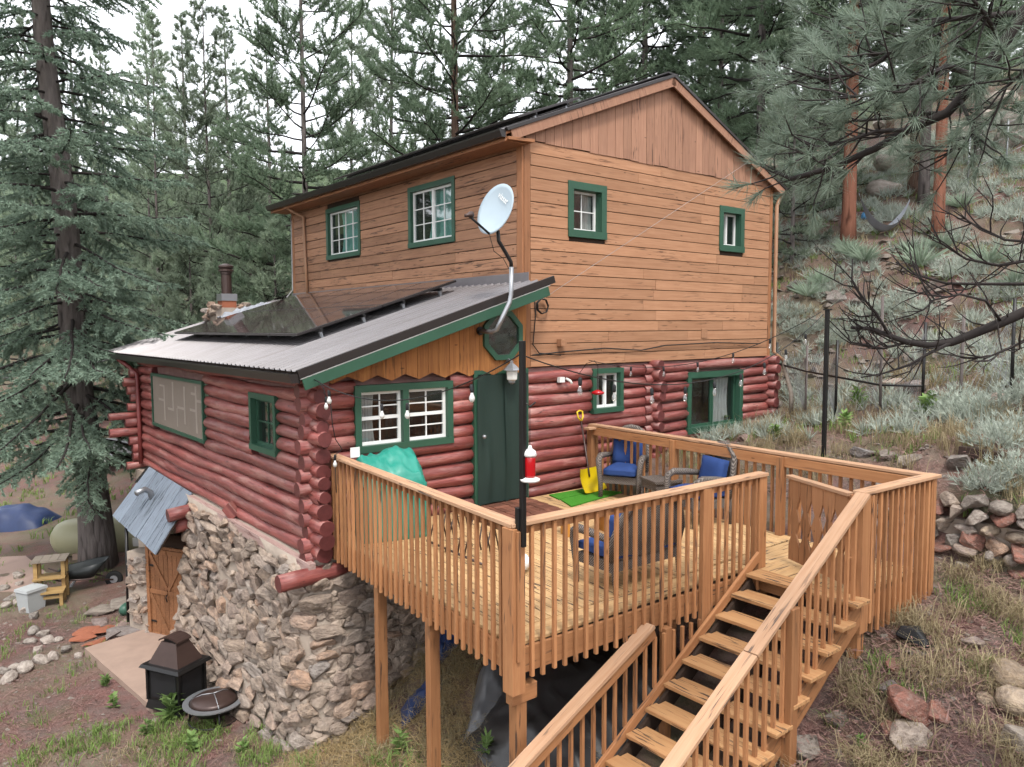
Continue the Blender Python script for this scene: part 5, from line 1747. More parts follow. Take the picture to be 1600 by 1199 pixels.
# wicker seats: local +x is the way they face
def wicker_seat(name, label, wid, group=None):
    r = thing(name, label, 'chair', group=group, M=I4)
    h = wid / 2
    for sy in (-1, 1):
        # front leg sweeping into the arm and down the back
        pts = [(.3, sy * h, 0), (.31, sy * h, .25), (.33, sy * (h + .02), .5), (.31, sy * (h + .03), .6), (.22, sy * (h + .03), .645), (.0, sy * (h + .02), .63), (-.22, sy * h, .6)]
        tube('arm', pts, [.034, .038, .044, .048, .05, .046, .038], M['wicker'], r, 9)
        tube('leg', [(-.3, sy * (h - .05), 0), (-.26, sy * (h - .04), .3), (-.26, sy * (h - .04), .42)], .03, M['wicker'], r, 8)
    arch = [(-.24, -h + .03, .36), (-.29, -h + .01, .6), (-.33, -h * .85, .8)]
    arch += [(-.36, h * math.cos(PI - PI * k / 8) * .85, .8 + .24 * math.sin(PI * k / 8)) for k in range(1, 8)]
    arch += [(-.33, h * .85, .8), (-.29, h - .01, .6), (-.24, h - .03, .36)]
    tube('back_frame', arch, .042, M['wicker'], r, 9)
    V, F = [], []
    for i in range(13):
        t = i / 12 * 2 - 1
        top = .8 + .22 * math.sqrt(max(0, 1 - t * t))
        for j in range(7):
            s = j / 6
            V.append((-.25 - .1 * s - .02 * (1 - t * t), t * (h - .05), .36 + (top - .36) * s))
    for i in range(12):
        for j in range(6): F.append((i * 7 + j, (i + 1) * 7 + j, (i + 1) * 7 + j + 1, i * 7 + j + 1))
    mk('back_weave', V, F, M['wicker'], r, smooth=True)
    mk('seat_frame', *boxes_geo([(-.27, .3, -h + .01, h - .01, .24, .35)]), M['wicker'], r)
    nc = 1 if wid < .9 else 2
    for c in range(nc):
        cy = (c - (nc - 1) / 2) * (wid - .06) / nc
        hw = (wid - .08) / nc / 2

        def cushion(nm, lx, lz, cx, cz, tilt):
            bm = bmesh.new()
            bmesh.ops.create_cube(bm, size=2)
            bmesh.ops.subdivide_edges(bm, edges=bm.edges, cuts=5, use_grid_fill=True)
            for v in bm.verts:
                x, y, z = v.co
                k = (1 - .55 * max(abs(x), abs(y)) ** 4)
                p = Vector((x * lx * (1 - .04 * y * y), y * hw * (1 - .05 * x * x), z * lz * k + .012 * mnoise.noise((x * 2.5, y * 2.5, cx * 9))))
                p = Matrix.Rotation(tilt, 3, 'Y') @ p
                v.co = p + Vector((cx, cy, cz))
            me_ = bpy.data.meshes.new(nm); bm.to_mesh(me_); bm.free()
            me_.polygons.foreach_set('use_smooth', [True] * len(me_.polygons))
            me_.materials.append(M['blue_cloth'])
            return put(nm, me_, r)
        cushion('seat_cushion', .31, .085, .04, .42, 0)
        cushion('back_cushion', .06, .22, -.2, .66, -.2) if False else None
        bm = bmesh.new()
        bmesh.ops.create_cube(bm, size=2)
        bmesh.ops.subdivide_edges(bm, edges=bm.edges, cuts=5, use_grid_fill=True)
        for v in bm.verts:
            x, y, z = v.co
            k = (1 - .55 * max(abs(z), abs(y)) ** 4)
            p = Vector((x * .085 * k + .015 * mnoise.noise((z * 2.5, y * 2.5, 4)), y * hw * .94, z * .2))
            p = Matrix.Rotation(-.22, 3, 'Y') @ p
            v.co = p + Vector((-.19, cy, .66))
        me_ = bpy.data.meshes.new('back_cushion'); bm.to_mesh(me_); bm.free()
        me_.polygons.foreach_set('use_smooth', [True] * len(me_.polygons))
        me_.materials.append(M['blue_cloth'])
        put('back_cushion', me_, r)
    return r


def place(o, x, y, fx, fy, z=0.0): o.matrix_basis = Matrix.Translation((x, y, z)) @ Matrix.Rotation(math.atan2(fy, fx), 4, 'Z')


ch1 = wicker_seat('wicker_chair', 'round-backed wicker armchair with blue cushions beside the snow shovel', .6, 'wicker patio seats')
place(ch1, 1.34, -1.1, -.9, -.45)
ch1.matrix_basis = ch1.matrix_basis @ Matrix.Scale(1.1, 4)
ch2 = copy_tree(ch1, 'wicker_chair', I4)
ch2['label'] = 'wicker armchair with blue cushion beyond the little table, near the stair opening'
place(ch2, .92, -3.0, -.95, .3)
ch2.matrix_basis = ch2.matrix_basis @ Matrix.Scale(1.1, 4)
lv = wicker_seat('wicker_loveseat', 'wicker loveseat with blue cushions seen from behind through the front railing', 1.1, 'wicker patio seats')
lv['category'] = 'loveseat'
place(lv, -1.82, -4.08, .05, 1)
tb = thing('wicker_table', 'small square dark wicker table between the two armchairs', 'table', (1.3, -2.0, 0))
TMx = Matrix.Translation((1.22, -2.0, 0)) @ Matrix.Rotation(-.35, 4, 'Z')
mk('table_top', *boxes_geo([(-.26, .26, -.26, .26, .42, .46)]), M['wicker'], tb, TMx)
mk('table_apron', *boxes_geo([(-.23, .23, -.23, .23, .30, .419)]), M['wicker'], tb, TMx)
for sx in (-1, 1):
    for sy in (-1, 1):
        tube('leg', [(sx * .22, sy * .22, 0), (sx * .22, sy * .22, .3)], .025, M['wicker'], tb, 7, TMx)
# low golden bench and a white bag on the boards
bn = thing('wooden_bench', 'low golden wooden bench in the middle of the deck', 'bench', (-.95, -2.3, 0))
BM_ = Matrix.Translation((-.85, -2.35, 0)) @ Matrix.Rotation(-.3, 4, 'Z')
mk('bench_seat', *boxes_geo([(-.35, .35, -.13, .13, .26, .3)]), M['gold_wood'], bn, BM_)
for sx in (-1, 1): mk('leg', *boxes_geo([(sx * .3 - .02, sx * .3 + .02, -.11, .11, 0, .259)]), M['gold_wood'], bn, BM_)
bg = rock_mesh('plastic_bag', 77, M['white'], 26, 2.0, True)
tag(put('plastic_bag', bg, None, Matrix.Translation((-2.62, -3.1, .12)) @ Matrix.Diagonal((.12, .12, .13, 1))), 'crumpled white plastic bag on the deck near the corner post', 'bag')
fr = thing('folding_rack', 'dark folded wire rack standing behind the left railing', 'rack', (-2.6, -2.0, 0))
for k in range(7):
    y = -2.7 + k * .2
    tube('rack_wire', [(-2.9 + .05 * (k % 2), y, .02), (-2.7, y + .05, .55), (-2.55, y + .1, .05)], .012, M['brown_metal'], fr, 5)
tube('rack_bar', [(-2.72, -2.72, .56), (-2.68, -1.4, .56)], .016, M['brown_metal'], fr, 6)
tube('rack_bar', [(-2.9, -2.72, .05), (-2.86, -1.4, .05)], .016, M['brown_metal'], fr, 6)

# ================================================================== TREES
RG = np.random.default_rng(12)


def unit(a): return a / np.maximum(np.linalg.norm(a, axis=-1, keepdims=True), 1e-9)


def needles(P, D, n, L, w, spread, rg=RG, back=0.0):
    """n thin triangles from every point P fanned round D"""
    P = np.repeat(np.asarray(P, float), n, 0); D = np.repeat(unit(np.asarray(D, float)), n, 0)
    d = unit(D + spread * rg.normal(size=D.shape))
    side = unit(np.cross(d, rg.normal(size=d.shape)))
    l = L * rg.uniform(.65, 1.1, (len(P), 1))
    b = P + D * rg.uniform(-back, back, (len(P), 1)) if back else P
    return np.stack([b - side * w / 2, b + side * w / 2, b + d * l], 1)


def blades(P, n, H, w, lean, rg=RG, rad=.05, droop=.25):
    """grass: each blade is two triangles bending over"""
    P = np.repeat(np.asarray(P, float), n, 0)
    N = len(P)
    H = np.repeat(np.broadcast_to(np.asarray(H, float).reshape(-1, 1), (N // n, 1)), n, 0)
    P = P + np.c_[rg.normal(size=(N, 2)) * rad, np.zeros(N)]
    az = rg.uniform(0, 2 * np.pi, N)
    ld = np.c_[np.cos(az), np.sin(az), np.zeros(N)]
    h = H * rg.uniform(.5, 1.1, (N, 1))
    le = lean * rg.uniform(.2, 1.2, (N, 1)) * h
    s = np.c_[-np.sin(az + rg.normal(size=N)), np.cos(az), np.zeros(N)] * w / 2
    mid = P + ld * le * .45 + np.array([0, 0, 1.0]) * h * .62
    tip = P + ld * le * 1.2 + np.array([0, 0, 1.0]) * h * (1 - droop * rg.uniform(0, 1, (N, 1)))
    return np.concatenate([np.stack([P - s, P + s, mid + s * .8], 1), np.stack([P - s, mid + s * .8, mid - s * .8], 1), np.stack([mid - s * .8, mid + s * .8, tip], 1)], 0)


def curve(p, d, L, n, bend, rnd, up=0.0):
    pts = [Vector(p)]
    d = Vector(d).normalized()
    for i in range(n):
        d = (d + Vector((rnd.gauss(0, bend), rnd.gauss(0, bend), rnd.gauss(0, bend) + up))).normalized()
        pts.append(pts[-1] + d * (L / n))
    return pts


def make_pine(seed, H, hb, Lmax, nbr, r0, tufts=1.0, nn=13, nl=.21, nw=.022, bend=0.0, prof=0, bark='bark', needle='needle', lean=(0, 0)):
    rnd = random.Random(seed); rg = np.random.default_rng(seed)
    tp = []
    n = 14
    for i in range(n + 1):
        t = i / n
        tp.append(Vector((lean[0] * t * H + bend * math.sin(t * 3 + seed), lean[1] * t * H + bend * math.sin(t * 4 + 1), -0.4 + t * (H + .4))))
    rr = [r0 * (1.25 if i == 0 else 1) * max(.05, (1 - i / n) ** .75) for i in range(n + 1)]
    tv, tf = tube_geo(tp, rr, 9)

    def tpos(h):
        k = max(0, min(n - 1, int((h + .4) / (H + .4) * n)))
        t = (h + .4) / (H + .4) * n - k
        return tp[k].lerp(tp[k + 1], t)
    lv_, lf = [], []
    P, D = [], []
    az = rnd.uniform(0, 6)
    for b in range(nbr):
        t = ((b + rnd.random()) / nbr) ** .9
        h = hb + (H * .985 - hb) * t
        az += 2.4 + rnd.uniform(-.5, .5)
        L = Lmax * ((.5 + .5 * math.sin(PI * min(1, t * .9 + .22))) if prof == 0 else (1 - .55 * t)) * (1 - t ** 4 * .8) * rnd.uniform(.55, 1.15)
        el = -.22 + .75 * t + rnd.uniform(-.15, .2)
        d = Vector((math.cos(az) * math.cos(el), math.sin(az) * math.cos(el), math.sin(el)))
        pts = curve(tpos(h), d, L, 6, .1, rnd, .05)
        rb = max(.012, .018 * L * (1.3 - t))
        tube_geo(pts, [rb * (1 - .8 * k / 6) for k in range(7)], 4, False, lv_, lf)
        nt = max(4, int(L * 4.6 * tufts))
        for q_ in range(nt):
            s = .3 + .7 * (q_ + rnd.random()) / nt
            k = min(5, int(s * 6)); o = pts[k].lerp(pts[k + 1], s * 6 - k)
            bd = (pts[k + 1] - pts[k]).normalized()
            sd_ = bd.cross(ZV).normalized() * rnd.choice((-1, 1))
            td = (bd * .6 + sd_ * rnd.uniform(.4, 1) + ZV * rnd.uniform(-.1, .55)).normalized()
            tl = L * (.16 + .26 * (1 - s)) * rnd.uniform(.6, 1.2) + .12
            tw = curve(o, td, tl, 3, .12, rnd, .1)
            tube_geo(tw, [.012, .009, .007, .004], 3, False, lv_, lf)
            m_ = max(2, int(tl / .17))
            for j in range(m_):
                u = (j + 1) / m_
                kk = min(2, int(u * 3 - 1e-6)); pp = tw[kk].lerp(tw[kk + 1], u * 3 - kk)
                P.append(pp); D.append((tw[kk + 1] - tw[kk]).normalized() + ZV * .45)
        P.append(pts[-1]); D.append(pts[-1] - pts[-2])
    for k in range(8):
        P.append(tp[-1] - ZV * k * .12); D.append(Vector((rnd.gauss(0, .6), rnd.gauss(0, .6), 1)))
    T = needles(np.array([tuple(p) for p in P]), np.array([tuple(d) for d in D]), nn, nl, nw, .62, rg, .06)
    return (mesh('trunk', tv, tf, M[bark], True), mesh('limbs', lv_, lf, M['twig'], True), trimesh('crown', T, M[needle], 'mesh'), len(T))


PV = {
    'open': make_pine(1, 24, 3.5, 3.8, 112, .22, 1.1, 16, .28, .036, bark='bark_brown'),
    'tall': make_pine(2, 25, 3.5, 3.6, 112, .17, 1.1, 16, .28, .036),
    'thin': make_pine(3, 20, 1.5, 2.5, 92, .11, 1.2, 16, .28, .036, bend=.12, needle='needle_far'),
    'dense': make_pine(4, 20, 1.5, 3.4, 100, .20, 1.1, 15, .3, .045, prof=1, needle='needle_far'),
    'dark': make_pine(5, 24, 2.5, 3.7, 124, .18, 1.1, 16, .28, .036),
    'young': make_pine(6, 8.5, .3, 2.2, 80, .10, 1.5, 14, .22, .032, prof=1, needle='needle_far'),
    'lean': make_pine(7, 18, 5, 2.8, 60, .13, 1.1, 16, .28, .036, bend=.25, lean=(.12, -.16)),
    'red': make_pine(8, 21, 6.5, 3.7, 96, .22, 1.0, 16, .28, .036, bark='bark_red'),
}


def hit(px, py, dmax=120.0):
    """where the sight line through a picture point meets the ground"""
    d = ray(px, py)
    ts = np.concatenate([np.arange(3, 40, .15), np.arange(40, dmax, 1.0)])
    P = np.array(CAMP)[None] + np.array(d)[None] * ts[:, None]
    g = gza(P[:, 0], P[:, 1])
    below = np.nonzero(P[:, 2] < g)[0]
    if len(below) == 0: return None
    k = below[0]
    p = P[k]
    return Vector((p[0], p[1], g[k]))


def pine(kind, x, y, label, sc=1.0, rot=None, z=None, zs_=1.0, group='pine trees'):
    r = thing('pine_tree', label, 'tree', group=group, M=Matrix.Translation((x, y, (gz(x, y) if z is None else z) - .1)) @ Matrix.Rotation(R.uniform(0, 6.28) if rot is None else rot, 4, 'Z') @ Matrix.Diagonal((sc, sc, sc * zs_, 1)))
    for nm, me_ in zip(('trunk', 'limbs', 'crown'), PV[kind][:3]):
        o = bpy.data.objects.new(nm, me_); COL.objects.link(o); o.parent = r
        if nm != 'trunk': o['kind'] = 'stuff'
    return r


for kind, px, d, sc, lab in (
    ('thin', 255, 33, .93, 'slender pale pine rising behind the large spruce boughs on the left'),
    ('thin', 338, 31, .97, 'slender pine with its whole top against the sky left of the house'),
    ('tall', 482, 26, .86, 'tall open pine rising at the back left corner of the house'),
    ('thin', 618, 37, 1.2, 'thin dark stemmed pine between the two tall pines over the roof'),
    ('open', 714, 28, .95, 'broad pine with a thick brown trunk above the middle of the roof'),
    ('lean', 800, 31, 1.0, 'leaning crooked pine over the right half of the roof slope'),
    ('tall', 890, 32, 1.02, 'straight tall pine just left of the roof ridge'),
    ('thin', 555, 44, 1.1, 'pale thin pine in the gap behind the left end of the upper roof'),
    ('thin', 940, 48, 1.3, 'pale thin pine in the gap left of the roof ridge'),
    ('dark', 1004, 36, 1.05, 'dark pine standing behind the roof peak'),
    ('open', 1090, 40, 1.05, 'pine crown spreading right of the roof peak'),
    ('dark', 1182, 27, .92, 'dense dark pine close behind the right slope of the roof'),
    ('dark', 1120, 33, .8, 'dark pine filling the sky between roof peak and the stove pipe'),
    ('dense', 1262, 37, 1.0, 'full pine high on the slope behind the stove pipe'),
    ('open', 1380, 42, 1.0, 'pine crown high on the hill between the two red trunks'),
    ('dark', 1590, 40, 1.0, 'pine at the upper right edge of the hillside'),
    ('dense', 60, 60, 1.2, 'distant pine seen through the left edge of the spruce'),
    ('dense', 175, 52, 1.05, 'distant green pine behind the spruce trunk'),
    ('dense', 300, 57, 1.15, 'far green pine left of the chimney'),
    ('young', 352, 27, 1.0, 'bushy young pine directly behind the stone chimney'),
    ('young', 300, 30, 1.1, 'bushy young pine left of the chimney pipe'),
    ('young', 432, 25, 1.0, 'bushy young pine touching the back corner of the upper storey'),
    ('young', 395, 34, 1.35, 'taller young pine between the chimney and the house'),
    ('dense', 428, 50, 1.0, 'far pine behind the back corner of the house'),
    ('dense', 120, 38, .75, 'shorter full pine behind the spruce, low on the left'),
    ('dense', 240, 40, .7, 'shorter full pine above the lean-to eave'),
    ('young', 30, 42, 1.4, 'bushy young pine at the far left edge'),
    ('young', 215, 47, 1.5, 'bushy young pine beyond the parked trailer'),
    ('dense', 1180, 52, 1.2, 'far pine on the hill behind the house'),
    ('tall', 1450, 55, 1.1, 'far tall pine on the hilltop'),
    ('dense', 1530, 60, 1.0, 'far full pine on the hilltop at right'),
    ('dense', 5, 75, 1.3, 'farthest pine at the left edge'),
    ('dense', 130, 78, 1.3, 'far hillside pine behind the spruce top'),
    ('dense', 245, 80, 1.35, 'far hillside pine in the pale wood on the left'),
    ('dense', 365, 76, 1.3, 'far hillside pine in the pale wood near the house'),
):
    x, y = spot(px, d)
    pine(kind, x, y, lab, sc)
for px, py, kind, sc, lab in (
    (1325, 385, 'red', .92, 'pine with a thick reddish trunk on the hillside by the hammock'),
    (1465, 378, 'red', .75, 'pine with a slim orange red trunk right of the hammock'),
    (1428, 305, 'open', .85, 'brown trunked pine between the red trunks, left of a pair'),
    (1443, 318, 'tall', .9, 'brown trunked pine between the red trunks, right of a pair'),
    (1527, 252, 'dark', .75, 'dark thin trunked pine high on the bare slope'),
    (1237, 415, 'young', .75, 'small crooked young pine just beyond the house corner'),
    (1285, 330, 'young', .8, 'bushy young pine on the slope left of the thick red trunk'),
):
    p = hit(px, py)
    if p is not None: pine(kind, p.x, p.y, lab, sc, z=p.z)

# ---- the big spruce on the left
sp_ = Vector((*spot(138, 19.5), 0)); sp_.z = gz(sp_.x, sp_.y)
spr = thing('spruce_tree', 'huge old spruce with a thick grey trunk and drooping blue green boughs', 'tree', sp_)
rnd = random.Random(31); rg = np.random.default_rng(31)
SH_ = 25.0
latv = rgt
tp = [sp_ + ZV * (-.5 + (SH_ + .5) * k / 20) - latv * (.8 * (k / 20) * SH_ / 15) + Vector((.05 * math.sin(k), .05 * math.cos(k * 1.3), 0)) for k in range(21)]
rr = [.52 if k == 0 else .44 if k == 1 else .4 * max(.06, 1 - k / 20.5) ** .8 for k in range(21)]
V, F = tube_geo(tp, rr, 14)
mk('trunk', V, F, M['bark'], spr, smooth=True)
lv_, lf, P, D = [], [], [], []
nbr = 255
for b in range(nbr):
    t = b / nbr
    h = 3.2 + (SH_ - 3.5) * t ** 1.12
    k = min(19, int((h + .5) / (SH_ + .5) * 20)); o = tp[k].lerp(tp[k + 1], (h + .5) / (SH_ + .5) * 20 - k)
    az = b * 2.399 + rnd.uniform(-.4, .4)
    L = (3.9 - 2.8 * t ** 1.2) * rnd.uniform(.6, 1.1)
    el = -.12 + .35 * t + rnd.uniform(-.18, .18)
    d = Vector((math.cos(az) * math.cos(el), math.sin(az) * math.cos(el), math.sin(el)))
    pts = [o]
    for q_ in range(8):
        d = (d + Vector((rnd.gauss(0, .06), rnd.gauss(0, .06), (-.07 if q_ < 4 else .05)))).normalized()
        pts.append(pts[-1] + d * L / 8)
    tube_geo(pts, [.045 * (L / 3.5) * (1 - .85 * q_ / 8) + .006 for q_ in range(9)], 5, False, lv_, lf)
    nt = int(L * 8.5)
    for q_ in range(nt):
        s = .22 + .78 * (q_ + rnd.random()) / nt
        k = min(7, int(s * 8)); oo = pts[k].lerp(pts[k + 1], s * 8 - k)
        bd = (pts[k + 1] - pts[k]).normalized()
        sd_ = bd.cross(ZV).normalized() * (1 if q_ % 2 else -1)
        td = (bd * .75 + sd_ * rnd.uniform(.5, 1) - ZV * rnd.uniform(.0, .45)).normalized()
        tl = (.25 + .75 * (1 - s)) * rnd.uniform(.5, 1.1) * min(1, L / 2.6) + .12
        tw = curve(oo, td, tl, 3, .08, rnd, -.05)
        tube_geo(tw, [.008, .006, .005, .003], 3, False, lv_, lf)
        m_ = max(2, int(tl / .085))
        for j in range(m_):
            u = (j + .6) / m_
            kk = min(2, int(u * 3 - 1e-6)); pp = tw[kk].lerp(tw[kk + 1], u * 3 - kk)
            P.append(pp); D.append((tw[kk + 1] - tw[kk]).normalized())
mk('boughs', lv_, lf, M['twig'], spr, smooth=True)['kind'] = 'stuff'
T = needles(np.array([tuple(p) for p in P]), np.array([tuple(d) for d in D]), 10, .13, .036, .62, rg, .03)
trimesh('crown', T, M['spruce'], spr)['kind'] = 'stuff'

# ---- the pine beside the camera: needled limb above, bare dead limb below
def PX(px, py, d): return CAMP + ray(px, py) * d


tb_ = PX(1860, 515, 4.7); tb_.z = gz(tb_.x, tb_.y)
npn = thing('pine_tree', 'near pine reaching in from the right with a needled limb above a bare one', 'tree', tb_)
tube('trunk', [Vector((tb_.x, tb_.y, tb_.z - .3 + 1.1 * k)) + Vector((.03 * math.sin(k), .03 * math.cos(k), 0)) for k in range(13)], [.24, .2] + [.19 - .013 * k for k in range(11)], M['bark_brown'], npn, 12)
rnd = random.Random(8); rg = np.random.default_rng(8)
tk = lambda z_: Vector((tb_.x, tb_.y, z_))
live = [
    ([tk(4.6), PX(1700, -70, 4.45), PX(1600, 20, 4.5), PX(1563, 77, 4.55), PX(1527, 127, 4.6), PX(1480, 177, 4.7), PX(1420, 203, 4.8), PX(1367, 233, 4.9), PX(1297, 263, 5.0), PX(1237, 280, 5.1), PX(1210, 268, 5.15)], .045),
    ([PX(1640, -20, 4.5), PX(1560, -5, 4.7), PX(1480, 2, 4.8), PX(1443, 13, 4.9), PX(1360, 50, 5.0), PX(1297, 60, 5.1)], .016),
    ([PX(1600, 20, 4.5), PX(1513, 27, 4.5), PX(1463, 33, 4.5), PX(1420, 63, 4.6), PX(1380, 83, 4.7), PX(1330, 93, 4.8)], .017),
    ([PX(1530, 122, 4.6), PX(1480, 103, 4.4), PX(1440, 123, 4.3), PX(1413, 143, 4.3), PX(1350, 150, 4.3), PX(1300, 152, 4.4)], .016),
    ([PX(1420, 63, 4.6), PX(1375, 95, 4.6), PX(1340, 115, 4.6), PX(1290, 125, 4.7), PX(1250, 118, 4.8)], .012),
    ([PX(1480, 177, 4.7), PX(1440, 178, 4.9), PX(1390, 185, 5.1), PX(1330, 190, 5.3), PX(1280, 195, 5.4)], .014),
    ([PX(1420, 203, 4.8), PX(1370, 205, 4.6), PX(1320, 222, 4.5), PX(1270, 232, 4.5), PX(1255, 245, 4.5)], .013),
    ([PX(1563, 77, 4.55), PX(1550, 40, 4.3), PX(1530, 10, 4.2), PX(1500, -20, 4.1)], .014),
    ([PX(1600, 20, 4.5), PX(1640, 60, 4.3), PX(1600, 110, 4.2), PX(1570, 140, 4.2)], .013),
    ([PX(1500, 155, 4.65), PX(1520, 200, 4.5), PX(1510, 225, 4.5), PX(1480, 240, 4.6)], .01),
]
P, D = [], []
for pts, r in live:
    tube('limb', pts, [r * (1 - .75 * k / (len(pts) - 1)) + .002 for k in range(len(pts))], M['twig'], npn, 7)
tv, tf = [], []
for li, (pts, r) in enumerate(live):
    n = len(pts) - 1
    nt = 30 if li == 0 else 19
    for q_ in range(nt):
        s = (.12 if li else .3) + (.88 if li else .7) * (q_ + rnd.random()) / nt
        k = min(n - 1, int(s * n)); o = pts[k].lerp(pts[k + 1], s * n - k)
        bd = (pts[k + 1] - pts[k]).normalized()
        td = (bd * .9 + Vector((rnd.gauss(0, .6), rnd.gauss(0, .6), rnd.gauss(.05, .5)))).normalized()
        tl = rnd.uniform(.12, .5)
        tw = curve(o, td, tl, 4, .16, rnd, .07)
        tube_geo(tw, [.007, .006, .005, .004, .003], 4, False, tv, tf)
        for u in ((1.0, .86) if rnd.random() < .7 else (1.0,)):
            kk = min(3, int(u * 4 - 1e-6))
            P.append(tw[kk].lerp(tw[kk + 1], u * 4 - kk)); D.append((tw[kk + 1] - tw[kk]).normalized())
mk('twigs', tv, tf, M['twig'], npn, smooth=True)['kind'] = 'stuff'
T = needles(np.array([tuple(p) for p in P]), np.array([tuple(d) for d in D]), 46, .155, .0042, .55, rg, .03)
trimesh('needles', T, M['needle_near'], npn)['kind'] = 'stuff'
dead = [
    ([tk(2.9), PX(1720, 450, 5.0), PX(1600, 488, 5.2), PX(1565, 504, 5.25), PX(1523, 521, 5.3), PX(1488, 535, 5.35), PX(1453, 540, 5.4), PX(1418, 535, 5.5), PX(1390, 525, 5.55), PX(1362, 514, 5.6), PX(1330, 512, 5.7)], .042),
    ([PX(1390, 525, 5.55), PX(1369, 490, 5.5), PX(1348, 465, 5.5), PX(1331, 440, 5.5), PX(1332, 405, 5.55)], .010),
    ([PX(1488, 535, 5.35), PX(1450, 553, 5.3), PX(1422, 570, 5.3), PX(1380, 584, 5.3), PX(1345, 590, 5.35)], .011),
    ([tk(3.1), PX(1700, 430, 5.1), PX(1600, 444, 5.3), PX(1530, 444, 5.4), PX(1478, 443, 5.5), PX(1425, 428, 5.6), PX(1400, 410, 5.7)], .014),
    ([PX(1620, 405, 5.1), PX(1560, 415, 5.2), PX(1510, 405, 5.3), PX(1470, 380, 5.3), PX(1450, 340, 5.3)], .010),
    ([PX(1630, 380, 5.2), PX(1570, 375, 5.3), PX(1520, 350, 5.4), PX(1490, 330, 5.4)], .009),
    ([PX(1565, 504, 5.25), PX(1540, 470, 5.1), PX(1500, 460, 5.0), PX(1455, 470, 5.0), PX(1440, 450, 5.0)], .009),
    ([PX(1418, 535, 5.5), PX(1380, 545, 5.6), PX(1330, 535, 5.7), PX(1295, 500, 5.7)], .008),
    ([PX(1630, 520, 5.0), PX(1575, 545, 5.0), PX(1540, 560, 5.0), PX(1500, 552, 5.0)], .009),
]
for pts, r in dead:
    tube('dead_limb', pts, [r * (1 - .75 * k / (len(pts) - 1)) + .002 for k in range(len(pts))], M['twig'], npn, 7)
tv, tf = [], []
for li, (pts, r) in enumerate(dead):
    n = len(pts) - 1
    for q_ in range(16 if li == 0 else 11):
        s = (.25 if li in (0, 3) else .1) + .72 * rnd.random()
        k = min(n - 1, int(s * n)); o = pts[k].lerp(pts[k + 1], s * n - k)
        bd = (pts[k + 1] - pts[k]).normalized()
        td = (bd * .8 + Vector((rnd.gauss(0, .5), rnd.gauss(0, .5), rnd.gauss(.1, .6)))).normalized()
        tl = rnd.uniform(.12, .55)
        tw = curve(o, td, tl, 5, .18, rnd, .09)
        tube_geo(tw, [.006, .005, .0045, .004, .003, .002], 4, False, tv, tf)
        if rnd.random() < .6:
            tw2 = curve(tw[2], (tw[3] - tw[2]).normalized() + Vector((rnd.gauss(0, .6), rnd.gauss(0, .6), .2)), tl * .5, 3, .18, rnd, .1)
            tube_geo(tw2, [.004, .0035, .003, .002], 4, False, tv, tf)
mk('dead_twigs', tv, tf, M['twig'], npn, smooth=True)['kind'] = 'stuff'

# ================================================================== LEFT YARD
def at(px, py, dz=0.0):
    p = hit(px, py)
    return Vector((p.x, p.y, p.z + dz))


ORD = ['first', 'second', 'third', 'fourth', 'fifth', 'sixth', 'seventh', 'eighth', 'ninth', 'tenth', 'eleventh', 'twelfth', 'thirteenth', 'fourteenth', 'fifteenth', 'sixteenth',
       'seventeenth', 'eighteenth', 'nineteenth', 'twentieth', 'twenty-first', 'twenty-second', 'twenty-third', 'twenty-fourth', 'twenty-fifth', 'twenty-sixth', 'twenty-seventh', 'twenty-eighth', 'twenty-ninth', 'thirtieth']


def label_row(objs, text, cat, group):
    """label alike things by their order in the picture, left to right"""
    for i, o in enumerate(sorted(objs, key=lambda o: proj(o.matrix_basis.translation)[0])):
        tag(o, text.format(ORD[min(i, len(ORD) - 1)]), cat, group)


# concrete slab in front of the cellar door
c4 = [(-5.72, 6.45), (-4.35, 6.75), (-3.9, 5.3), (-4.2, 3.2), (-5.3, 3.1)]
cz = -3.27
slab = prism('patio_slab', [(a, b) for a, b in c4], (0, 0, 1), .3, M['slab'], None, (0, 0, cz - .3), (1, 0, 0), (0, 1, 0))
tag(slab, None, None, kind='structure')
pth = [at(-60, 930), at(55, 925), at(75, 900), at(40, 872), at(-60, 878)]
V = [p + ZV * .05 for p in pth] + [p - ZV * .3 for p in pth]
F = [tuple(range(5)), tuple(range(9, 4, -1))] + [(i, i + 5, (i + 1) % 5 + 5, (i + 1) % 5) for i in range(5)]
tag(mk('path', V, F, m_plain('pink_path', (.42, .30, .25), .9, .1, 0, .15, 3, .2)), None, None, kind='structure')

# outdoor fireplace
fpp = Vector((-4.95, 3.0, cz))
FPM = Matrix.Translation(fpp) @ Matrix.Rotation(math.radians(-62), 4, 'Z')
fp = thing('outdoor_fireplace', 'black steel outdoor fireplace with a bronze hood on the patio', 'fireplace', M=FPM)


def tap(x0, x1, y0, y1, z0, X0, X1, Y0, Y1, z1):
    V = [(x0, y0, z0), (x1, y0, z0), (x1, y1, z0), (x0, y1, z0), (X0, Y0, z1), (X1, Y0, z1), (X1, Y1, z1), (X0, Y1, z1)]
    return V, [(3, 2, 1, 0), (4, 5, 6, 7), (0, 1, 5, 4), (1, 2, 6, 5), (2, 3, 7, 6), (3, 0, 4, 7)]


def loc(name, g, mat, par, M0, smooth=False): return mk(name, g[0], g[1], mat, par, M0, smooth)


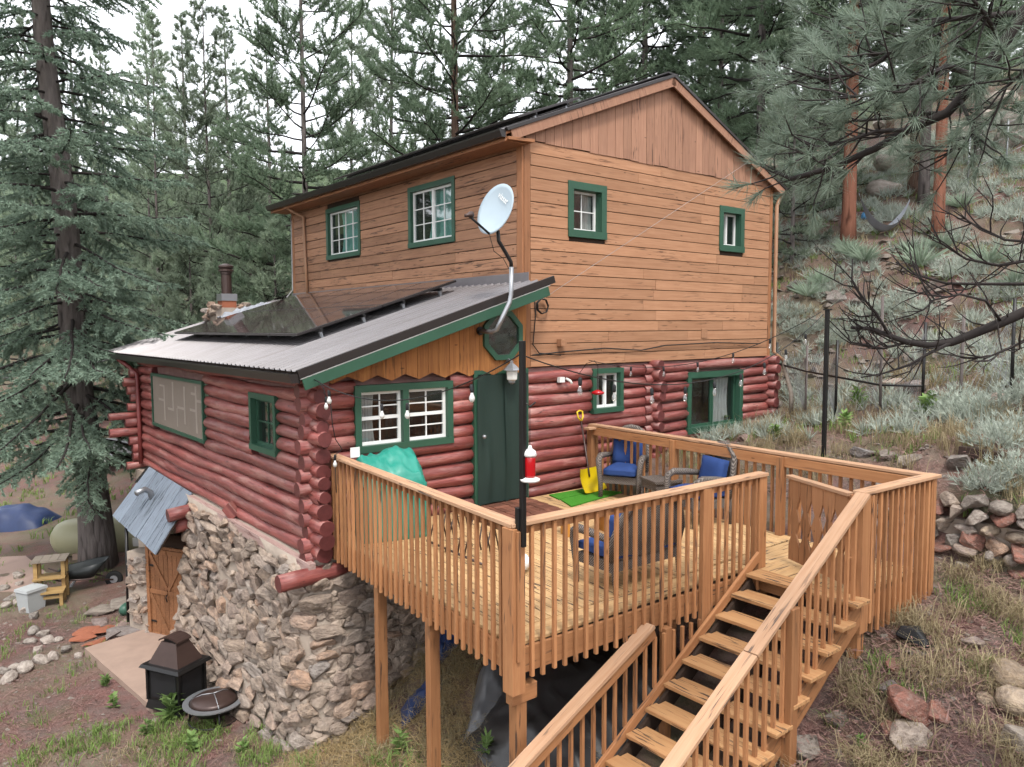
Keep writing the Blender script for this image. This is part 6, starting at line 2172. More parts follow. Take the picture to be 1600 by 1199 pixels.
loc('base', tap(-.38, .38, -.3, .3, 0, -.34, .34, -.27, .27, .14), M['black'], fp, FPM)
loc('firebox', boxes_geo([(-.33, .33, -.26, .26, .14, .68)]), M['black'], fp, FPM)
for sx in (-1, 1):
    for sy in (-1, 1):
        loc('corner_post', boxes_geo([(sx * .34 - .02, sx * .34 + .02, sy * .27 - .02, sy * .27 + .02, .14, .69)]), M['black'], fp, FPM)
for g in ((-.27, .27, -.268, -.26, .2, .62), (-.27, .27, .26, .268, .2, .62), (-.338, -.33, -.2, .2, .2, .62), (.33, .338, -.2, .2, .2, .62)):
    loc('mesh_panel', boxes_geo([g]), M['black_soft'], fp, FPM)
loc('top_plate', tap(-.43, .43, -.36, .36, .69, -.4, .4, -.33, .33, .74), M['black'], fp, FPM)
loc('hood', tap(-.32, .32, -.26, .26, .74, -.16, .16, -.13, .13, 1.08), M['brown_metal'], fp, FPM)
V, F = [], []
for i in range(9):
    t = i / 8 * 2 - 1
    for y in (-.15, .15):
        for dz in (0, .025): V.append((t * .2, y, 1.15 - .06 * t * t + dz))
for i in range(8):
    a = i * 4
    F += [(a, a + 4, a + 6, a + 2), (a + 1, a + 3, a + 7, a + 5), (a, a + 1, a + 5, a + 4), (a + 2, a + 6, a + 7, a + 3)]
F += [(0, 2, 3, 1), (32, 33, 35, 34)]
loc('hood_cap', (V, F), M['brown_metal'], fp, FPM)
loc('hood_neck', boxes_geo([(-.13, .13, -.1, .1, 1.08, 1.13)]), M['black'], fp, FPM)
# fire pit with a mesh lid
fpt = Vector((-4.66, 2.02, gz(-4.66, 2.02)))
FT = Matrix.Translation(fpt)
pt = thing('fire_pit', 'round black fire pit with a mesh lid beside the stone wall', 'fire pit', fpt)
loc('bowl', lathe_geo([(.12, .12), (.28, .2), (.38, .32), (.4, .34), (.36, .34), (.26, .24), (.1, .17)], 28), M['black'], pt, FT, True)
loc('rim', lathe_geo([(.38, .335), (.46, .345), (.46, .365), (.37, .365), (.37, .34)], 28), M['steel'], pt, FT)
loc('mesh_lid', lathe_geo([(.37, .36), (.3, .41), (.15, .45), (.02, .46)], 24), M['brown_metal'], pt, FT, True)
for a in (0.4, 2.5, 4.6):
    tube('lid_bar', [FT @ Vector((.36 * math.cos(a), .36 * math.sin(a), .375)), FT @ Vector((.18 * math.cos(a), .18 * math.sin(a), .452)), FT @ Vector((0, 0, .475))], .008, M['steel'], pt, 5)
    tube('leg', [FT @ Vector((.36 * math.cos(a), .36 * math.sin(a), .33)), FT @ Vector((.4 * math.cos(a), .4 * math.sin(a), -.03))], .016, M['black'], pt, 6)
tube('foot_ring', [FT @ Vector((.38 * math.cos(k * PI / 12), .38 * math.sin(k * PI / 12), .08)) for k in range(25)], .012, M['black'], pt, 5)

# stepped wooden stand
sp0 = at(82, 940)
SM = Matrix.Translation(sp0) @ Matrix.Rotation(math.radians(-18), 4, 'Z')
sd2 = thing('wooden_stand', 'small three tier wooden stand with a grey top', 'stand', M=SM)
def lb(name, x0, x1, y0, y1, z0, z1, mat, par, M0): return mk(name, *boxes_geo([(x0, x1, y0, y1, z0, z1)]), mat, par, M0)
for k in range(4):
    lb('top_board', -.36 + .18 * k + .004, -.36 + .18 * (k + 1) - .004, -.28, .3, .98, 1.01, M['grey_wood'], sd2, SM)
for sx in (-1, 1):
    lb('leg', sx * .28 - .04, sx * .28 + .04, .16, .24, 0, .98, M['pine_wood'], sd2, SM)
    lb('leg', sx * .28 - .04, sx * .28 + .04, -.2, -.12, 0, .98, M['pine_wood'], sd2, SM)
    lb('side_rail', sx * .28 - .03, sx * .28 + .03, -.12, .16, .86, .94, M['pine_wood'], sd2, SM)
    lb('side_rail', sx * .28 - .03, sx * .28 + .03, -.12, .16, .5, .57, M['pine_wood'], sd2, SM)
    lb('leg', sx * .28 - .035, sx * .28 + .035, -.55, -.48, 0, .33, M['pine_wood'], sd2, SM)
lb('shelf', -.33, .33, -.3, .2, .572, .6, M['pine_wood'], sd2, SM)
lb('step', -.34, .34, -.6, -.2, .33, .37, M['pine_wood'], sd2, SM)
lb('front_rail', -.24, .24, -.54, -.5, .2, .27, M['pine_wood'], sd2, SM)
# grey lidded bin
bp = at(50, 953)
BM2 = Matrix.Translation(bp) @ Matrix.Rotation(.5, 4, 'Z')
bi = thing('storage_bin', 'pale grey plastic bin standing before the wooden stand', 'bin', M=BM2)
loc('bin_body', tap(-.19, .19, -.17, .17, 0, -.23, .23, -.2, .2, .46), M['bin'], bi, BM2)
loc('bin_lid', tap(-.25, .25, -.22, .22, .461, -.24, .24, -.21, .21, .52), M['bin'], bi, BM2)
# wheelbarrow
wp = at(128, 922)
WM = Matrix.Translation(wp) @ Matrix.Rotation(math.radians(-25), 4, 'Z')
wb_ = thing('wheelbarrow', 'dark wheelbarrow parked against the spruce trunk', 'wheelbarrow', M=WM)
V = []
for z_, sx0, sx1, sy in ((.32, -.3, .3, .2), (.62, -.5, .62, .36), (.60, -.47, .59, .33), (.35, -.28, .28, .18)):
    n = 16
    for k in range(n):
        a = 2 * PI * k / n
        cx_, cy_ = math.cos(a), math.sin(a)
        q_ = (abs(cx_) ** 4 + abs(cy_) ** 4) ** -.25
        V.append(((sx0 + sx1) / 2 + cx_ * q_ * (sx1 - sx0) / 2, cy_ * q_ * sy, z_ + (.12 * cx_ if z_ > .5 else 0)))
F = [(l * 16 + k, l * 16 + (k + 1) % 16, (l + 1) * 16 + (k + 1) % 16, (l + 1) * 16 + k) for l in range(3) for k in range(16)] + [tuple(range(16))[::-1], tuple(48 + k for k in range(16))]
mk('tray', V, F, M['barrow'], wb_, WM, True)
for sy in (-1, 1):
    tube('handle', [WM @ Vector(p) for p in ((.72, sy * .06, .2), (.2, sy * .2, .3), (-.4, sy * .27, .33), (-.8, sy * .28, .5))], .02, M['brown_metal'], wb_, 7)
    tube('leg', [WM @ Vector(p) for p in ((-.25, sy * .24, .32), (-.38, sy * .25, .02), (-.3, sy * .25, 0), (-.1, sy * .22, .3))], .016, M['steel'], wb_, 6)
wl = mk('wheel', *lathe_geo([(.05, -.03), (.14, -.04), (.19, -.045), (.2, 0), (.19, .045), (.14, .04), (.05, .03)], 22), M['rubber'], wb_, WM @ Matrix.Translation((.72, 0, .2)) @ Matrix.Rotation(PI / 2, 4, 'X'), True)
mk('hub', *lathe_geo([(.09, -.048), (.1, 0), (.09, .048)], 12), M['steel'], wl, WM @ Matrix.Translation((.72, 0, .2)) @ Matrix.Rotation(PI / 2, 4, 'X'))
# propane tank
tx, ty = spot(166, 20.9)
tkz = gz(tx, ty) - .34
axd = Vector((.86, -.5, 0)).normalized()
TM = Matrix((axd, Vector((-axd.y, axd.x, 0)), ZV)).transposed().to_4x4(); TM.translation = (tx, ty, tkz + .72)
tkk = thing('propane_tank', 'long pale olive propane tank lying behind the spruce trunk', 'tank', (tx, ty, tkz))
prof = [(0.02, -1.65), (.2, -1.62), (.38, -1.5), (.48, -1.32), (.52, -1.1), (.52, 1.1), (.48, 1.32), (.38, 1.5), (.2, 1.62), (.02, 1.65)]
mk('tank_body', *lathe_geo(prof, 28), M['tank'], tkk, TM @ Matrix.Rotation(PI / 2, 4, 'Y'), True)
mk('valve_dome', *lathe_geo([(.24, .46), (.25, .62), (.21, .7), (.1, .74), (.02, .75)], 20), M['tank'], tkk, TM @ Matrix.Translation((.45, 0, 0)), True)
for x in (-.9, .9): mk('saddle', *boxes_geo([(x - .08, x + .08, -.42, .42, -.95, -.36)]), M['slab'], tkk, TM)
V, F = [], []
for i in range(7):
    a = -PI / 2 - .05 + .5 * (i / 6 - .5) - .1
    for x in (.62, 1.02): V.append((x, .524 * math.sin(a), .524 * math.cos(a) + .0))
for i in range(6): F.append((i * 2, i * 2 + 1, i * 2 + 3, i * 2 + 2))
mk('warning_label', V, F, M['white'], tkk, TM)
# blue tarp heap and trailer beyond the tree
bt = at(20, 835)
V, F = [], []
for i in range(19):
    for j in range(13):
        u, v = i / 18 * 2 - 1, j / 12 * 2 - 1
        hgt = 1.0 * max(0, (1 - abs(u) ** 2.5)) ** .6 * max(0, (1 - abs(v) ** 2.5)) ** .6
        V.append(bt + rgt * (u * 1.2 - .5) + Vector((.63, .78, 0)) * (v * .8 + 1.0) + ZV * (.7 * hgt + .12 * mnoise.noise((u * 3, v * 3, 0)) - .05))
for i in range(18):
    for j in range(12): F.append((i * 13 + j, (i + 1) * 13 + j, (i + 1) * 13 + j + 1, i * 13 + j + 1))
tag(mk('tarp_heap', V, F, M['tarp_blue'], smooth=True), 'heap under a blue tarp at the left edge behind the spruce', 'tarp')
tlp = at(178, 728)
TLM = Matrix.Translation(tlp) @ Matrix.Rotation(math.radians(-48), 4, 'Z')
tl_ = thing('utility_trailer', 'flat utility trailer parked beyond the log corner', 'trailer', M=TLM)
lb('bed', -1.9, 1.9, -.9, .9, .55, .68, M['brown_metal'], tl_, TLM)
for sy in (-1, 1):
    lb('side_rail', -1.9, 1.9, sy * .9 - .04, sy * .9 + .04, .68, 1.0, M['steel'], tl_, TLM)
    w_ = mk('wheel', *lathe_geo([(.05, -.08), (.24, -.1), (.33, -.09), (.35, 0), (.33, .09), (.24, .1), (.05, .08)], 22), M['rubber'], tl_, TLM @ Matrix.Translation((.3, sy * 1.02, .35)) @ Matrix.Rotation(PI / 2, 4, 'X'), True)
    mk('rim', *lathe_geo([(.18, -.105), (.19, 0), (.18, .105)], 14), M['white'], w_, TLM @ Matrix.Translation((.3, sy * 1.02, .35)) @ Matrix.Rotation(PI / 2, 4, 'X'))
    tube('fender', [TLM @ Vector((.3 + .48 * math.cos(a), sy * 1.05, .38 + .45 * math.sin(a))) for a in [PI * k / 10 for k in range(11)]], .05, M['steel'], tl_, 6)
tube('tongue', [TLM @ Vector((-1.9, 0, .55)), TLM @ Vector((-3.1, 0, .5))], .05, M['black'], tl_, 6)
cp = at(196, 715); cp += Vector((.63, .78, 0)) * 6; cp.z = gz(cp.x, cp.y)
CM = Matrix.Translation(cp) @ Matrix.Rotation(math.radians(-40), 4, 'Z')
cv = thing('covered_vehicle', 'pale covered vehicle beyond the trailer', 'vehicle', M=CM)
V, F = [], []
for i in range(17):
    for j in range(9):
        u, v = i / 16 * 2 - 1, j / 8 * PI
        hh = 1.45 * (1 - .25 * (u > .45) - .28 * (abs(u) > .8)) + .05 * math.sin(9 * u)
        V.append((u * 2.2, .95 * math.cos(v) * (1 if abs(math.cos(v)) > .6 else 1.15), max(.02, hh * min(1, 1.35 * math.sin(v)))))
for i in range(16):
    for j in range(8): F.append((i * 9 + j, (i + 1) * 9 + j, (i + 1) * 9 + j + 1, i * 9 + j + 1))
F += [tuple(range(9)), tuple(144 + k for k in range(9))[::-1]]
mk('vehicle_cover', V, F, M['bin'], cv, CM, True)

# stones laid along the bed edge
ry = random.Random(41)
bs = []
BORD = [rock_mesh('border_stone', 620 + i, M['pale_rock'], 13, 2.8, i % 2 == 0, .12) for i in range(6)]
for px, py, s in ((28, 906, .3), (7, 925, .24), (18, 938, .26), (10, 953, .22), (27, 948, .22), (40, 960, .24), (53, 971, .24), (52, 990, .27), (66, 998, .22), (76, 1006, .24), (92, 1004, .16), (47, 1006, .18),
                  (65, 1036, .26), (83, 1030, .24), (104, 1021, .24), (40, 1052, .26), (24, 1052, .22), (13, 1066, .26), (5, 1058, .2), (122, 1028, .16), (30, 918, .2), (60, 1020, .18)):
    p = at(px, py)
    bs.append(put('border_stone', BORD[ry.randrange(6)], None, rockM(p + ZV * s * .22, (s * ry.uniform(.55, .75), s * ry.uniform(.45, .6), s * .42), rnd=ry)))
label_row(bs, 'pale garden border stone, {} from the left along the planting bed', 'stone', 'stones edging the garden bed')
fl_ = []
for px, py, sx, sy, ro in ((137, 990, .3, .2, .2), (164, 990, .28, .18, .6), (134, 1001, .3, .17, -.2), (150, 1008, .3, .16, .3)):
    p = at(px, py)
    fl_.append(put('flagstone', rock_mesh('flagstone', 300 + px, M['brick'], 14, 3.5), None, rockM(p + ZV * .05, (sx, sy, .05), ro, .1, ry)))
label_row(fl_, 'flat rust red flagstone beside the slab, {} from the left of the pile', 'stone', 'red flagstones beside the slab')
gf = []
for px, py, sx, sy in ((155, 979, .3, .18), (188, 982, .3, .2), (200, 944, .45, .35), (166, 957, .45, .3), (198, 990, .4, .2), (180, 1000, .2, .13)):
    p = at(px, py)
    gf.append(put('flagstone', rock_mesh('flagstone', 340 + px, M['rock'], 14, 3.5), None, rockM(p + ZV * .05, (sx, sy, .06), None, .1, ry)))
label_row(gf, 'flat grey flagstone near the cellar door, {} from the left', 'stone', 'grey flagstones by the cellar door')
p = at(198, 963)
tag(put('rubbish_bag', rock_mesh('rubbish_bag', 371, m_plain('green_bag', (.05, .13, .09), .4, .4), 22, 2.2, True), None, rockM(p + ZV * .12, (.2, .16, .15), rnd=ry)), 'small dark green bag by the awning post', 'bag')

# ================================================================== UNDER THE DECK
def drape(name, pts, mat, amp, fx=0.0, nu=40, nv=30, thick=.0, seed=0, freq=3.0, parent=None):
    a, b, c, d = [Vector(p) for p in pts]
    V, F = [], []
    for i in range(nu + 1):
        for j in range(nv + 1):
            u, v = i / nu, j / nv
            p = a.lerp(b, u).lerp(d.lerp(c, u), v)
            n1 = mnoise.noise((p.x * freq, p.y * freq, seed)); n2 = 1 - abs(mnoise.noise((p.x * freq * 1.7 + 9, p.y * freq * .8, seed)))
            p.z = gz(p.x, p.y) + .03 + amp * (.7 + .6 * n1 + .55 * n2 ** 4) * min(1, 6 * min(u, 1 - u, v, 1 - v) + .15) + fx * math.sin(PI * u) * math.sin(PI * v)
            V.append(p)
    for i in range(nu):
        for j in range(nv): F.append((i * (nv + 1) + j, (i + 1) * (nv + 1) + j, (i + 1) * (nv + 1) + j + 1, i * (nv + 1) + j + 1))
    return mk(name, V, F, mat, parent, smooth=True)


tag(drape('plastic_sheet', [(-3.6, -4.6, 0), (-1.0, -4.4, 0), (-.6, -2.0, 0), (-3.2, -2.6, 0)], M['tarp_black'], .1, .3, 60, 50, seed=2, freq=2.2), 'crumpled black plastic sheet heaped on the ground under the deck', 'tarp')
tag(drape('plastic_sheet', [(-3.25, -2.75, 0), (-2.7, -2.95, 0), (-2.0, -2.0, 0), (-2.35, -1.85, 0)], M['tarp_dark'], .12, .25, 24, 16, seed=5), 'dark grey flap of plastic sheet at the edge of the black heap', 'tarp')
tag(drape('blue_tarp', [(-2.6, -1.0, 0), (-2.1, -1.0, 0), (-1.5, -.5, 0), (-2.2, -.45, 0)], M['tarp_blue'], .14, .1, 20, 16, seed=7, freq=5), 'scrap of blue tarp against the shaded foot of the stone wall', 'tarp')
tag(drape('blue_tarp', [(-3.35, -1.5, 0), (-2.7, -1.5, 0), (-2.5, -1.15, 0), (-3.1, -1.05, 0)], M['tarp_blue'], .1, .05, 20, 14, seed=9, freq=5), 'small bunched blue tarp on the straw between the deck posts', 'tarp')

# ================================================================== DRY STONE WALL AND HILLSIDE
rw = thing('dry_stone_wall', 'low dry stone retaining wall of rounded rocks right of the landing', 'wall', (1.95, -7, -.1))
bk = mk('wall_core', *boxes_geo([(2.08, 2.35, -10, -5.05, -.4, .45)]), M['mortar'], rw)
rwr = random.Random(51)
zc = -.14
STW = [rock_mesh('stone', 400 + i, M[('rock', 'stone', 'pale_rock', 'red_rock', 'brown_rock', 'pale_rock')[i % 6]], 13, 2.9, i % 4 == 0, .12) for i in range(12)]
while zc < .62:
    h = rwr.uniform(.13, .2)
    y = -4.95 - rwr.uniform(0, .2)
    while y > -9.3:
        w_ = rwr.uniform(.19, .36)
        x = 2.0 + .12 * (zc + .14) + rwr.uniform(-.04, .04)
        put('stone', STW[rwr.randrange(12)], rw, Matrix.Translation((x, y - w_ / 2, zc + h / 2 + rwr.uniform(-.03, .03))) @ Matrix.Rotation(rwr.uniform(-.4, .4), 4, 'X') @ Matrix.Rotation(rwr.uniform(-.3, .3), 4, 'Z') @ Matrix.Diagonal((rwr.uniform(.14, .2), w_ * .55, h * .58, 1)))
        y -= w_ * .97
    zc += h * .92

# named rocks
rk = []
for px, py, s, kind in ((1420, 1135, .2, 'red'), (1397, 1150, .09, 'red'), (1465, 1130, .1, 'red'), (1575, 1072, .15, 'tan'), (1598, 1105, .17, 'tan'), (1540, 1110, .07, 'tan'), (1425, 1020, .14, 'black'), (1392, 1090, .09, 'grey'), (1420, 1175, .15, 'grey'),
                    (1260, 1185, .12, 'grey'), (1600, 1190, .14, 'grey'), (1520, 1010, .09, 'grey'), (1250, 1200, .1, 'grey'), (1395, 1060, .07, 'red'), (1305, 1140, .09, 'grey'), (1598, 1135, .06, 'red')):
    p = at(px, min(py, 1190))
    s *= 1.25
    me_ = {'red': M['red_rock'], 'tan': M['brown_rock'], 'black': M['black_soft'], 'grey': M['rock']}[kind]
    g = rock_mesh('rock', 500 + px, me_, 16, 2.4, kind == 'tan')
    rk.append((kind, put('rock', g, None, rockM(p + ZV * s * .35, (s * 1.25, s, s * .75), None, .3, ry))))
for kind, txt in (('red', 'angular red rock on the slope below the landing, {} of its kind from the left'), ('tan', 'smooth tan boulder low at the right edge, {} from the left'), ('black', 'black plastic wrapped lump in the grass beside the landing post, {} from the left'), ('grey', 'grey rock in the dry grass near the stair foot, {} from the left')):
    label_row([o for k_, o in rk if k_ == kind], txt, 'rock', kind + ' rocks on the near slope')
hr = []
for px, py, s in ((1285, 255, .5), (1400, 265, 1.0), (1385, 300, .6), (1560, 165, .9), (1595, 205, 1.3), (1575, 232, .9), (1490, 215, .8), (1245, 450, .3), (1310, 475, .35), (1340, 480, .25), (1540, 190, .7), (1380, 200, .7),
                  (1400, 605, .32), (1430, 612, .36), (1375, 612, .25), (1462, 620, .2), (1230, 690, .2), (1350, 712, .22), (1390, 720, .25), (1420, 725, .2), (1500, 740, .3), (1545, 755, .28), (1120, 680, .18), (1165, 690, .2), (1190, 700, .17), (1210, 640, .25), (1560, 640, .3)):
    p = hit(px, py)
    if p is None: continue
    g = (ROUND if s > .5 else HROCK)[ry.randrange(6)]
    hr.append(put('rock', g, None, rockM(p + ZV * s * .15, (s * ry.uniform(.8, 1.1), s * ry.uniform(.6, .9), s * ry.uniform(.4, .6)), None, .25, ry)))
label_row(hr, 'weathered rock on the hillside, {} from the left', 'rock', 'rocks on the hillside')
# timber edging
a, b = at(1500, 722), at(1572, 735)
tag(beam('landscape_timber', a + ZV * .08, b + ZV * .08, .14, .14, M['brown_metal']), 'dark landscape timber lying on the terrace', 'timber')

# wire fence
fe = thing('wire_fence', 'sagging wire mesh fence on thin posts across the slope behind the deck', 'fence', at(1215, 640))
fps = [at(x, y) for x, y in ((1214, 640), (1258, 655), (1305, 660), (1375, 655), (1440, 645), (1500, 640), (1580, 625))]
for k, p in enumerate(fps):
    tube('post', [p - ZV * .2, p + ZV * (1.55 if k != 3 else 2.2) + Vector((ry.uniform(-.06, .06), 0, 0))], .028, M['bark'] if k % 2 else M['black'], fe, 6)
V, F = [], []
for a, b in zip(fps, fps[1:]):
    L = (b - a).length
    n = int(L / .11)
    for k in range(n):
        for sgn in (0, 1):
            t0, t1 = k / n, min(1, k / n + 1.25 / L)
            p0, p1 = a.lerp(b, t0), a.lerp(b, t1)
            tube_geo([p0 + ZV * (.1 if sgn else 1.35), p1 + ZV * (1.35 if sgn else .1)], .0035, 3, False, V, F)
mk('wire_mesh', V, F, M['steel'], fe)['kind'] = 'stuff'
tube('top_rail', [fps[0] + ZV * 1.05, fps[1] + ZV * 1.0, fps[2] + ZV * .85, fps[3] + ZV * .6, fps[4] + ZV * .45], .022, M['black'], fe, 6)
# leaning dead stake and corrugated drain at the house corner
dp = at(1236, 655)
tag(tube('drain_pipe', [dp + ZV * .1, dp + Vector((.02, .02, .55)), (7.5, -.3, 2.05)], .05, M['grey_wood'], None, 8), 'flexible grey drain pipe hanging from the house corner downspout', 'pipe')

# hill fence, hammock
hf = thing('hill_fence', 'thin steel posts of a fence up on the bare slope', 'fence', hit(1512, 290))
prev = None
for px, py in ((1512, 296), (1572, 268), (1640, 235)):
    p = hit(px, py)
    if p is None: continue
    tube('post', [p - ZV * .2, p + ZV * 1.5], .03, M['steel'], hf, 5)
    if prev is not None:
        for z_ in (.5, 1.0, 1.4): tube('wire', [prev + ZV * z_, p + ZV * z_], .008, M['steel'], hf, 3)
    prev = p
ha, hb_ = hit(1340, 378), hit(1420, 365)
ha = ha + ZV * 1.3; hb_ = hb_ + ZV * .9
hm_ = thing('hammock', 'pale grey cloth hammock sagging between the hillside pines', 'hammock', ha)
V, F = [], []
for i in range(21):
    t = i / 20
    for j in range(7):
        s = j / 6 - .5
        p = ha.lerp(hb_, t) - ZV * (.85 * 4 * t * (1 - t)) + Vector((.4, .5, 0)) * (s * .9 * math.sin(PI * t)) - ZV * (.35 * (.25 - s * s) * math.sin(PI * t)) + ZV * .03 * math.sin(7 * t + 5 * s)
        V.append(p)
for i in range(20):
    for j in range(6): F.append((i * 7 + j, (i + 1) * 7 + j, (i + 1) * 7 + j + 1, i * 7 + j + 1))
mk('hammock_cloth', V, F, M['tarp_grey'], hm_, smooth=True)
pc = hit(1352, 345)
tag(put('blue_container', rock_mesh('blue_container', 611, m_plain('blue_plastic', (.1, .3, .55), .4), 20, 4, True), None, rockM(pc + ZV * .12, (.14, .1, .14), rnd=ry)), 'small bright blue container behind the hammock', 'container')

# ================================================================== PLANTS
RP = np.random.default_rng(5)


def diamond(P, D, L, w, rg=RP, flat=.6):
    """leaf: two triangles, P base, D direction"""
    P = np.asarray(P, float); D = unit(np.asarray(D, float))
    s = unit(np.cross(D, np.c_[rg.normal(size=(len(P), 2)) * flat, np.ones(len(P))])) * np.asarray(w).reshape(-1, 1) / 2
    L = np.asarray(L).reshape(-1, 1)
    m_ = P + D * L * .45
    t = P + D * L + np.array([0, 0, -.12]) * L
    return np.concatenate([np.stack([P, m_ - s, t], 1), np.stack([P, t, m_ + s], 1)], 0)


def yucca(p, h, label, n=110, mat='yucca', cat='yucca', name='yucca', w=.02, up=.35, group='yuccas on the hillside'):
    az = RP.uniform(0, 2 * np.pi, n); el = np.arccos(RP.uniform(0, 1, n)) * .95
    D = np.c_[np.sin(el) * np.cos(az), np.sin(el) * np.sin(az), np.cos(el) + up]
    P0 = np.tile(np.array([0, 0, .03]), (n, 1)) + D * .03
    T = diamond(P0, D, h * RP.uniform(.6, 1.1, n), np.full(n, w))
    o = trimesh(name, T, M[mat], None, Matrix.Translation(p))
    tag(o, label, cat, group)
    return o


yl = []
for px, py, h in ((1262, 468, .7), (1282, 452, .6), (1330, 405, .6), (1350, 412, .7), (1438, 420, .95), (1472, 395, .6), (1420, 400, .5), (1500, 330, .6), (1545, 420, .7), (1320, 395, .5), (1468, 372, .5), (1585, 455, .6)):
    p = hit(px, py)
    if p is not None: yl.append(yucca(p, h, '', 120))
label_row(yl, 'spiky grey green yucca on the slope, {} from the left', 'yucca', 'yuccas on the hillside')
sl__ = []
for px, py, h in ((1405, 495, .8), (1375, 500, .6), (1440, 505, .7), (1500, 640, .55), (1545, 650, .5), (1585, 600, .6), (1510, 660, .5), (1590, 690, .6), (1560, 712, .5), (1595, 760, .5), (1560, 480, .7), (1290, 520, .6), (1250, 530, .6), (1330, 530, .6), (1310, 545, .55), (1500, 440, .8), (1590, 520, .6), (1540, 780, .45), (1245, 500, .6), (1600, 640, .6)):
    p = hit(px, py)
    if p is None: continue
    n = 260
    az = RP.uniform(0, 2 * np.pi, n); el = np.arccos(RP.uniform(.15, 1, n))
    D = np.c_[np.sin(el) * np.cos(az), np.sin(el) * np.sin(az), np.cos(el)]
    T1 = needles(D * h * RP.uniform(.25, .95, (n, 1)) * np.array([1, 1, .8]), D + np.array([0, 0, .6]), 5, .13, .014, .4, RP)
    sl__.append(trimesh('sagebrush', T1, M['sage'], None, Matrix.Translation(p)))
label_row(sl__, 'silvery sagebrush clump on the slope, {} from the left', 'shrub', 'sagebrush clumps')


def weed(px, py, h, n, lw, label, name='leafy_weed', mat='weed'):
    p = at(px, py)
    az = RP.uniform(0, 2 * np.pi, n); zz_ = RP.uniform(0, .75, n) ** 1.3
    base = np.c_[np.zeros(n), np.zeros(n), zz_ * h]
    el = RP.uniform(.25, 1.0, n)
    D = np.c_[np.cos(az) * np.cos(el), np.sin(az) * np.cos(el), np.sin(el)]
    L = h * RP.uniform(.35, .65, n) * (1 - .5 * zz_)
    T = diamond(base, D, L, lw * RP.uniform(.7, 1.2, n))
    tag(trimesh(name, T, M[mat], None, Matrix.Translation(p)), label, 'weed', 'leafy green weeds')


weed(268, 1128, .62, 70, .07, 'tall bright green leafy weed in front of the fire pit')
weed(300, 1180, .35, 46, .06, 'rosette of bright green leaves at the bottom left of the stone corner')
weed(165, 1075, .3, 40, .05, 'small green weed at the edge of the slab')
weed(178, 1108, .3, 40, .05, 'small green weed below the slab corner')
weed(230, 1150, .32, 44, .05, 'green weed in the grass left of the tall weed')
weed(380, 1188, .32, 44, .05, 'green weed near the foot of the stone corner')
weed(625, 1180, .4, 50, .04, 'feathery weed between the deck posts')
weed(760, 1192, .35, 40, .05, 'small green plant at the foot of the corner post')
weed(1345, 1178, .2, 36, .03, 'fresh green weed left of the red rock')
weed(1450, 650, .5, 60, .09, 'bright green leafy plant on the terrace below the fence')
weed(1340, 640, .55, 70, .08, 'leafy plant beside the black post')
weed(1320, 675, .45, 60, .07, 'leafy plant in front of the fence rail')
weed(1130, 672, .4, 60, .06, 'leafy plant beneath the large hillside window')
weed(1210, 690, .4, 60, .06, 'leafy plant by the log corner at the slope')
weed(1245, 1060, .22, 30, .05, 'green vine leaf sprouting beside the stair post')

# ---- grass and litter nobody could count
def scatter(n, x0, x1, y0, y1, keep):
    P = np.c_[RP.uniform(x0, x1, n), RP.uniform(y0, y1, n)]
    P = P[keep(P[:, 0], P[:, 1])]
    return np.c_[P, gza(P[:, 0], P[:, 1])]


def clumps(x, y, f=1.0, s=0.0): return np.sin(f * 2.1 * x + s) * np.sin(f * 1.7 * y + 1 + s) + .6 * np.sin(f * 4.7 * x - f * 3.1 * y + s)


inhouse = lambda x, y: ((x > -4.1) & (x < 7.5) & (y > -.3) & (y < 9.6))
ondeck = lambda x, y: ((x > -4.2) & (x < 1.3) & (y > -6.0) & (y < 0))
onslab = lambda x, y: ((x > -5.5) & (x < -3.9) & (y > 3.1) & (y < 6.6))
free = lambda x, y: ~inhouse(x, y) & ~onslab(x, y)
# green grass, lower left
P = scatter(2600, -9, -3.6, -3.5, 3.2, lambda x, y: free(x, y) & (clumps(x, y, 1.3) > -.2) & (x < -3.3))
T = [blades(P, 9, .17 * RP.uniform(.6, 1.4, len(P)), .012, .7, RP)]
P = scatter(1500, -11, -4.2, 3, 14, lambda x, y: free(x, y) & (clumps(x, y, 1.1, 2) > .35))
T.append(blades(P, 8, .14 * RP.uniform(.6, 1.3, len(P)), .012, .7, RP))
P = scatter(900, -2.6, 1.9, -9, -6.2, lambda x, y: clumps(x, y, 1.5, 1) > .5)
T.append(blades(P, 9, .16, .009, .8, RP))
P = scatter(5200, 2, 22, -9.5, 8, lambda x, y: free(x, y) & (clumps(x, y, .9, 4) > .3))
T.append(blades(P, 8, .2, .014, .7, RP))
P = scatter(5000, -30, 20, 13, 45, lambda x, y: clumps(x, y, .6, 4) > -.2)
T.append(blades(P, 6, .3, .03, .6, RP))
tag(trimesh('grass', np.concatenate(T), M['grass']), 'short green grass growing in patches over the ground', 'grass', kind='stuff')
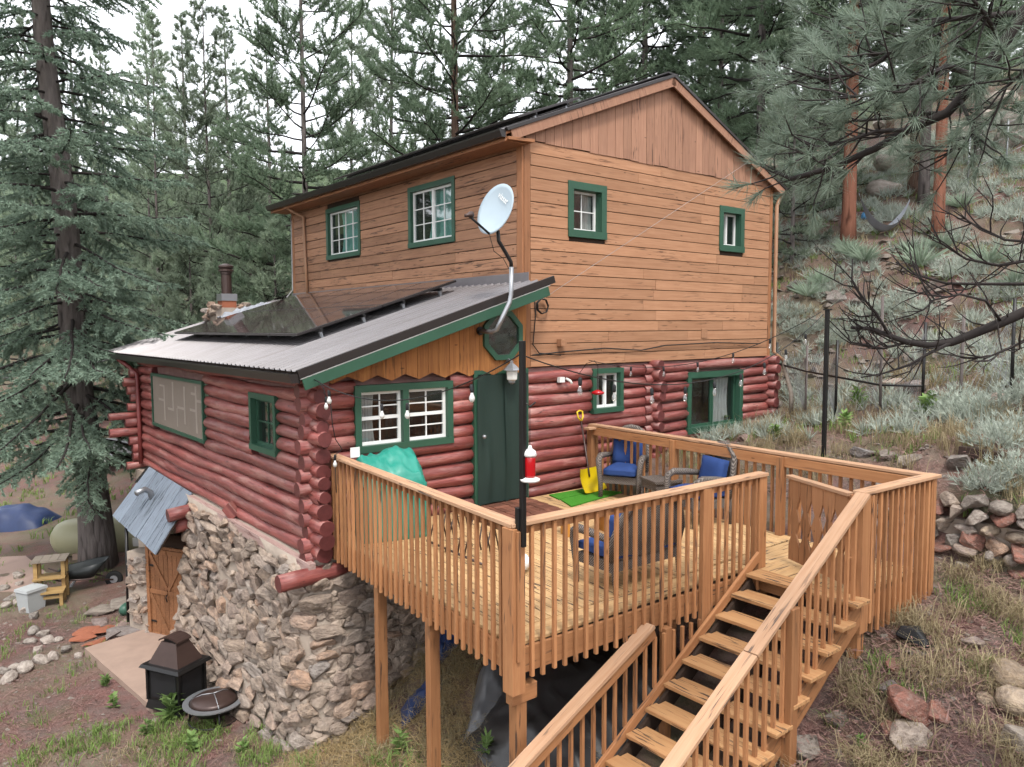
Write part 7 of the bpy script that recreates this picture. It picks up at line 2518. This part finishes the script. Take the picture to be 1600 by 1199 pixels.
# dry grass
P = scatter(1500, -2.8, 1.95, -9.5, -6.15, lambda x, y: clumps(x, y, 2.3, 3) > .25)
T = [blades(P, 20, .30 * RP.uniform(.6, 1.3, len(P)), .007, 1.1, RP, .07, .6)]
P = scatter(1100, -6.2, -2.2, -4.5, -.4, lambda x, y: clumps(x, y, 1.9, 5) > -.3)
T.append(blades(P, 16, .2, .008, 1.3, RP, .08, .7))
P = scatter(700, -9, -4.2, -3, 3, lambda x, y: clumps(x, y, 1.2, 6) > .3)
T.append(blades(P, 14, .16, .008, 1.2, RP, .08, .6))
P = scatter(2600, 2.1, 7.4, -9.5, -.5, lambda x, y: clumps(x, y, 1.6, 7) > .45)
T.append(blades(P, 18, .38 * RP.uniform(.5, 1.3, len(P)), .008, .6, RP, .08, .4))
P = scatter(4500, 7.4, 26, -9.5, 10, lambda x, y: clumps(x, y, 1.5, 8) > .1)
T.append(blades(P, 9, .26, .016, .7, RP, .08, .4))
tag(trimesh('dry_grass', np.concatenate(T), M['dry']), 'tan dry grass in tussocks over the slopes', 'grass', kind='stuff')
# low silvery ground cover on the hill
P = scatter(24000, 4.2, 32, -11, 14, lambda x, y: free(x, y) & (clumps(x, y, 1.1, 9) > -.05))
T = needles(P + np.array([0, 0, .04]), np.tile(np.array([[0, 0, 1.0]]), (len(P), 1)), 13, .34, .024, .75, RP)
tag(trimesh('ground_cover', T, M['sage']), 'silvery green low plants covering the hillside', 'ground cover', kind='stuff')
# needle litter, bark and straw
def flat_bits(P, n, L, w, lift=.01, sp=.15):
    P = np.repeat(P, n, 0); N = len(P)
    P = P + np.c_[RP.normal(size=(N, 2)) * sp, np.full(N, lift)]
    az = RP.uniform(0, 2 * np.pi, N)
    d = np.c_[np.cos(az), np.sin(az), RP.normal(size=N) * .25]
    s = np.c_[-np.sin(az), np.cos(az), RP.normal(size=N) * .3] * w / 2
    l = L * RP.uniform(.4, 1.2, (N, 1))
    return np.stack([P - s, P + s, P + d * l], 1)


P = np.concatenate([scatter(4500, -9, -3.6, -4, 10, free), scatter(4500, -2.6, 1.95, -9.5, -6.1, lambda x, y: x < 99), scatter(4200, 2, 8, -9, -.4, free)])
P[:, 2] = gza(P[:, 0], P[:, 1])
tag(trimesh('needle_litter', np.concatenate([flat_bits(P, 9, .07, .014), flat_bits(P[::5], 2, .35, .012, .02)]), M['litter']), 'reddish brown needle and bark litter on the soil', 'litter', kind='stuff')
P = scatter(900, -4.6, -1.8, -3.2, -.3, lambda x, y: clumps(x, y, 2, 1) > -.6)
tag(trimesh('straw', flat_bits(P, 22, .2, .008, .05, .12), M['straw']), 'loose yellow straw on the bank under the deck', 'straw', kind='stuff')
# gravel and small stones
bmr = bmesh.new()
PP = np.concatenate([scatter(420, -9, -4.3, -1, 10, free), scatter(460, -2.6, 1.95, -9.5, -6.1, lambda x, y: x < 99), scatter(700, 2.1, 8, -9, -.4, free), scatter(2600, 8, 28, -10, 11, free)])
small = [make_rock(700 + i, 9, 2.4) for i in range(5)]
sm_ = []
for b in small:
    me_ = bpy.data.meshes.new('pebble'); b.to_mesh(me_); b.free(); sm_.append(me_)
Vs, Fs, off = [], [], 0
arr = [(np.array([v.co[:] for v in m_.vertices]), [tuple(p.vertices) for p in m_.polygons]) for m_ in sm_]
for k, p in enumerate(PP):
    v, f = arr[k % 5]
    far = 1.0 + (2.0 if p[0] > 8 else 0)
    s = RP.uniform(.015, .06) * far * np.array([1.2, 1, .6])
    a = RP.uniform(0, 6.28)
    v2 = v * s
    Vs.append(np.c_[v2[:, 0] * np.cos(a) - v2[:, 1] * np.sin(a), v2[:, 0] * np.sin(a) + v2[:, 1] * np.cos(a), v2[:, 2]] + p)
    Fs += [tuple(i + off for i in q_) for q_ in f]
    off += len(v)
bmr.free()
tag(mk('gravel', np.concatenate(Vs).tolist(), Fs, M['rock']), 'small loose stones strewn over the soil', 'gravel', kind='stuff')
